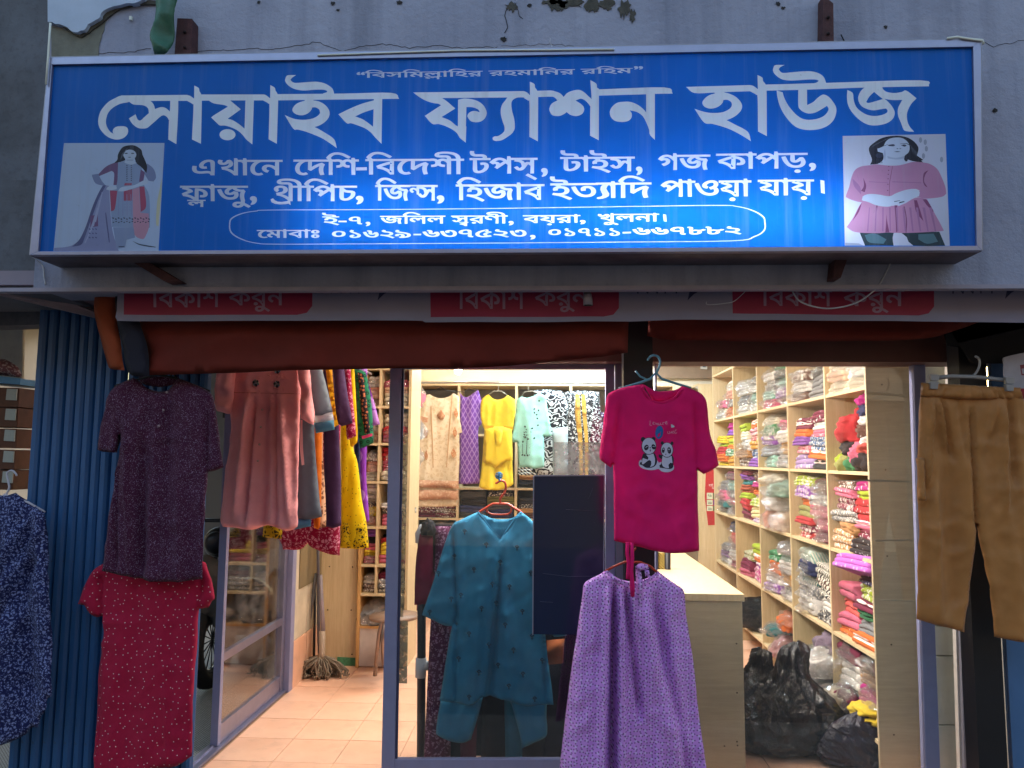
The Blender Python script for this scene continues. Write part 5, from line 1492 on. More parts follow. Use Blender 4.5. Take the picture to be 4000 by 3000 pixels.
bay(2, 2, ['green:d orange:s* white:s* violet:p*', 'grey:s* mint:s* white:s* mustard:s* grey:p*'], hs=1.1)
bay(3, 5, ['white:s* white:s* grey:s* white:s*', 'black:p* white:s* mint:s* white:s*'])
bay(3, 4, ['lime:s cream:s white:d* tan:s* brown:p', 'navy:p brown:p orange:r pink:p red:p mustard:d blue:p violet:s'])
bay(3, 3, ['maroon:s violet:s teal:s rust:s lime:s red:s maroon:s', 'turquoise:t brown:p brown:s magenta:r orange:s maroon:p lime:p yellow:t violet:t'])
bay(3, 2, ['olive:p maroon:s rose:s', 'lime:s orange:r violet:r magenta:p'], hs=1.15)
bay(4, 5, ['pink:s* cream:s* white:s*', 'magenta:s* cream:s* salmon:s* grey:p* orange:s*'])
bay(4, 4, ['yellow:s lime:s red:s orange:s yellow:s', 'red:s orange:p magenta:s violet:s yellow:s lime:s orange:s green:p mustard:s'])
bay(4, 3, ['grey:s* pink:s* teal:s* grey:s*', 'maroon:s* mint:s* grey:p* rose:s* brown:s*'])
bay(4, 2, ['grey:s* violet:s* white:s*', 'navy:s* coral:s* grey:s* white:s* pink:s*'])
bay(4, 1, ['grey:p* red:s*', 'navy:s* red:p* teal:s*'])
# loose piles
def yc(i, t): return BAYY[i] + (BAYY[i + 1] - BAYY[i]) * t
bz = LZ[4] + .01
W0 = 'on second shelf, nearest right bay'
bundle('black', 's', XF + .14, yc(0, .60), bz + .08, .13, .14, .08, 'under the red bundle ' + W0)
bundle('lime', 's', XF + .09, yc(0, .86), bz, .07, .06, .07, 'at the far bottom ' + W0)
bundle('olive', 's', XF + .07, yc(0, .70), bz, .07, .07, .06, 'at the bottom ' + W0)
bundle('green', 's', XF + .08, yc(0, .52), bz, .07, .07, .06, 'low in the middle ' + W0)
bundle('red', 's', XF + .12, yc(0, .60), bz + .15, .12, .135, .12, 'large in the middle ' + W0)
bundle('pink', 's', XF + .08, yc(0, .32), bz + .04, .07, .10, .07, 'near the front ' + W0)
bundle('coral', 's', XF + .09, yc(0, .24), bz + .09, .08, .10, .05, 'in the near pile ' + W0)
bundle('black', 's', XF + .08, yc(0, .16), bz, .08, .09, .07, 'at the near bottom corner ' + W0)
bundle('white', 's', XF + .08, yc(0, .14), bz + .12, .07, .07, .05, 'low in the near pile ' + W0)
bundle('brown', 's', XF + .09, yc(0, .14), bz + .17, .09, .09, .06, 'mid near pile ' + W0)
bundle('white', 's', XF + .08, yc(0, .15), bz + .235, .075, .07, .045, 'upper in near pile ' + W0)
bundle('navy', 's', XF + .09, yc(0, .16), bz + .285, .08, .09, .05, 'near the pile top ' + W0)
bundle('magenta', 's', XF + .08, yc(0, .15), bz + .34, .07, .08, .04, 'topmost in the near pile ' + W0)
W2 = 'on third shelf, third right bay'
bz = LZ[3] + .01
bundle('salmon', 's', XF + .08, yc(2, .75), bz, .10, .12, .09, 'low left ' + W2, True)
bundle('tan', 'p', XF + .08, yc(2, .3), bz, .10, .14, .09, 'low right ' + W2, True)
bundle('white', 's', XF + .10, yc(2, .55), bz + .13, .11, .17, .08, 'in the middle ' + W2, True)
bundle('mint', 's', XF + .09, yc(2, .4), bz + .23, .11, .17, .07, 'upper ' + W2, True)
bundle('cream', 'p', XF + .09, yc(2, .6), bz + .31, .10, .15, .05, 'topmost ' + W2, True)
W1 = 'on fifth shelf, '
bz = LZ[1] + .01
bundle('orange', 's', XF + .1, yc(2, .4), bz + .18, .1, .14, .08, W1 + 'third right bay', True)
bundle('teal', 's', XF + .08, yc(2, .7), bz + .09, .08, .12, .06, W1 + 'third right bay', True)
bundle('rose', 'p', XF + .08, yc(2, .5), bz, .09, .18, .08, 'low ' + W1 + 'third right bay', True)
bundle('purple grey', 's', XF + .1, yc(1, .3), bz + .2, .12, .2, .10, W1 + 'second right bay')
bundle('green', 's', XF + .1, yc(1, .6), bz + .08, .12, .2, .09, W1 + 'second right bay', True)
bundle('grey', 's', XF + .05, yc(1, .4), bz, .12, .22, .07, 'low ' + W1 + 'second right bay', True)
BAGB = NT('black_plastic'); BAGB.base('17171b').rough(.17, .8)
nz = BAGB.noise(5, 7, .66, BAGB.co(scale=(1, 1, .5)), 1.8); vz = BAGB.n('ShaderNodeTexVoronoi', {'Vector': BAGB.co(scale=(1, 1, .6)), 'Scale': 13.0}, feature='DISTANCE_TO_EDGE').outputs['Distance']
BAGB.bump(BAGB.math('ADD', nz, BAGB.math('MULTIPLY', vz, 1.1)), 1.0, .05); BAGB = BAGB.m
bundle('black', 's', XF + .1, yc(3, .5), bz + .02, .12, .2, .16, 'in a black plastic bag ' + W1 + 'fourth right bay', mat=BAGB)
bay(0, 1, ['white:s* maroon:s* white:p* grey:s*', 'tan:s* brown:s* tan:s* magenta:s* rose:s*'], hs=1.5)
bundle('yellow', 's', XF + .05, yc(0, .2), LZ[1] + .06, .10, .14, .05, 'low near ' + W1 + 'nearest right bay')
bundle('navy', 's', XF + .06, yc(0, .3), LZ[1] + .0, .10, .14, .06, 'low ' + W1 + 'nearest right bay')
bundle('grey', 's', XF + .03, yc(0, .12), LZ[1] - .06, .08, .12, .05, 'hanging off ' + W1 + 'nearest right bay', True)
bundle('maroon', 's', XF + .03, yc(0, .75), LZ[1] + .03, .08, .12, .08, 'far ' + W1 + 'nearest right bay', True)
bundle('white', 's', XF - .02, yc(1, .1), LZ[1] + .14, .10, .12, .09, 'slumping between the nearest bays, fifth shelf', True)
bundle('cream', 's', XF - .03, yc(0, .95), LZ[1] + .02, .09, .11, .08, 'slumping lower beside the black bag', True)
o = place(PROT[(2, 1)][0], fabric('b866b8', 'dots', 'd8a8d8'), (XF - .05, yc(0, .28), LZ[3] - .055), .25, (1, 1.1, 1.6), 'folded_cloth', 0, .35)
tag(o, 'violet pink dotted cloth sagging over the third shelf edge, nearest right bay', 'folded cloth')

# floor bags
def bag(x, y, sx, sy, sz, label, seed, mat=BAGB, neck=True, name='bin_bag', lean=.25):
    NT_, NZ_ = 120, 90
    if neck: zp, rp = [0, .03, .12, .3, .45, .56, .66, .76, .86, .95, 1.0], [.05, .85, 1.0, .97, .80, .56, .34, .24, .22, .20, .04]
    else: zp, rp = [0, .05, .2, .5, .75, .9, 1.0], [.05, .9, 1.0, .95, .75, .45, .03]
    V, F = [], []
    for i in range(NZ_ + 1):
        t = i / NZ_
        r0 = np.interp(t, zp, rp)
        nk = min(1, max(0, (t - .3) / .5)) if neck else 0
        for j in range(NT_):
            th = 2 * math.pi * j / NT_
            tw = th + t * 1.1
            cx, cy = math.cos(tw), math.sin(tw)
            pl = 1 - abs(noise.noise((cx * 3.0, cy * 3.0, t * .9 + seed))) * 4.2
            pf = 1 - abs(noise.noise((cx * 6.5, cy * 6.5, t * 1.6 + seed * 2))) * 4
            big = noise.noise((cx * 1.1, cy * 1.1, t * 1.3 + seed * 3))
            dg = 1 - abs(noise.noise((cx * 2.2 + t * 4, cy * 2.2 - t * 4, t * 5 + seed))) * 4
            fc_ = facet(Vector((cx * 2.2, cy * 2.2, t * 3.6 + seed)))
            r = r0 * (1 + .22 * big + (.05 + .30 * nk) * pl * .6 + (.03 + .12 * nk) * pf * .6 + .05 * dg * (1 - nk)) - .07 * fc_ * (1 - nk)
            V.append((x + sx * (max(.02, r) * math.cos(th) + lean * t * t), y + sy * max(.02, r) * math.sin(th), .004 + sz * t * (1 + .08 * big)))
    for i in range(NZ_):
        for j in range(NT_):
            j2 = (j + 1) % NT_
            F.append((i * NT_ + j, i * NT_ + j2, (i + 1) * NT_ + j2, (i + 1) * NT_ + j))
    F.append(tuple(range(NT_))[::-1]); F.append(tuple(NZ_ * NT_ + j for j in range(NT_)))
    return tag(mesh_obj(name, V, F, mat, None, smooth=True), label, 'bag')
b0 = P(3080, 2880, 4.10)
bag(b0.x + .01, 4.20, .31, .24, .53, 'large crumpled black bin bag with twisted peak on the floor beside the counter', 1.3)
bag(b0.x + .02, 4.72, .25, .22, .36, 'smaller black bin bag behind the large one on the floor', 4.4, lean=.1)
DARKBAG = NT('dark_violet_plastic'); DARKBAG.base('1f1a2c').rough(.3, .5); DARKBAG.bump(DARKBAG.noise(7, 6, .6, None, 1), 1.0, .04); DARKBAG = DARKBAG.m
bag(P(3360, 2900, 3.95).x, 3.99, .20, .10, .26, 'dark violet plastic bag under the lowest shelf near the window corner', 7.7, DARKBAG, False)
bag(P(3300, 2900, 4.3).x, 4.35, .24, .16, .24, 'dark bag on the floor between the black bin bag and shelves', 9.1, DARKBAG, False)
# poster and shelf at the far right corner
ps = empty('red_poster', P(2780, 2050, BAYY[-1] + .1), 'red advertising poster fixed on the shelf end behind the pink t-shirt', 'poster')
far = BAYY[-1] + .03
fe = empty('far_cabinet', (P(2760, 2200, far).x, far, 0), 'plain laminate cabinet end behind the t-shirt, with a red poster on it', 'cabinet')
pquad('side_board', [(2728, 1500), (2800, 1500), (2800, 2330), (2728, 2330)], far, .02, LAM, fe)
pquad('top_board', [(2560, 1560), (2728, 1498), (2728, 1506), (2560, 1568)], far, .3, LAM, fe)
qs = Sheet()
qs.add('poster_sheet', [[(2757, 1838), (2806, 1832), (2806, 2050), (2766, 2052), (2753, 1945)]])
for k, (qx, qy, cc) in enumerate(((2761, 1925, 0), (2786, 1925, 1), (2761, 1953, 0), (2786, 1953, 2), (2761, 1976, 0), (2786, 1976, 1))):
    qs.add(('poster_pale', 'poster_green', 'poster_violet')[cc] + '#%d' % k, [[(qx, qy), (qx + 23, qy), (qx + 23, qy + (25 if k < 2 else 20)), (qx, qy + (25 if k < 2 else 20))]])
    if cc == 0: qs.add('poster_digits#%d' % k, word([('৭৯', '২৯৯', '২৯৯')[k // 2]], qx + 4, qx + 19, qy + 6, qy + 16, .01), rule='glyph')
qs.add('poster_digits#g1', word(['৫০০'], 2789, 2804, 1983, 1992, .01), rule='glyph')
qs.add('poster_lettering#a', word(['বেস্ট'], 2768, 2786, 1892, 1899, .01), rule='glyph')
qs.add('poster_lettering#b', word(['Guar'], 2781, 2805, 1902, 1909, .01), rule='glyph')
pmt = {'poster_sheet': plain('poster_red', 'b3202a', .5), 'poster_pale': plain('poster_cell', 'c8d2b4', .5), 'poster_green': plain('poster_green', '2c7a4e', .5), 'poster_violet': plain('poster_violet', '5c3a86', .5), 'poster_digits': plain('poster_ink', '2a2a26', .6), 'poster_lettering': plain('poster_white', 'd8d0cc', .5)}
qs.build(far - .004, pmt, ps)
bsd = box('brown_board', P(2560, 1440, 7.68).x, P(2790, 1440, 7.68).x, 7.66, 7.70, P(2600, 1478, 7.68).z, 2.6, plain('brown_board', '87705c', .7)); tag(bsd, 'dull brown board high on the back wall above the dark goods', 'board')
swp = empty('wall_switch', P(2750, 1440, 7.64), 'small white wall switch with blue window on the brown board', 'switch')
pquad('switch_plate', [(2738, 1418), (2764, 1418), (2762, 1442), (2738, 1440)], 7.64, .02, WHITE, swp)
pquad('switch_window', [(2745, 1424), (2757, 1424), (2757, 1434), (2745, 1434)], 7.634, .006, plain('switch_blue', '3a6a8a', .4), swp)

# counter and chair
YC0 = 3.80
xa, xb_ = P(2560, 2400, YC0).x, P(2901, 2400, YC0).x
zc = P(2700, 2318, YC0).z
ct = empty('counter', ((xa + xb_) / 2, YC0, 0), 'pale wood laminate sales counter with end board facing the window', 'counter')
box('end_board', xa, xb_, YC0 + .004, YC0 + .024, 0, zc - .035, LAMG, ct, .001)
box('counter_top', xa - .01, xb_ + .01, YC0 - .004, 4.62, zc - .034, zc, LAM, ct, .0015)
box('counter_top', xa - .01, xb_ + .01, 4.624, 5.42, zc - .034, zc, LAM, ct, .0015)
box('front_board', xb_ - .02, xb_, YC0 + .025, 5.4, 0, zc - .035, LAMG, ct, .001)
for (cx, cy) in ((2877, 2514), (2879, 2706), (2879, 2897), (2881, 2912), (2830, 2914)):
    tube('screw_cap', [P(cx, cy, YC0 + .004), P(cx, cy, YC0 - .001)], .004, plain('screw_dark', '4a3a26', .6), ct, 8)
ch = empty('chair', P(2585, 2500, 4.6), 'dark framed chair with woven yellow back behind the counter', 'chair')
for px_ in (2560, 2608):
    tube('back_post', [P(px_, 2150, 4.6), P(px_, 2320, 4.6), Vector((P(px_, 2320, 4.6).x, 4.6, 0))], .018, BLACK, ch)
pquad('woven_back', [(2566, 2160), (2598, 2160), (2598, 2300), (2566, 2300)], 4.6, .012, fabric('b8a050', 'stripes', '4c4020', 1.6), ch)

# ---------------------------------------------------------------- open cupboard at the left, beyond the cabinet
YL = 5.5
uz = lambda py, y=YL: P(1500, py, y).z
lu = empty('open_cupboard', (P(1500, 2590, YL).x, YL, 0), 'orange edged open cupboard full of wrapped clothes beyond the mop, behind the door post', 'cupboard')
xl, xr = P(1404, 2000, YL).x, P(1598, 2000, YL).x
box('side_board', xl, xl + .022, YL, YL + .4, 0, 2.7, LAMO, lu, .001)
box('side_board', xr - .02, xr, YL, YL + .4, 0, 2.7, LAM, lu, .001)
xm = P(1476, 1900, YL).x
box('divider', xm - .008, xm + .008, YL + .004, YL + .4, uz(2330), 2.7, LAM, lu, .001)
box('back_panel', xl + .022, xr - .02, YL + .385, YL + .395, 0, 2.7, LAM, lu)
LZL = [uz(v_) for v_ in (2452, 2325, 2211, 2062, 1885, 1735, 1590, 1440)]
for z in LZL: box('shelf_board', xl + .023, xr - .021, YL + .002, YL + .384, z - .009, z + .009, LAMO if z == LZL[0] else LAM, lu, .001)
box('base_panel', xl + .023, xr - .021, YL + .01, YL + .03, .01, LZL[0] - .01, plain('base_white', 'c9c0ba', .5), lu, .002)
RZ = R(90)
LC = [['maroon:p white:t* brown:p', 'rose:s* pink:s* yellow:s red:s violet:s black:s', 'salmon:s* yellow:p* black:p white:d white:d', 'pink:s* brown:p* grey:s*'],]
def fc(xc, y, z, items, where, ls=1.0, mz=None, hs=1.0): stack(items.split(), xc, y, z, RZ, where, lenscale=ls, dscale=1.0, group='folded cloths on the shelves', hs=hs, maxz=mz)
wl, wr_ = xm - xl - .03, xr - xm - .03
for k, (a_, b_) in enumerate(((None, None), ('violet:s white:s* brown:p', 'maroon:s grey:p'), ('violet:s black:s pink:s yellow:s rose:s*', 'red:s yellow:s pink:s'), ('white:d white:d* black:p yellow:s* salmon:s*', 'white:d black:p pink:s'), ('grey:s* brown:p* salmon:s* cream:p*', 'pink:s* red:s* rose:s* cream:s*'), ('salmon:s* pink:s* cream:p* peach:s*', 'lime:s* cream:s* red:s* rose:s*'), ('cream:s* white:s* salmon:s* peach:s*', 'pink:s* peach:s* cream:s*'), ('cream:s* yellow:s* peach:s*', 'white:s* cream:s*'))):
    if a_ is None: continue
    mz = LZL[k + 1] - .01 if k + 1 < len(LZL) else None
    nm = ('first', 'second', 'third', 'fourth', 'fifth', 'sixth', 'seventh', 'eighth')[k]
    if k <= 2 and False: continue
    fc((xl + xm) / 2 + .01, YL + .03, LZL[k] + .01, ' '.join(a_.split()[::-1]) if False else a_, f"left side, {nm} cupboard shelf from below", wl / .27, mz)
    fc((xr + xm) / 2 - .005, YL + .03, LZL[k] + .01, b_, f"right side, {nm} cupboard shelf from below", wr_ / .27, mz)
bundle('grey', 's', (xl + xm) / 2 + .05, YL + .15, LZL[0] + .01, .16, .13, .09, 'tied with ribbon on the lowest cupboard shelf', True)

# ---------------------------------------------------------------- shelves along the back wall
YB = 7.3
bu = empty('back_shelves', (P(1950, 2300, YB).x, YB, 0), 'wide laminate shelving on the back wall behind the hanging dresses', 'shelf unit')
bx = [P(p, 2000, YB).x for p in (1606, 1786, 2014, 2230, 2420, 2640)]
for xx in bx: box('divider', xx - .012, xx + .012, YB, 7.71, 0, P(1950, 1500, YB).z, LAM, bu, .001)
BZ = [P(1950, v_, YB).z for v_ in (2400, 2290, 2150, 2030, 1910, 1700, 1503)]
for i in range(len(bx) - 1):
    for z in BZ: box('shelf_board', bx[i] + .013, bx[i + 1] - .013, YB + .002, 7.70, z - .010, z + .010, LAM, bu, .001)
box('back_panel', bx[0], bx[-1], 7.70, 7.712, 0, BZ[-1], plain('back_dark_board', '6e675c', .8), bu)
pool = {0: ['maroon:p', 'maroon:s', 'rose:p', 'brown:p', 'grey:s*', 'red:p'], 1: ['black:s', 'dark:s', 'grey:s*', 'black:p', 'navy:s', 'olive:s*'], 2: ['black:t', 'grey:t*', 'black:p', 'brown:s', 'tan:s', 'black:s*'], 3: ['black:p', 'navy:p', 'grey:s*', 'black:s'], 4: ['black:p', 'red:p', 'blue:s', 'grey:s*', 'pink:p', 'teal:s']}
BNAME = ['first', 'second', 'third', 'fourth', 'fifth']
for i in range(5):
    wdt = bx[i + 1] - bx[i] - .03
    for k in range(6):
        if k in (4, 5) and i == 1: continue
        n = 2 if wdt > .4 else 1
        for c in range(n):
            cnt = rs_.choice((3, 4, 5)) if k != 5 else 4
            its = [rs_.choice(pool[i]) for _ in range(cnt)]
            its = [q.replace('dark:', 'dark grey:') for q in its]
            xx = bx[i] + .015 + wdt * (c + .5) / n
            stack(its, xx, YB + .02, BZ[k] + .011, RZ, f"{('left ' if c == 0 else 'right ') if n == 2 else ''}stack, level {['one', 'two', 'three', 'four', 'five', 'six'][k]}, {BNAME[i]} back bay", lenscale=wdt / n / .27, maxz=BZ[k + 1] - .012, far=True)
gm, gmi, gv, gf, gi = [], {}, [], [], []
for o in GOODS:
    M_ = Matrix.LocRotScale(o.location, o.rotation_euler, o.scale)
    b_ = len(gv); gv += [M_ @ v.co for v in o.data.vertices]
    mt_ = o.material_slots[0].material
    if mt_.name not in gmi: gmi[mt_.name] = len(gm); gm.append(mt_)
    for p_ in o.data.polygons: gf.append([b_ + q for q in p_.vertices]); gi.append(gmi[mt_.name])
for o in GOODS:
    for c_h in list(o.children): bpy.data.objects.remove(c_h)
    bpy.data.objects.remove(o)
gd = mesh_obj('dark_folded_goods', gv, gf, gm, None, smooth=True)
gd.data.polygons.foreach_set('material_index', gi)
tag(gd, 'many dark folded cloths stacked on the back wall shelves behind the dresses', 'folded cloth', None, 'stuff')
# clothes rail in front of the back shelves
YH = 6.95
rl = tube('clothes_rail', [P(1570, 1494, YH), P(2400, 1496, YH)], .010, STEEL); tag(rl, 'horizontal steel rail carrying the dresses in front of the back shelves', 'rail')

def hanger(pts_px, y, mat, parent=None, label=None, r=.004, hook=None, cat='hanger'):
    e = empty('hanger', P(pts_px[0][0], pts_px[0][1], y), label, cat) if parent is None else parent
    tube('hanger_arms', [P(a, b, y) for a, b in pts_px], r, mat, e, 6)
    if hook: tube('hanger_hook', [P(a, b, y) for a, b in cr(hook, 4, False, 170)], r * .9, mat, e, 6)
    return e
HANGG = plain('hanger_grey', '8a8a80', .35, .3)
HANGR = plain('hanger_red', 'a8341c', .4, 0, .05, 9, 0)
FT = lambda *a, **k: fabric(*a, trans=.38, **k)

def C(o, sc, L): return [(o[0] + a / sc, o[1] + b / sc) for a, b in L]
K1 = lambda L: C((1500, 1350), 2.212, L)
# beige kameez
g = empty('long_dress', P(1712, 1510, 6.9), 'long beige printed dress with brown border bands, leftmost on the back rail', 'dress')
cloth('gown', K1([(395, 420), (350, 440), (300, 560), (262, 655), (270, 700), (285, 750), (325, 768), (300, 800), (285, 1000), (272, 1180), (280, 1385), (400, 1395), (640, 1385), (645, 1180), (655, 960), (650, 760), (675, 750), (668, 700), (650, 600), (650, 440), (600, 410), (560, 440), (490, 455), (430, 440)]), 6.9, FT('efe0c6', 'print', 'e0ccaa', .5), g, res=.02, wave=(.02, 9, .9), seed=31, thick=.008, edge=.02)
BRB = FT('cc9c7c', 'print', 'e0bc9c', .8)
for q in ([(272, 1160), (646, 1170), (646, 1235), (268, 1225)], [(270, 1245), (646, 1250), (644, 1330), (272, 1335)]):
    cloth('border_band', K1(q), 6.865, BRB, g, res=.04, wave=(.02, 9, .9), thick=.004, edge=.01, seed=31)
cloth('sleeve_band', K1([(285, 600), (380, 625), (376, 665), (270, 650)]), 6.865, BRB, g, res=.04, thick=.004, edge=.01, wave=(.0, 1, 1))
for q in ([(410, 520), (425, 900), (428, 1055), (420, 1056), (415, 900), (400, 560)], [(585, 440), (590, 450), (545, 1050), (536, 1050), (560, 700)]):
    cloth('seam_line', K1(q), 6.862, plain('seam_thread', 'b8946c', .9), g, res=.04, thick=.002, edge=.01, wave=(0, 1, 1))
for cx, cy, rx_ in ((492, 605, 36), (622, 585, 18), (612, 750, 18), (600, 930, 22), (362, 760, 16), (365, 950, 14), (300, 960, 10)):
    cloth('flower_print', K1([(cx, cy - 50), (cx + rx_, cy), (cx + rx_ * .6, cy + 30), (cx, cy + 42), (cx - rx_ * .7, cy + 20), (cx - rx_, cy - 5)]), 6.862, FT('c08058', 'print', 'd8b890', 1.6), g, res=.03, thick=.003, edge=.01, wave=(0, 1, 1))
hanger(K1([(365, 385), (450, 392), (490, 358), (530, 388), (620, 395)]), 6.88, BLACK, g)
g = empty('long_dress', P(1838, 1520, 6.92), 'purple dress with lattice print between the beige and yellow dresses', 'dress')
cloth('gown', K1([(650, 400), (660, 470), (655, 700), (650, 1000), (645, 1195), (720, 1198), (830, 1190), (825, 1000), (815, 740), (840, 680), (865, 600), (850, 500), (815, 385), (785, 400), (730, 440), (690, 440)]), 6.94, FT('7a4aa8', 'lattice', 'b08ad0', 1.6), g, res=.02, wave=(.02, 9, .9), seed=32, thick=.008, edge=.02)
hanger(K1([(635, 398), (700, 402), (735, 372), (765, 390), (808, 380)]), 6.92, BLACK, g)
g = empty('long_dress', P(1946, 1500, 6.85), 'bright yellow high-low dress with tied waist in the middle of the back rail', 'dress')
YEL = FT('e6cf3c', 'solid')
cloth('gown', K1([(905, 420), (870, 440), (840, 480), (835, 560), (840, 640), (862, 715), (875, 722), (862, 800), (850, 1000), (830, 1180), (822, 1215), (870, 1240), (990, 1248), (1080, 1225), (1120, 1195), (1110, 1000), (1105, 800), (1100, 720), (1115, 735), (1125, 650), (1138, 560), (1135, 470), (1090, 440), (1065, 425), (1040, 450), (985, 468), (940, 455)]), 6.86, YEL, g, res=.02, wave=(.03, 11, .9), seed=33, thick=.008, edge=.02)
cloth('overlay', K1([(865, 720), (940, 700), (1040, 700), (1105, 720), (1115, 990), (1060, 1000), (1010, 1030), (960, 1062), (905, 1020), (862, 1000)]), 6.81, YEL, g, res=.028, wave=(.025, 13, .9), seed=34, thick=.01)
cloth('waist_tie', K1([(950, 720), (1030, 720), (1010, 860), (995, 965), (975, 965), (965, 860)]), 6.78, YEL, g, res=.03, wave=(.01, 13, .9), thick=.012)
for q in ([(865, 690), (945, 690), (950, 708), (870, 720)], [(1030, 690), (1110, 705), (1112, 728), (1040, 705)]): cloth('cuff_trim', K1(q), 6.80, FT('c4a02c', 'solid'), g, res=.03, thick=.005, edge=.01, wave=(0, 1, 1))
hanger(K1([(905, 425), (950, 393), (1015, 393), (1065, 430)]), 6.85, HANGG, g, hook=K1([(985, 392), (990, 350), (995, 325), (985, 312), (978, 320)]))
g = empty('long_dress', P(2065, 1500, 6.85), 'pale mint dress with black dandelion print beside the yellow dress', 'dress')
MI = FT('9fd8d0', 'solid')
cloth('gown', K1([(1185, 440), (1150, 470), (1140, 560), (1125, 700), (1108, 790), (1115, 835), (1150, 835), (1165, 1055), (1240, 1050), (1300, 1062), (1385, 1050), (1385, 900), (1380, 780), (1400, 790), (1450, 780), (1435, 680), (1415, 560), (1400, 440), (1340, 405), (1300, 430), (1240, 452)]), 6.86, MI, g, res=.02, wave=(.025, 10, .9), seed=35, thick=.008, edge=.02)
rg = random.Random(8)
for k in range(26):
    a = rg.uniform(0, 6.28); r_ = rg.uniform(8, 46)
    q = K1([(1243 + math.cos(a) * r_, 765 + math.sin(a) * r_ * .95)])[0]
    cloth('petal_print', ellipse(q[0], q[1], 3.2, 2.6, 6, a), 6.825, BLACK, g, res=.05, thick=.002, edge=.01, wave=(0, 1, 1), smooth=1)
for q in ([(1236, 790), (1240, 790), (1232, 940), (1226, 940)], [(1196, 850), (1200, 850), (1200, 940), (1196, 940)], [(1262, 880), (1268, 884), (1262, 950), (1258, 950)]):
    cloth('stem_print', K1(q), 6.825, BLACK, g, res=.05, thick=.002, edge=.01, wave=(0, 1, 1), smooth=1)
for cx, cy in ((1340, 478), (1298, 548), (1300, 580), (1335, 560), (1318, 597), (1325, 630), (1330, 688), (1298, 800), (1218, 700), (1280, 715), (1200, 830), (1265, 885), (1195, 945), (1215, 948), (1240, 948), (1260, 945)):
    q = K1([(cx, cy)])[0]; cloth('petal_print', ellipse(q[0], q[1], 3.4, 4.4, 6, cx), 6.825, BLACK, g, res=.05, thick=.002, edge=.01, wave=(0, 1, 1), smooth=1)
hanger(K1([(1185, 440), (1215, 400), (1280, 393), (1330, 410)]), 6.85, HANGG, g, hook=K1([(1248, 392), (1245, 350), (1252, 325), (1244, 312)]))
for nm_, q, m_, lb, y_ in (('printed_dress', [(1300, 385), (1400, 380), (1545, 395), (1590, 520), (1580, 700), (1590, 1115), (1470, 1120), (1370, 1115), (1280, 1100), (1300, 800), (1290, 500)], FT('1b2028', 'scroll', 'd8e4e8', 1.2), 'black dress with white scroll print hanging right of the mint dress', 6.95),
                           ('printed_dress', [(1560, 400), (1700, 385), (1860, 400), (1880, 700), (1880, 1125), (1600, 1125), (1570, 800)], FT('23262c', 'print', 'dfe6e8', .8), 'black dress with white flowers behind the yellow tape at the rail end', 6.97),
                           ('sheer_scarf', [(1455, 720), (1590, 700), (1590, 1120), (1460, 1120)], FT('b9c9cc', 'solid'), 'pale grey white scarf hanging over the black scroll print dress', 6.90)):
    g = empty(nm_, P(*K1([q[0]])[0], y_), lb, 'dress' if 'dress' in nm_ else 'scarf')
    cloth('cloth_panel', K1(q), y_, m_, g, res=.04, wave=(.02, 9, .9), seed=len(q))
g = empty('lace_strip', P(2262, 1535, 6.9), 'pair of yellow and black lace strips hanging at the right end of the rail', 'lace')
for q in ([(1655, 420), (1690, 420), (1700, 600), (1715, 830), (1720, 1125), (1690, 1125), (1680, 830), (1650, 600)], [(1705, 420), (1740, 425), (1750, 600), (1765, 830), (1765, 1125), (1735, 1125), (1735, 830), (1715, 600)]):
    cloth('lace_ribbon', K1(q), 6.89, FT('d0a850', 'dots', '40321c', 1.6), g, res=.03, wave=(.01, 6, .9), thick=.006, edge=.02)
# big wrapped bundles by the left end of the rail
for k, (cx, cy, c_l) in enumerate(((1592, 1545, 'pink'), (1598, 1670, 'grey'), (1582, 1780, 'cream'))):
    p_ = P(cx, cy, 6.4)
    bundle(c_l, 's', p_.x, p_.y, p_.z - .1, .13, .13, .13, ['upper', 'middle', 'lower'][k] + ' beside the left rail end', True, seed=k)

# ---------------------------------------------------------------- clothes rack of white pipe behind the door glass
PV = plain('white_pipe', 'b8bcc0', .35, 0, .04, 5, 0)
pr_ = empty('pipe_rack', P(1660, 2900, 3.93), 'white plastic pipe clothes rack with dark garments behind the teal outfit', 'rack')
tube('pipe', [P(1645, 2960, 3.93), P(1648, 2120, 3.93)], .022, BLACK, pr_, 12)
tube('pipe_elbow', [P(1642, 2120, 3.93), P(1641, 2085, 3.93), P(1652, 2064, 3.93), P(1668, 2060, 3.93)], .026, PV, pr_, 12)
tube('pipe', [P(1668, 2062, 3.93), P(2400, 2070, 3.93)], .022, plain('pipe_wrap_black', '1c1620', .7), pr_, 12)
tube('pipe_tee', [P(1645, 2570, 3.92), P(1643, 2645, 3.92)], .028, PV, pr_, 12)
tube('pipe_tee', [P(1645, 2598, 3.92), P(1680, 2600, 3.92)], .024, PV, pr_, 12)
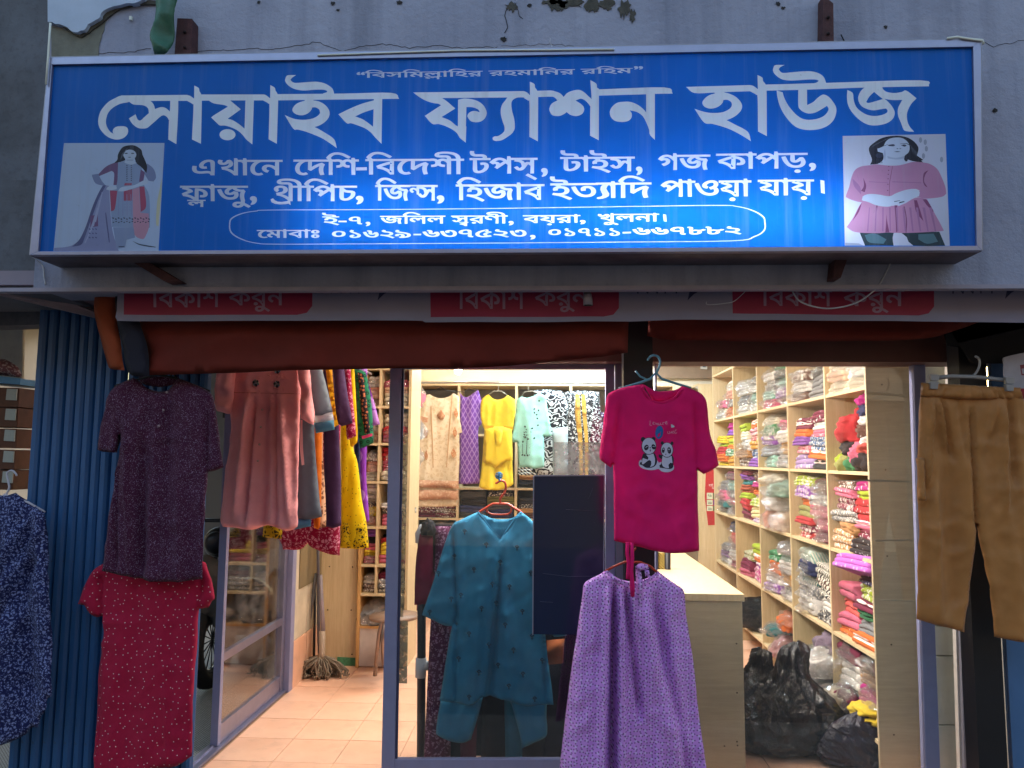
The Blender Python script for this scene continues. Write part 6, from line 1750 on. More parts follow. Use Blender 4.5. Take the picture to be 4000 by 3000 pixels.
for nm_, q, m_, lb in (
    ('draped_scarf', [(1640, 2085), (1690, 2070), (1700, 2350), (1710, 2360), (1622, 2360), (1626, 2200)], FT('7a1a3c', 'solid'), 'plain maroon scarf draped over the left end of the pipe rack'),
    ('draped_scarf', [(1700, 2055), (1765, 2055), (1770, 2200), (1760, 2960), (1660, 2960), (1680, 2500), (1700, 2200)], FT('5a2048', 'print', 'a07898', 1.0), 'violet batik scarf hanging to the floor beside the maroon scarf'),
    ('dark_garment', [(1690, 2075), (1900, 2070), (1900, 2965), (1690, 2965)], FT('1a1a24', 'solid'), 'black garment on the pipe rack behind the left trouser leg'),
    ('dark_garment', [(1895, 2075), (2120, 2072), (2140, 2965), (1880, 2965)], FT('15161f', 'solid'), 'black garment on the pipe rack between the teal trouser legs'),
    ('dark_garment', [(2100, 2080), (2420, 2080), (2420, 2965), (2110, 2965)], FT('171a2c', 'solid'), 'dark navy garment on the pipe rack at the right behind the mirror'),
    ('maroon_garment', [(1795, 2600), (1870, 2600), (1860, 2970), (1800, 2970)], FT('5a1430', 'solid'), 'dark maroon cloth between the teal trouser legs'),
    ('turquoise_garment', [(1970, 2700), (2045, 2700), (2040, 2975), (1975, 2975)], FT('1d6a88', 'solid'), 'turquoise trouser leg hanging low behind the teal outfit')):
    yy = {'dark_garment': 3.97, 'draped_scarf': 3.895}.get(nm_, 3.88)
    o = cloth(nm_, q, yy, m_, res=.03, wave=(.02, 10, .7), seed=len(lb), label=lb, cat='scarf' if 'scarf' in nm_ else 'garment')
o = place(LUMP[2], fabric('14131a'), P(1672, 2090, 3.88), 0, (.035, .03, .05), 'tied_knot'); tag(o, 'black tied knot of cloth at the pipe elbow of the rack', 'knot')
tag(cloth('carton_piece', [(2135, 2500), (2205, 2495), (2200, 2590), (2140, 2595)], 3.86, fabric('8a4a24'), res=.05, thick=.02), 'orange brown carton glimpsed under the leaning mirror', 'carton')

# ---------------------------------------------------------------- garments hung at the front
def buttons(pl, y, r, mat, parent, name='button'):
    for a, b in pl:
        c = on(y, a, b, 0.0); tube(name, [c, c + Vector((0, -.004, 0))], r, mat, parent, 10)
# navy dress, far left
g = empty('navy_dress', P(22, 1925, 3.28), 'navy dress with white squiggle print hanging at the far left edge', 'dress')
cloth('gown', [(-160, 1950), (-120, 2100), (-130, 2500), (-140, 2910), (-60, 2905), (0, 2905), (60, 2890), (94, 2871), (110, 2850), (152, 2838), (165, 2800), (199, 2760), (200, 2722), (224, 2708), (219, 2600), (212, 2400), (200, 2200), (190, 2060), (181, 1999), (108, 1959), (60, 1925), (22, 1935), (-60, 1935)], 3.28, fabric('171c4c', 'print', '7880b0', 1.7), g, res=.016, wave=(.028, 9, .9), seed=41,
      folds=[(-60, 2440, 170, 2060, .02, .02), (-60, 2500, 150, 2180, .02, -.02), (-60, 2330, 120, 2010, .015, .02), (-60, 2640, 140, 2330, .02, .015)])
hanger([(-60, 1975), (20, 1932), (110, 1962), (176, 2000)], 3.285, plain('hanger_white', 'b9b4c4', .4), g, r=.005, hook=[(22, 1936), (36, 1905), (30, 1870), (28, 1848), (44, 1838), (60, 1848), (62, 1868)])
# maroon dress
g = empty('maroon_dress', P(600, 1470, 3.24), 'dark maroon short sleeved dress with tiny white flecks, hung over the crimson dress', 'dress')
MF = fabric('431433', 'fleck', '8a7690', 1.0)
gown_ = cloth('gown', [(521, 1475), (448, 1511), (419, 1554), (400, 1620), (386, 1675), (378, 1757), (400, 1765), (461, 1768), (468, 1700), (462, 1800), (452, 1890), (441, 1981), (425, 2110), (412, 2227), (455, 2240), (521, 2254), (600, 2268), (700, 2272), (790, 2263), (796, 2176), (807, 2017), (818, 1843), (845, 1838), (879, 1825), (872, 1780), (860, 1690), (849, 1603), (838, 1560), (820, 1530), (760, 1500), (699, 1478), (660, 1520), (620, 1530), (575, 1515), (545, 1490)], 3.24, MF, g, res=.013, wave=(.016, 15, .7), seed=42,
      folds=[(470, 1640, 462, 2230, .008, -.02), (500, 1600, 520, 2240, .010, .018), (560, 1700, 555, 2250, .014, -.022), (640, 1560, 645, 2250, .006, .012), (820, 1600, 815, 1840, .008, -.02)])
buttons([(653, 1533), (638, 1602), (621, 1664)], gown_, .0055, plain('shell_button', 'a08890', .3), g)
cloth('back_neck', [(540, 1478), (560, 1470), (700, 1472), (690, 1500), (620, 1512), (560, 1500)], 3.27, MF, g, res=.02, thick=.004, wave=(0, 1, 1))
hanger([(448, 1508), (610, 1462), (690, 1478), (820, 1528)], 3.25, BLACK, g, r=.005, hook=[(668, 1470), (676, 1455), (684, 1468), (690, 1480)])
# crimson dress
g = empty('crimson_dress', P(600, 2190, 3.32), 'crimson t-shirt dress with tiny white dots hanging under the maroon dress', 'dress')
cloth('gown', [(480, 2190), (412, 2198), (362, 2234), (330, 2300), (311, 2357), (335, 2362), (355, 2400), (376, 2411), (396, 2408), (393, 2480), (388, 2560), (380, 2740), (372, 2960), (372, 3060), (560, 3045), (600, 3002), (690, 2990), (753, 2950), (758, 2800), (768, 2560), (776, 2379), (812, 2374), (825, 2350), (837, 2335), (825, 2270), (810, 2215), (796, 2194), (730, 2180)], 3.32, fabric('a01038', 'tinydots', 'e0c4c8', 1.25), g, res=.014, wave=(.010, 9, .6), seed=43,
      folds=[(396, 2400, 392, 3000, .008, -.012), (660, 2500, 665, 3000, .006, .008), (776, 2379, 790, 2240, .008, -.015), (396, 2400, 400, 2250, .008, -.015)])
# coral dress
g = empty('coral_dress', P(1040, 1400, 3.90), 'coral pink long dress with puff sleeves and two silver flower brooches', 'dress')
CO = fabric('ffaaac', 'solid', trans=.10)
gown_ = cloth('gown', [(930, 1360), (900, 1385), (900, 1500), (897, 1600), (902, 1657), (892, 1760), (877, 1863), (868, 1960), (862, 2032), (872, 2058), (930, 2062), (990, 2068), (1020, 2058), (1056, 2050), (1095, 2062), (1128, 2073), (1158, 2062), (1168, 2040), (1168, 1950), (1170, 1860), (1172, 1740), (1176, 1640), (1176, 1500), (1178, 1390), (1140, 1360)], 3.90, CO, g, res=.014, wave=(.022, 13, .45), seed=44, top_still=.35,
      folds=[(985, 1540, 925, 2030, .016, .035), (1000, 1560, 960, 2050, .012, -.03), (1080, 1550, 1085, 2050, .010, -.03), (1065, 1550, 1060, 1640, .006, .02), (1030, 1560, 1005, 2060, .006, .014), (1110, 1560, 1140, 2050, .014, .03), (1150, 1700, 1155, 1960, .006, -.012)])
cloth('sleeve', [(860, 1430), (848, 1480), (841, 1545), (846, 1590), (851, 1606), (868, 1610), (887, 1617), (905, 1617), (912, 1590), (918, 1500), (920, 1400), (890, 1395)], 3.87, CO, g, res=.013, wave=(.012, 20, 9), seed=45, thick=.035, edge=.05)
cloth('sleeve', [(1160, 1400), (1172, 1500), (1176, 1580), (1180, 1635), (1205, 1652), (1228, 1660), (1226, 1580), (1218, 1500), (1208, 1400)], 3.87, CO, g, res=.013, wave=(.012, 20, 9), seed=46, thick=.035, edge=.05)
tube('yoke_seam', [on(gown_, a, 1533 + (a - 906) * .02, .0) for a in range(906, 1172, 12)], .0016, FT('d88078', 'solid'), g, 5)
cloth('belt_tie', [(1174, 1640), (1182, 1640), (1184, 1740), (1190, 1815), (1180, 1818), (1172, 1740)], 3.86, CO, g, res=.02, thick=.006, edge=.01, wave=(.004, 9, 9))
buttons([(1025, 1600), (1019, 1668), (1014, 1736), (1008, 1800)], gown_, .0055, plain('pearl_button', 'd8b8ac', .2), g)
SIL = plain('brooch_silver', '9aa0a4', .25, .9); SILD = plain('brooch_dark', '1f2428', .4)
for cx, cy in ((999, 1496), (1081, 1501), (1083, 1446)):
    for k in range(6):
        a = k * math.pi / 3 + .3
        c = on(gown_, cx + math.cos(a) * 8.5, cy + math.sin(a) * 8.5, .004)
        sphere('brooch_petal', c, .0065, .003, .0085, SILD if k % 2 else SIL, g, 8, 5)
    sphere('brooch_centre', on(gown_, cx, cy, .006), .006, .004, .005, SIL, g, 8, 5)
rgk = random.Random(3)
for k in range(34):
    cx = rgk.choice((rgk.uniform(985, 1020), rgk.uniform(1050, 1112))); cy = rgk.uniform(1440, 1540)
    if math.hypot(cx - 999, cy - 1496) < 16 or math.hypot(cx - 1081, cy - 1501) < 16: continue
    tube('embroidery_stitch', [on(gown_, cx - 6, cy + rgk.uniform(-5, 5), .001), on(gown_, cx + 6, cy + rgk.uniform(-5, 5), .001)], .0022, FT('ffb0a8', 'solid'), g, 4)
# the rail of dresses behind it
K7 = lambda L: C((800, 1350), 1.951, L)
tag(tube('dress_rail', [Vector((P(1170, 1380, 3.76).x, 3.72, P(1170, 1330, 3.76).z)), Vector((P(1170, 1380, 3.76).x, 5.3, P(1170, 1330, 3.76).z))], .010, STEEL), 'steel rail running into the shop above the row of dresses', 'rail')
def dress(name, y, label, parts, seed):
    y += .12
    e = empty(name, P(*K7([parts[0][1][0]])[0], y), label, 'dress', 'dresses in the row behind the coral dress')
    for k, (pn, q, m_, dy) in enumerate(parts):
        cloth(pn, K7(q), y + dy, m_, e, res=.02, wave=(.016, 12, .8), seed=seed + k, thick=.02, edge=.035)
dress('grey_dress', 3.92, 'slate grey crinkled dress with white and blue cuff next to the coral dress', [('gown', [(700, 100), (860, 100), (840, 600), (850, 800), (880, 1150), (905, 1300), (820, 1320), (690, 1325), (640, 1300)], FT('6f7784'), 0),
    ('sleeve', [(795, 120), (880, 120), (935, 350), (972, 505), (900, 530), (838, 535), (825, 400)], FT('8a93a0'), -.05), ('white_cuff', [(836, 535), (972, 505), (982, 568), (840, 592)], FT('d8dce4'), -.055), ('blue_cuff', [(832, 590), (985, 566), (996, 640), (845, 668), (836, 620)], FT('5f98b4'), -.058), ('blue_hem', [(640, 1305), (815, 1318), (815, 1375), (690, 1400), (640, 1390)], FT('5d88a8'), -.01)], 50)
dress('orange_dress', 4.03, 'mustard yellow dress with small gold dots, third in the row', [('gown', [(780, 100), (900, 100), (890, 600), (880, 1300), (860, 1405), (820, 1390), (800, 1000)], FT('d8761c'), 0), ('sleeve', [(915, 120), (965, 120), (985, 350), (1005, 500), (1026, 605), (992, 625), (965, 480), (935, 300)], FT('e0a020', 'tinydots', '8a5810', .9), -.05)], 55)
dress('peach_dress', 4.14, 'pale peach dress with brown leaf print, fourth in the row', [('gown', [(835, 120), (900, 120), (905, 680), (915, 1000), (925, 1350), (900, 1385), (860, 1375), (840, 1000)], FT('d8aa88', 'print', '7a4c38', .5), 0)], 58)
dress('plum_dress', 4.28, 'plain dark plum dress, fifth in the row, hanging by the yellow dress', [('gown', [(900, 100), (1000, 100), (1020, 620), (1040, 1000), (1045, 1370), (980, 1388), (920, 1375), (910, 1000)], FT('4a3058'), 0), ('sleeve', [(970, 120), (1055, 120), (1085, 350), (1110, 480), (1132, 590), (1045, 615), (1010, 560), (995, 300)], FT('54385f'), -.05)], 60)
dress('magenta_dress', 4.40, 'magenta batik dress with white border, its hem below the coral dress', [('gown', [(590, 1300), (900, 120), (1080, 120), (1030, 700), (1035, 1390), (1030, 1600), (930, 1580), (830, 1540), (790, 1505), (735, 1550), (595, 1555)], FT('9c1040', 'print', 'd890a8', .9), 0), ('sleeve', [(1058, 120), (1108, 120), (1130, 400), (1152, 600), (1160, 690), (1110, 710), (1085, 690), (1075, 400)], FT('a01448', 'print', 'd890a8', .9), -.05)], 63)
dress('yellow_dress', 4.60, 'bright yellow dress with black floral border near the green sleeve', [('gown', [(1040, 120), (1110, 120), (1120, 700), (1170, 900), (1200, 1170), (1232, 1350), (1252, 1540), (1150, 1545), (1030, 1535), (1045, 1100), (1040, 700)], FT('e8cc10', 'tinydots', '6a5c10', .9), 0), ('floral_border', [(1045, 1330), (1232, 1340), (1252, 1540), (1150, 1547), (1030, 1538)], FT('e0c414', 'print', '3c3410', .9), -.012), ('sleeve', [(1105, 120), (1135, 120), (1160, 500), (1172, 715), (1140, 760), (1120, 775), (1105, 700)], FT('e8c418'), -.05)], 66)
dress('green_dress', 4.78, 'green dress whose sleeve has a black and orange patterned band', [('gown', [(1125, 140), (1180, 140), (1190, 1000), (1185, 1230), (1150, 1200), (1140, 700)], FT('1c2850'), .02), ('sleeve', [(1140, 180), (1200, 190), (1235, 230), (1265, 400), (1280, 560), (1290, 740), (1215, 775), (1185, 780), (1165, 600), (1155, 400)], FT('2a8060', 'ring', '1c3c34', 1.0), -.05), ('patterned_band', [(1165, 200), (1205, 215), (1235, 400), (1255, 560), (1262, 665), (1222, 672), (1195, 500), (1180, 350)], FT('2a1c24', 'ring', 'c8744c', 1.6), -.075), ('pink_cuff', [(1198, 690), (1278, 668), (1282, 690), (1205, 712)], FT('b83868'), -.078)], 70)
dress('violet_dress', 4.95, 'violet dress with large pale circles, farthest in the row', [('gown', [(1165, 130), (1240, 140), (1235, 700), (1230, 1000), (1250, 1300), (1240, 1345), (1215, 1350), (1190, 1100), (1180, 700)], FT('8a3cae', 'circles', 'b884d0', 1.0), .02), ('sleeve', [(1160, 150), (1222, 175), (1262, 320), (1300, 450), (1336, 600), (1290, 612), (1260, 480), (1235, 300)], FT('8436a8', 'circles', 'b884d0', 1.0), -.05)], 74)
dress('yellow_scarf', 4.2, 'yellow scarf end with black print showing under the coral dress hem', [('cloth_panel', [(450, 1330), (600, 1330), (595, 1470), (440, 1460)], FT('c0a018', 'print', '3c3410', .9), 0)], 77)

# teal outfit
g = empty('teal_outfit', P(1950, 2000, 3.76), 'teal embroidered tunic with matching trousers on a red hanger in the door', 'outfit')
TEAL = fabric('2a7aa0', 'solid', trans=.12)
tunic_ = cloth('tunic', [(1867, 1999), (1800, 2030), (1767, 2051), (1735, 2130), (1700, 2250), (1670, 2340), (1649, 2401), (1700, 2425), (1746, 2446), (1784, 2439), (1776, 2410), (1760, 2470), (1745, 2560), (1730, 2660), (1718, 2734), (1780, 2740), (1840, 2748), (1870, 2735), (1892, 2717), (1940, 2722), (1985, 2731), (2027, 2751), (2100, 2755), (2162, 2750), (2155, 2680), (2138, 2560), (2127, 2460), (2120, 2440), (2165, 2485), (2214, 2478), (2190, 2350), (2150, 2200), (2110, 2080), (2075, 2030), (2037, 1999), (2010, 2025), (1957, 2106), (1915, 2060), (1890, 2025)], 3.78, TEAL, g, res=.012, wave=(.018, 9, .6), seed=80,
      folds=[(1945, 2180, 1895, 2720, .010, .03), (1955, 2180, 1915, 2720, .012, -.03), (1770, 2080, 1786, 2440, .007, -.025), (1784, 2440, 1780, 2740, .006, -.02), (1985, 2350, 1990, 2730, .02, .015), (1880, 2300, 1850, 2740, .02, .012), (2125, 2440, 2130, 2740, .007, -.02)])
cloth('back_neck', [(1875, 2003), (1915, 2022), (1960, 2028), (2000, 2023), (2030, 2003), (2020, 2060), (1960, 2115), (1905, 2070)], 3.80, fabric('2a7090', 'solid'), g, res=.015, thick=.004, wave=(.004, 20, 5))
tube('neck_piping', [on(tunic_, a, b, .0, 3.77) for a, b in [(1867, 1999), (1890, 2028), (1915, 2062), (1957, 2106), (2010, 2028), (2037, 1999)]], .004, TEAL, g, 6)
for k in range(9): tube('yoke_smocking', [P(1915 + k * 10, 2062 + abs(k - 4) * -1, 3.79), P(1916 + k * 10, 2076 + abs(k - 4) * -2, 3.79)], .002, TEAL, g, 4)
for q, sd in (([(1722, 2730), (1710, 2800), (1704, 2855), (1712, 2872), (1760, 2892), (1809, 2898), (1840, 2887), (1855, 2840), (1867, 2800), (1888, 2720)], 1), ([(1985, 2725), (2000, 2760), (2013, 2807), (2028, 2860), (2041, 2921), (2080, 2905), (2131, 2876), (2138, 2840), (2135, 2800), (2137, 2740)], 2)):
    cloth('trouser_leg', q, 3.80, TEAL, g, res=.014, wave=(.008, 9, .8), seed=80 + sd)
EMB = plain('embroidery_navy', '14283c', .7, 0, .05, 4, 0); EML = plain('embroidery_pale', '4c8aa0', .7, 0, .05, 4, 0)
K8 = lambda a, b: (1500 + a / 1.442, 1850 + b / 1.442)
for a, b in ((455, 325), (577, 400), (750, 415), (655, 498), (508, 540), (308, 562), (828, 558), (612, 622), (708, 636), (434, 685), (380, 705), (632, 728), (550, 758), (780, 776), (258, 780), (480, 902), (684, 852), (592, 965), (730, 992), (422, 1042), (644, 1078), (535, 1118), (784, 1128), (704, 1196), (480, 1258), (850, 1268), (398, 465), (834, 915), (892, 1052)):
    x_, y_ = K8(a, b)
    if x_ > 2080 and y_ < 2480: continue
    e_ = lambda *pp: [on(tunic_, x_ + a2, y_ + b2, .0012, 3.74) for a2, b2 in pp]
    tube('embroidered_sprig', e_((-1, -8), (-8, -2), (-1, 2), (7, -2), (-1, -8)), .0026, EMB, g, 4)
    tube('embroidered_sprig', e_((-1, 1), (0, 13)), .003, EMB, g, 4)
    tube('embroidered_sprig', e_((-14, -6), (-6, 4), (10, 6)), .0014, EML, g, 4)
hg = empty('red_hanger', P(1957, 1990, 3.78), 'orange red plastic hanger holding the teal outfit', 'hanger')
tube('hanger_arms', [P(a, b, 3.785) for a, b in [(1862, 2008), (1880, 1996), (1925, 1968), (1982, 1968), (2030, 1998), (2044, 2008)]], .0065, HANGR, hg, 8)
tube('hanger_bar', [P(a, b, 3.785) for a, b in cr([(1906, 1992), (1910, 2004), (1928, 2010), (1975, 2010), (1992, 2004), (1998, 1990), (1990, 1972)], 4, False, 170)], .005, HANGR, hg, 8)
tube('hanger_hook', [P(a, b, 3.785) for a, b in cr([(1953, 1966), (1955, 1945), (1970, 1925), (1976, 1900), (1970, 1882), (1956, 1878), (1942, 1886), (1938, 1897)], 4, False, 170)], .006, HANGR, hg, 8)
sh_ = empty('suction_hook', P(1950, 1862, 3.68), 'round blue suction hook stuck on the door glass above the red hanger', 'hook')
tube('suction_cup', [P(1949, 1858, 3.672), P(1949, 1858, 3.690)], .019, film_mat('cup_clear', '5aa8d0', .6, .4), sh_, 20)
tube('hook_body', [P(1950, 1846, 3.70), P(1950, 1866, 3.70)], .008, plain('hook_blue', '1c78b4', .3), sh_, 12, rs=[.005, .010])
tube('hook_arm', [P(1950, 1866, 3.71), P(1950, 1877, 3.75), P(1952, 1876, 3.785), P(1954, 1868, 3.79)], .004, plain('hook_blue', '1c78b4', .3), sh_, 8)

# pink t-shirt
g = empty('pink_tshirt', P(2575, 1495, 3.2), 'magenta pink panda t-shirt on a pale blue hanger in front of the black post', 'shirt')
TS_ = fabric('de1870', 'solid', trans=.22)
shirt_ = cloth('shirt_body', [(2512, 1500), (2460, 1508), (2414, 1520), (2374, 1542), (2362, 1600), (2354, 1672), (2346, 1730), (2341, 1775), (2345, 1795), (2365, 1812), (2386, 1827), (2394, 1812), (2396, 1900), (2397, 1987), (2398, 2112), (2440, 2122), (2500, 2136), (2560, 2152), (2620, 2160), (2680, 2158), (2729, 2150), (2728, 2060), (2724, 1958), (2722, 1835), (2746, 1852), (2780, 1836), (2806, 1818), (2795, 1760), (2775, 1701), (2766, 1630), (2758, 1569), (2748, 1548), (2735, 1535), (2700, 1518), (2664, 1508), (2654, 1532), (2638, 1552), (2609, 1567), (2575, 1573), (2545, 1564), (2524, 1540)], 3.2, TS_, g, res=.011, wave=(.007, 7, 1.4), seed=90,
      folds=[(2394, 1815, 2420, 1580, .010, -.015), (2722, 1835, 2712, 1580, .010, -.015), (2400, 1900, 2401, 2110, .01, .006), (2700, 1900, 2706, 2140, .012, .010), (2480, 1960, 2470, 2130, .02, .006)])
cloth('back_hem', [(2400, 2105), (2500, 2110), (2727, 2105), (2727, 2152), (2640, 2142), (2560, 2136), (2470, 2128)], 3.235, TS_, g, res=.02, thick=.006, edge=.01, wave=(.003, 7, 2))
cloth('back_neck', [(2512, 1500), (2560, 1526), (2600, 1528), (2640, 1522), (2664, 1508), (2650, 1545), (2600, 1572), (2550, 1568)], 3.225, TS_, g, res=.015, thick=.004, edge=.01, wave=(0, 7, 2))
tube('neck_rib', [on(shirt_, a, b + 4, .0, 3.19) for a, b in cr([(2516, 1506), (2524, 1534), (2545, 1560), (2575, 1570), (2609, 1564), (2637, 1549), (2652, 1530), (2660, 1510)], 4, False, 170)], .006, TS_, g, 8)
KP = lambda L: C((2480, 1600), 5.925, L)
ts = Sheet()
def TP(part, L, sub=4): ts.add(part, [KP(cr(L, sub))])
TP('pale_print#1', [(92, 1240), (110, 1185), (160, 1160), (300, 1150), (480, 1165), (530, 1190), (550, 1230), (610, 1215), (640, 1230), (870, 1280), (905, 1330), (890, 1390), (820, 1435), (730, 1450), (620, 1430), (545, 1375), (450, 1395), (340, 1400), (200, 1370), (110, 1310)])
for q in (ellipse(190, 690, 52, 58, 14), ellipse(430, 680, 48, 52, 14), ellipse(635, 775, 36, 44, 12), ellipse(860, 780, 34, 44, 12)): TP('dark_print#%d' % len(ts.layers), q, 1)
TP('dark_print#a', [(190, 1020), (300, 1010), (460, 1010), (500, 1100), (515, 1200), (480, 1290), (400, 1340), (260, 1345), (170, 1290), (115, 1270), (118, 1220), (160, 1215), (160, 1130)])
TP('dark_print#b', [(550, 1030), (620, 1050), (860, 1050), (900, 1130), (890, 1280), (880, 1340), (820, 1375), (680, 1360), (580, 1345), (565, 1290), (610, 1250), (625, 1150), (560, 1100)])
TP('pale_print#2', [(260, 1045), (430, 1020), (462, 1130), (460, 1240), (430, 1300), (350, 1330), (380, 1260), (375, 1190), (330, 1170), (270, 1205), (200, 1260), (165, 1260), (170, 1180), (185, 1120), (300, 1160), (315, 1110)])
TP('pale_print#3', [(640, 1075), (850, 1075), (872, 1240), (820, 1230), (780, 1280), (790, 1355), (720, 1350), (650, 1310), (625, 1230)])
for k, q in enumerate((ellipse(325, 845, 172, 200, 24), ellipse(742, 935, 148, 178, 24))): TP('dark_print#h%d' % k, q, 1)
for k, q in enumerate((ellipse(325, 842, 160, 188, 24), ellipse(742, 932, 136, 165, 24))): TP('pale_print#h%d' % k, q, 1)
for k, q in enumerate((ellipse(266, 878, 52, 68, 14, .35), ellipse(432, 862, 46, 64, 14, -.35), ellipse(658, 940, 34, 66, 14, .12), ellipse(795, 945, 44, 78, 14, -.15), ellipse(355, 882, 13, 16, 10), ellipse(355, 945, 12, 28, 10), ellipse(715, 1033, 16, 11, 10))): TP('dark_print#e%d' % k, q, 1)
for k, q in enumerate(([(245, 880), (275, 848), (305, 852), (303, 860), (278, 860), (255, 888)], [(405, 855), (430, 840), (462, 858), (458, 866), (430, 852), (412, 864)])): TP('pale_print#l%d' % k, q, 2)
for k, q in enumerate((ellipse(660, 915, 20, 12, 10), ellipse(790, 918, 24, 13, 10), ellipse(788, 958, 10, 8, 8))): TP('pale_print#d%d' % k, q, 1)
TP('blue_print#1', ellipse(565, 525, 92, 155, 24, .1), 1)
TP('pale_print#heart', [(838, 345), (862, 340), (880, 362), (905, 365), (918, 390), (900, 410), (842, 420), (835, 380)])
def stroke(L, w):
    L = [Vector(p) for p in cr(L, 4, False, 170)]
    out, bk = [], []
    for i, p in enumerate(L):
        d = (L[min(i + 1, len(L) - 1)] - L[max(i - 1, 0)]).normalized()
        n_ = Vector((-d.y, d.x)) * w
        out.append(tuple(p + n_)); bk.append(tuple(p - n_))
    return out + bk[::-1]
for k, q in enumerate(([(355, 255), (352, 310), (350, 360), (400, 352)], [(415, 325), (445, 310), (440, 290), (422, 295), (415, 325), (430, 345), (462, 338)], [(487, 300), (482, 335), (500, 342)], [(490, 243), (500, 248)],
                       [(500, 342), (520, 310), (518, 350), (545, 345), (548, 305), (552, 352), (585, 345), (590, 300), (600, 350), (640, 335)], [(640, 300), (650, 330), (665, 365)], [(640, 320), (665, 298), (690, 300)], [(705, 318), (740, 300), (738, 275), (718, 280), (708, 310), (722, 335), (762, 325)],
                       [(685, 478), (760, 462)], [(715, 475), (708, 555)], [(765, 505), (760, 545), (785, 555), (810, 540)], [(770, 458), (782, 452)], [(805, 500), (812, 540), (835, 535), (845, 500), (850, 540), (880, 535)], [(890, 515), (895, 498), (880, 500), (872, 530), (895, 545), (915, 530)], [(965, 475), (945, 470), (925, 500), (925, 540), (950, 548), (975, 520)])):
    ts.add('pink_lettering#%d' % k, [KP(stroke(q, 5.5))])
def shirt_hit(v):
    d_ = (v - Vector((0, 0, CAMH))).normalized()
    h = BV[shirt_.name].ray_cast(Vector((0, 0, CAMH)), d_)
    return h[0] - d_ * .002 if h[0] else v
ts.build(3.166, surf=lambda v: shirt_hit(v), parent=g, mats={'pale_print': plain('pale_print', 'b9b4cc', .7, 0, .05, 9, 0), 'dark_print': plain('dark_print', '241c30', .7, 0, .05, 9, 0), 'blue_print': plain('blue_print_cotton', '1b5a9c', .7, 0, .05, 9, 0), 'pink_lettering': plain('pink_print', 'e08cb0', .7, 0, .05, 9, 0)})
hb = empty('blue_hanger', P(2560, 1400, 3.22), 'pale blue plastic hanger hooked on the post, holding the pink t-shirt', 'hanger')
HB = plain('hanger_blue', '5a88a0', .35, 0, .05, 9, 0)
tube('hanger_arms', [P(a, b, 3.21) for a, b in [(2415, 1520), (2500, 1495), (2540, 1480), (2562, 1455), (2585, 1480), (2640, 1498), (2700, 1516)]], .0055, HB, hb, 8)
tube('hanger_hook', [P(a, b, 3.21) for a, b in cr([(2555, 1462), (2572, 1440), (2578, 1415), (2572, 1395), (2553, 1388), (2535, 1398), (2532, 1414)], 4, False, 170)], .005, HB, hb, 8)
tube('hanger_brace', [P(a, b, 3.21) for a, b in [(2482, 1448), (2500, 1470), (2530, 1485)]], .004, HB, hb, 8)

# purple dress
g = empty('purple_dress', P(2470, 2225, 3.22), 'long purple floral sleeveless gown gathered at the neck, hanging under the pink t-shirt', 'dress')
PF = fabric('cc8ede', 'sprig', 'd8c8ea', 1.0)
cloth('gown', [(2360, 2232), (2340, 2245), (2317, 2255), (2282, 2279), (2274, 2330), (2263, 2404), (2250, 2500), (2236, 2588), (2209, 2805), (2187, 3000), (2176, 3110), (2780, 3110), (2759, 3000), (2729, 2778), (2708, 2588), (2692, 2480), (2681, 2404), (2676, 2340), (2669, 2303), (2645, 2285), (2621, 2268), (2572, 2233), (2550, 2248), (2512, 2262), (2470, 2270), (2430, 2264), (2390, 2250)], 3.22, PF, g, res=.011, wave=(.020, 15, .35), seed=92, top_still=.12,
      folds=[(2400, 2300, 2390, 3100, .012, -.075), (2375, 2300, 2345, 3100, .016, .035), (2424, 2300, 2430, 3100, .016, .045), (2445, 2310, 2500, 2800, .012, -.05), (2500, 2320, 2640, 2950, .03, .035), (2555, 2330, 2700, 3100, .018, -.035), (2470, 2300, 2476, 2600, .008, .014), (2350, 2290, 2300, 3100, .02, -.015), (2590, 2500, 2520, 3100, .025, -.012)])
for q in ([(2360, 2232), (2372, 2228), (2420, 2262), (2470, 2276), (2520, 2266), (2572, 2230), (2578, 2240), (2520, 2280), (2470, 2290), (2410, 2276)],): cloth('neck_band', q, 3.188, PF, g, res=.012, thick=.008, edge=.012, wave=(.004, 30, 20))
cloth('bow_tail', [(2482, 2215), (2500, 2212), (2508, 2260), (2512, 2330), (2506, 2368), (2494, 2350), (2484, 2280)], 3.165, PF, g, res=.01, thick=.008, edge=.012, wave=(.004, 30, 20), seed=1)
cloth('bow_loop', [(2480, 2212), (2500, 2200), (2530, 2205), (2535, 2222), (2505, 2228), (2490, 2228)], 3.16, PF, g, res=.01, thick=.012, edge=.012, wave=(.004, 30, 20), seed=2)
cloth('bow_loop', [(2516, 2222), (2534, 2226), (2542, 2262), (2530, 2252), (2520, 2250)], 3.165, PF, g, res=.01, thick=.008, edge=.012, wave=(.004, 30, 20), seed=3)
hh = empty('red_wire_hanger', P(2465, 2195, 3.21), 'dark red hanger carrying the long purple floral gown', 'hanger')
tube('hanger_arms', [P(a, b, 3.205) for a, b in [(2364, 2232), (2400, 2212), (2440, 2195), (2500, 2196), (2540, 2212), (2566, 2235)]], .005, HANGR, hh, 8)
tube('hanger_hook', [P(a, b, 3.205) for a, b in cr([(2470, 2196), (2466, 2170), (2476, 2150), (2486, 2145)], 4, False, 170)], .004, HANGR, hh, 8)
sr = empty('pink_straps', P(2462, 2120, 3.17), 'pair of magenta cloth strings dangling from the t-shirt over the purple gown', 'strings')
tube('strap', [P(a, b, 3.15) for a, b in [(2452, 2118), (2450, 2160), (2456, 2200), (2454, 2240), (2452, 2262)]], .008, TS_, sr, 8)
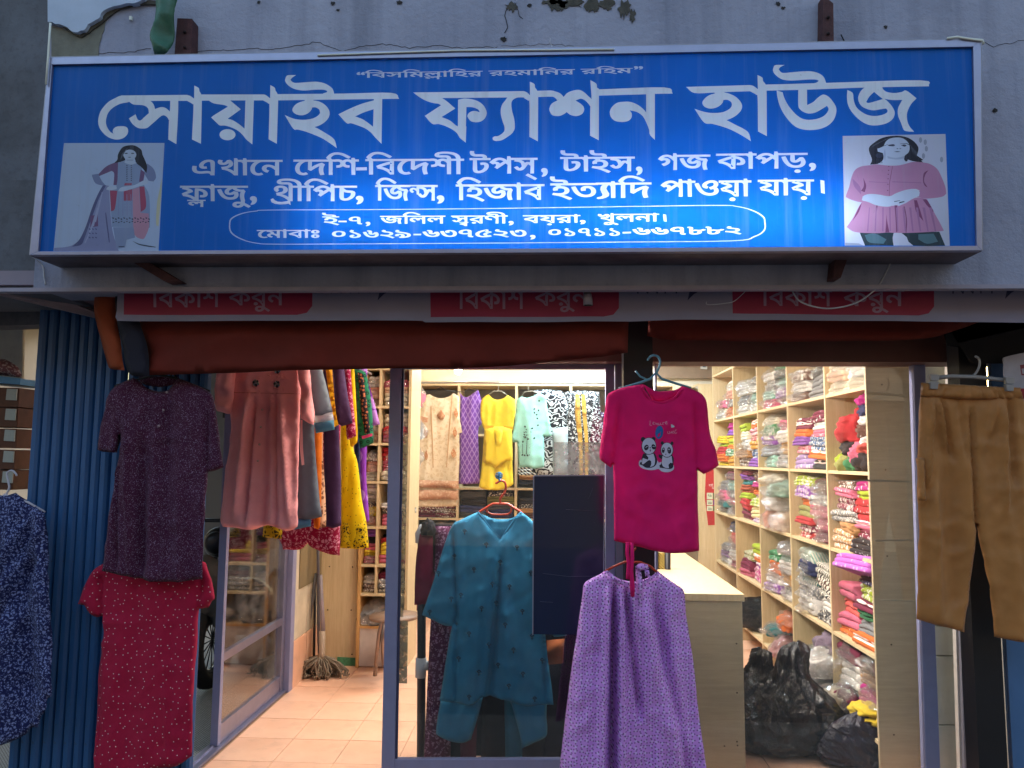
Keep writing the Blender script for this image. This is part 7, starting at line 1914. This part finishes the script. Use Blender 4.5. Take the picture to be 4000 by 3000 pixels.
tube('strap', [P(a, b, 3.145) for a, b in [(2468, 2120), (2470, 2180), (2466, 2230), (2470, 2290), (2471, 2330)]], .0085, TS_, sr, 8, rs=[.007, .008, .008, .010, .008])

# khaki trousers
g = empty('khaki_trousers', P(3785, 1500, 3.27), 'khaki tan satin cargo trousers clipped to a clear hanger at the right', 'trousers')
KH = fabric('b07642', 'solid', rough=.48, sheen=.1, trans=.10)
cloth('trouser_legs', [(3598, 1496), (3592, 1545), (3586, 1600), (3582, 1700), (3576, 1790), (3582, 2000), (3586, 2100), (3582, 2260), (3579, 2418), (3640, 2436), (3700, 2450), (3764, 2469), (3775, 2380), (3788, 2263), (3799, 2170), (3806, 2100), (3811, 2050), (3817, 2100), (3828, 2150), (3845, 2230), (3866, 2340), (3876, 2430), (3881, 2486), (3940, 2498), (4000, 2505), (4060, 2508), (4066, 2300), (4064, 2000), (4040, 1750), (4010, 1600), (3990, 1545), (3985, 1516), (3900, 1512), (3800, 1508), (3700, 1500)], 3.27, KH, g, res=.012, wave=(.012, 9, .8), seed=95, top_still=.10,
      folds=[(3785, 1600, 3806, 2060, .008, -.03), (3650, 1560, 3690, 1760, .010, .02), (3668, 1560, 3720, 1800, .008, -.018), (3625, 1570, 3612, 1900, .010, .022), (3740, 1570, 3770, 1800, .012, -.012), (3905, 1570, 3912, 2000, .014, .022), (3930, 1560, 3960, 1900, .012, -.018), (3880, 1570, 3850, 1700, .012, .015), (3640, 1900, 3645, 2420, .02, .02), (3700, 1700, 3720, 2440, .03, -.015)])
cloth('waistband', [(3600, 1494), (3596, 1550), (3700, 1556), (3800, 1562), (3992, 1560), (3986, 1514), (3800, 1506)], 3.252, KH, g, res=.009, wave=(.008, 55, 1.5), seed=96, thick=.018, edge=.018, top_still=.01)
cloth('cargo_pocket', [(3578, 1790), (3612, 1786), (3613, 1955), (3584, 1956)], 3.235, KH, g, res=.012, wave=(.006, 20, 6), thick=.012, edge=.012)
hk = empty('clear_hanger', P(3790, 1480, 3.26), 'clear plastic clip hanger holding the khaki trousers', 'hanger')
CLR = plain('clear_hanger_plastic', '8f8a8c', .3, 0, .05, 9, 0)
tube('hanger_bar', [P(a, b, 3.245) for a, b in [(3650, 1476), (3720, 1470), (3800, 1472), (3870, 1478), (3930, 1486)]], .009, CLR, hk, 8)
tube('hanger_hook', [P(a, b, 3.245) for a, b in cr([(3800, 1466), (3822, 1440), (3826, 1410), (3818, 1396), (3806, 1400)], 4, False, 170)], .005, CLR, hk, 8)
for q in ([(3634, 1462), (3672, 1464), (3666, 1488), (3640, 1487)], [(3634, 1490), (3668, 1490), (3664, 1520), (3636, 1519)], [(3928, 1472), (3966, 1476), (3962, 1500), (3932, 1500)], [(3930, 1502), (3962, 1503), (3960, 1528), (3934, 1527)]):
    pquad('clip', q, 3.222, .02, CLR, hk, .002)

# right end: jambs and narrow white tiled strip
WT = empty('tiled_strip', (P(3715, 2900, 3.8).x, 3.8, 0), 'narrow white tiled wall strip between the window frame and the black post', 'wall')
for a_, b_ in ((1430, 1690), (1694, 1960), (1964, 2250), (2254, 2445), (2448, 2560), (2564, 2830), (2834, 3060)):
    pquad('wall_tile', [(3612 + (a_ - 1430) * .037, a_), (3716 + (a_ - 1430) * .034, a_), (3716 + (b_ - 1430) * .034, b_), (3612 + (b_ - 1430) * .037, b_)], 3.82, .03, plain('old_white_tile', 'b4bab4', .35, 0, .12, 5, .05), WT, .002)
for k, (xa_, xb2, y_, m_, lb) in enumerate(((3700, 3718, 3.74, plain('white_jamb', 'b8b0a8', .5), 'narrow white jamb strip right of the tiled strip'), (3718, 3742, 3.72, ALD, 'grey metal jamb strip right of the tiled strip'), (3742, 3770, 3.70, plain('cream_jamb', 'b09c80', .5), 'cream painted jamb strip beside the black post'), (3770, 3800, 3.66, plain('lavender_jamb', '9a96b4', .5), 'lavender painted edge strip touching the black post'))):
    dx = (3060 - 1380) * .031
    o = pquad('jamb_strip', [(xa_, 1380), (xb2, 1380), (xb2 + dx, 3060), (xa_ + dx, 3060)], y_, .03, m_, None, .001); tag(o, lb, 'jamb')

# ---------------------------------------------------------------- motorcycle in the side passage
mb = empty('motorcycle', (P(850, 2560, 5.0).x, 5.0, 0), 'dark motorcycle with a brown cloth cover parked in the side passage behind the crimson dress', 'motorcycle')
BP = plain('bike_black', '14141a', .28, .1, .1, 8, .05); CH = plain('bike_chrome', '34343a', .3, .7, .05, 8, 0); RB = plain('tyre_rubber', '101012', .85)
def ring(name, c, R_, r, mat, parent, axis='x', n=28):
    pts = []
    for i in range(n + 1):
        a = 2 * math.pi * i / n
        pts.append(Vector(c) + (Vector((0, math.cos(a) * R_, math.sin(a) * R_))))
    return tube(name, pts, r, mat, parent, 10)
wx = P(838, 2600, 5.0).x
tyre = ring('tyre', (wx, 4.95, .31), .25, .055, RB, mb)
ring('rim', (wx, 4.95, .31), .20, .018, CH, mb)
for k in range(8):
    a = k * math.pi / 8
    tube('spoke', [(wx, 4.95 - math.cos(a) * .2, .31 - math.sin(a) * .2), (wx, 4.95 + math.cos(a) * .2, .31 + math.sin(a) * .2)], .004, CH, mb, 6)
tube('fork', [(wx - .08, 4.95, .31), (wx - .08, 5.15, .95)], .022, CH, mb)
tube('fork', [(wx + .08, 4.95, .31), (wx + .08, 5.15, .95)], .022, CH, mb)
cloth_me = sphere('mudguard', (wx, 5.0, .50), .075, .22, .10, BP, mb)
sphere('headlight', (wx, 4.98, .93), .10, .07, .10, BP, mb)
sphere('headlight_glass', (wx, 4.93, .93), .075, .04, .075, CH, mb)
tube('handlebar', [(wx - .34, 5.2, 1.02), (wx - .2, 5.12, 1.06), (wx + .2, 5.12, 1.06), (wx + .34, 5.2, 1.02)], .014, CH, mb)
tube('grip', [(wx - .36, 5.21, 1.015), (wx - .26, 5.16, 1.04)], .02, RB, mb)
tube('grip', [(wx + .26, 5.16, 1.04), (wx + .36, 5.21, 1.015)], .02, RB, mb)
tube('mirror_stem', [(wx + .2, 5.12, 1.06), (wx + .26, 5.1, 1.22)], .006, BP, mb)
sphere('mirror', (wx + .27, 5.1, 1.25), .06, .015, .04, BP, mb)
tube('mirror_stem', [(wx - .2, 5.12, 1.06), (wx - .24, 5.1, 1.2)], .006, BP, mb)
sphere('mirror', (wx - .25, 5.1, 1.23), .06, .015, .04, BP, mb)
sphere('fuel_tank', (wx, 5.5, .88), .16, .26, .15, BP, mb)
sphere('engine', (wx, 5.5, .42), .2, .25, .2, BP, mb)
sphere('seat', (wx, 6.05, .86), .15, .38, .09, RB, mb)
ring('tyre', (wx, 6.25, .31), .25, .06, RB, mb)
tube('side_case', [(wx + .22, 5.0, .18), (wx + .22, 5.3, .42)], .07, plain('bike_maroon', '3a141a', .3), mb)
KM = lambda L: C((700, 2000), 1.659, L)
cv = cloth('bike_cover', KM([(120, 300), (180, 275), (240, 300), (300, 350), (340, 420), (335, 520), (335, 640), (330, 740), (300, 765), (240, 745), (215, 700), (180, 800), (140, 920), (60, 1000), (60, 400)]), 4.82, fabric('4a4440', 'solid', rough=.7), mb, res=.02, wave=(.05, 6, 2.5), seed=99, thick=.08, edge=.12)
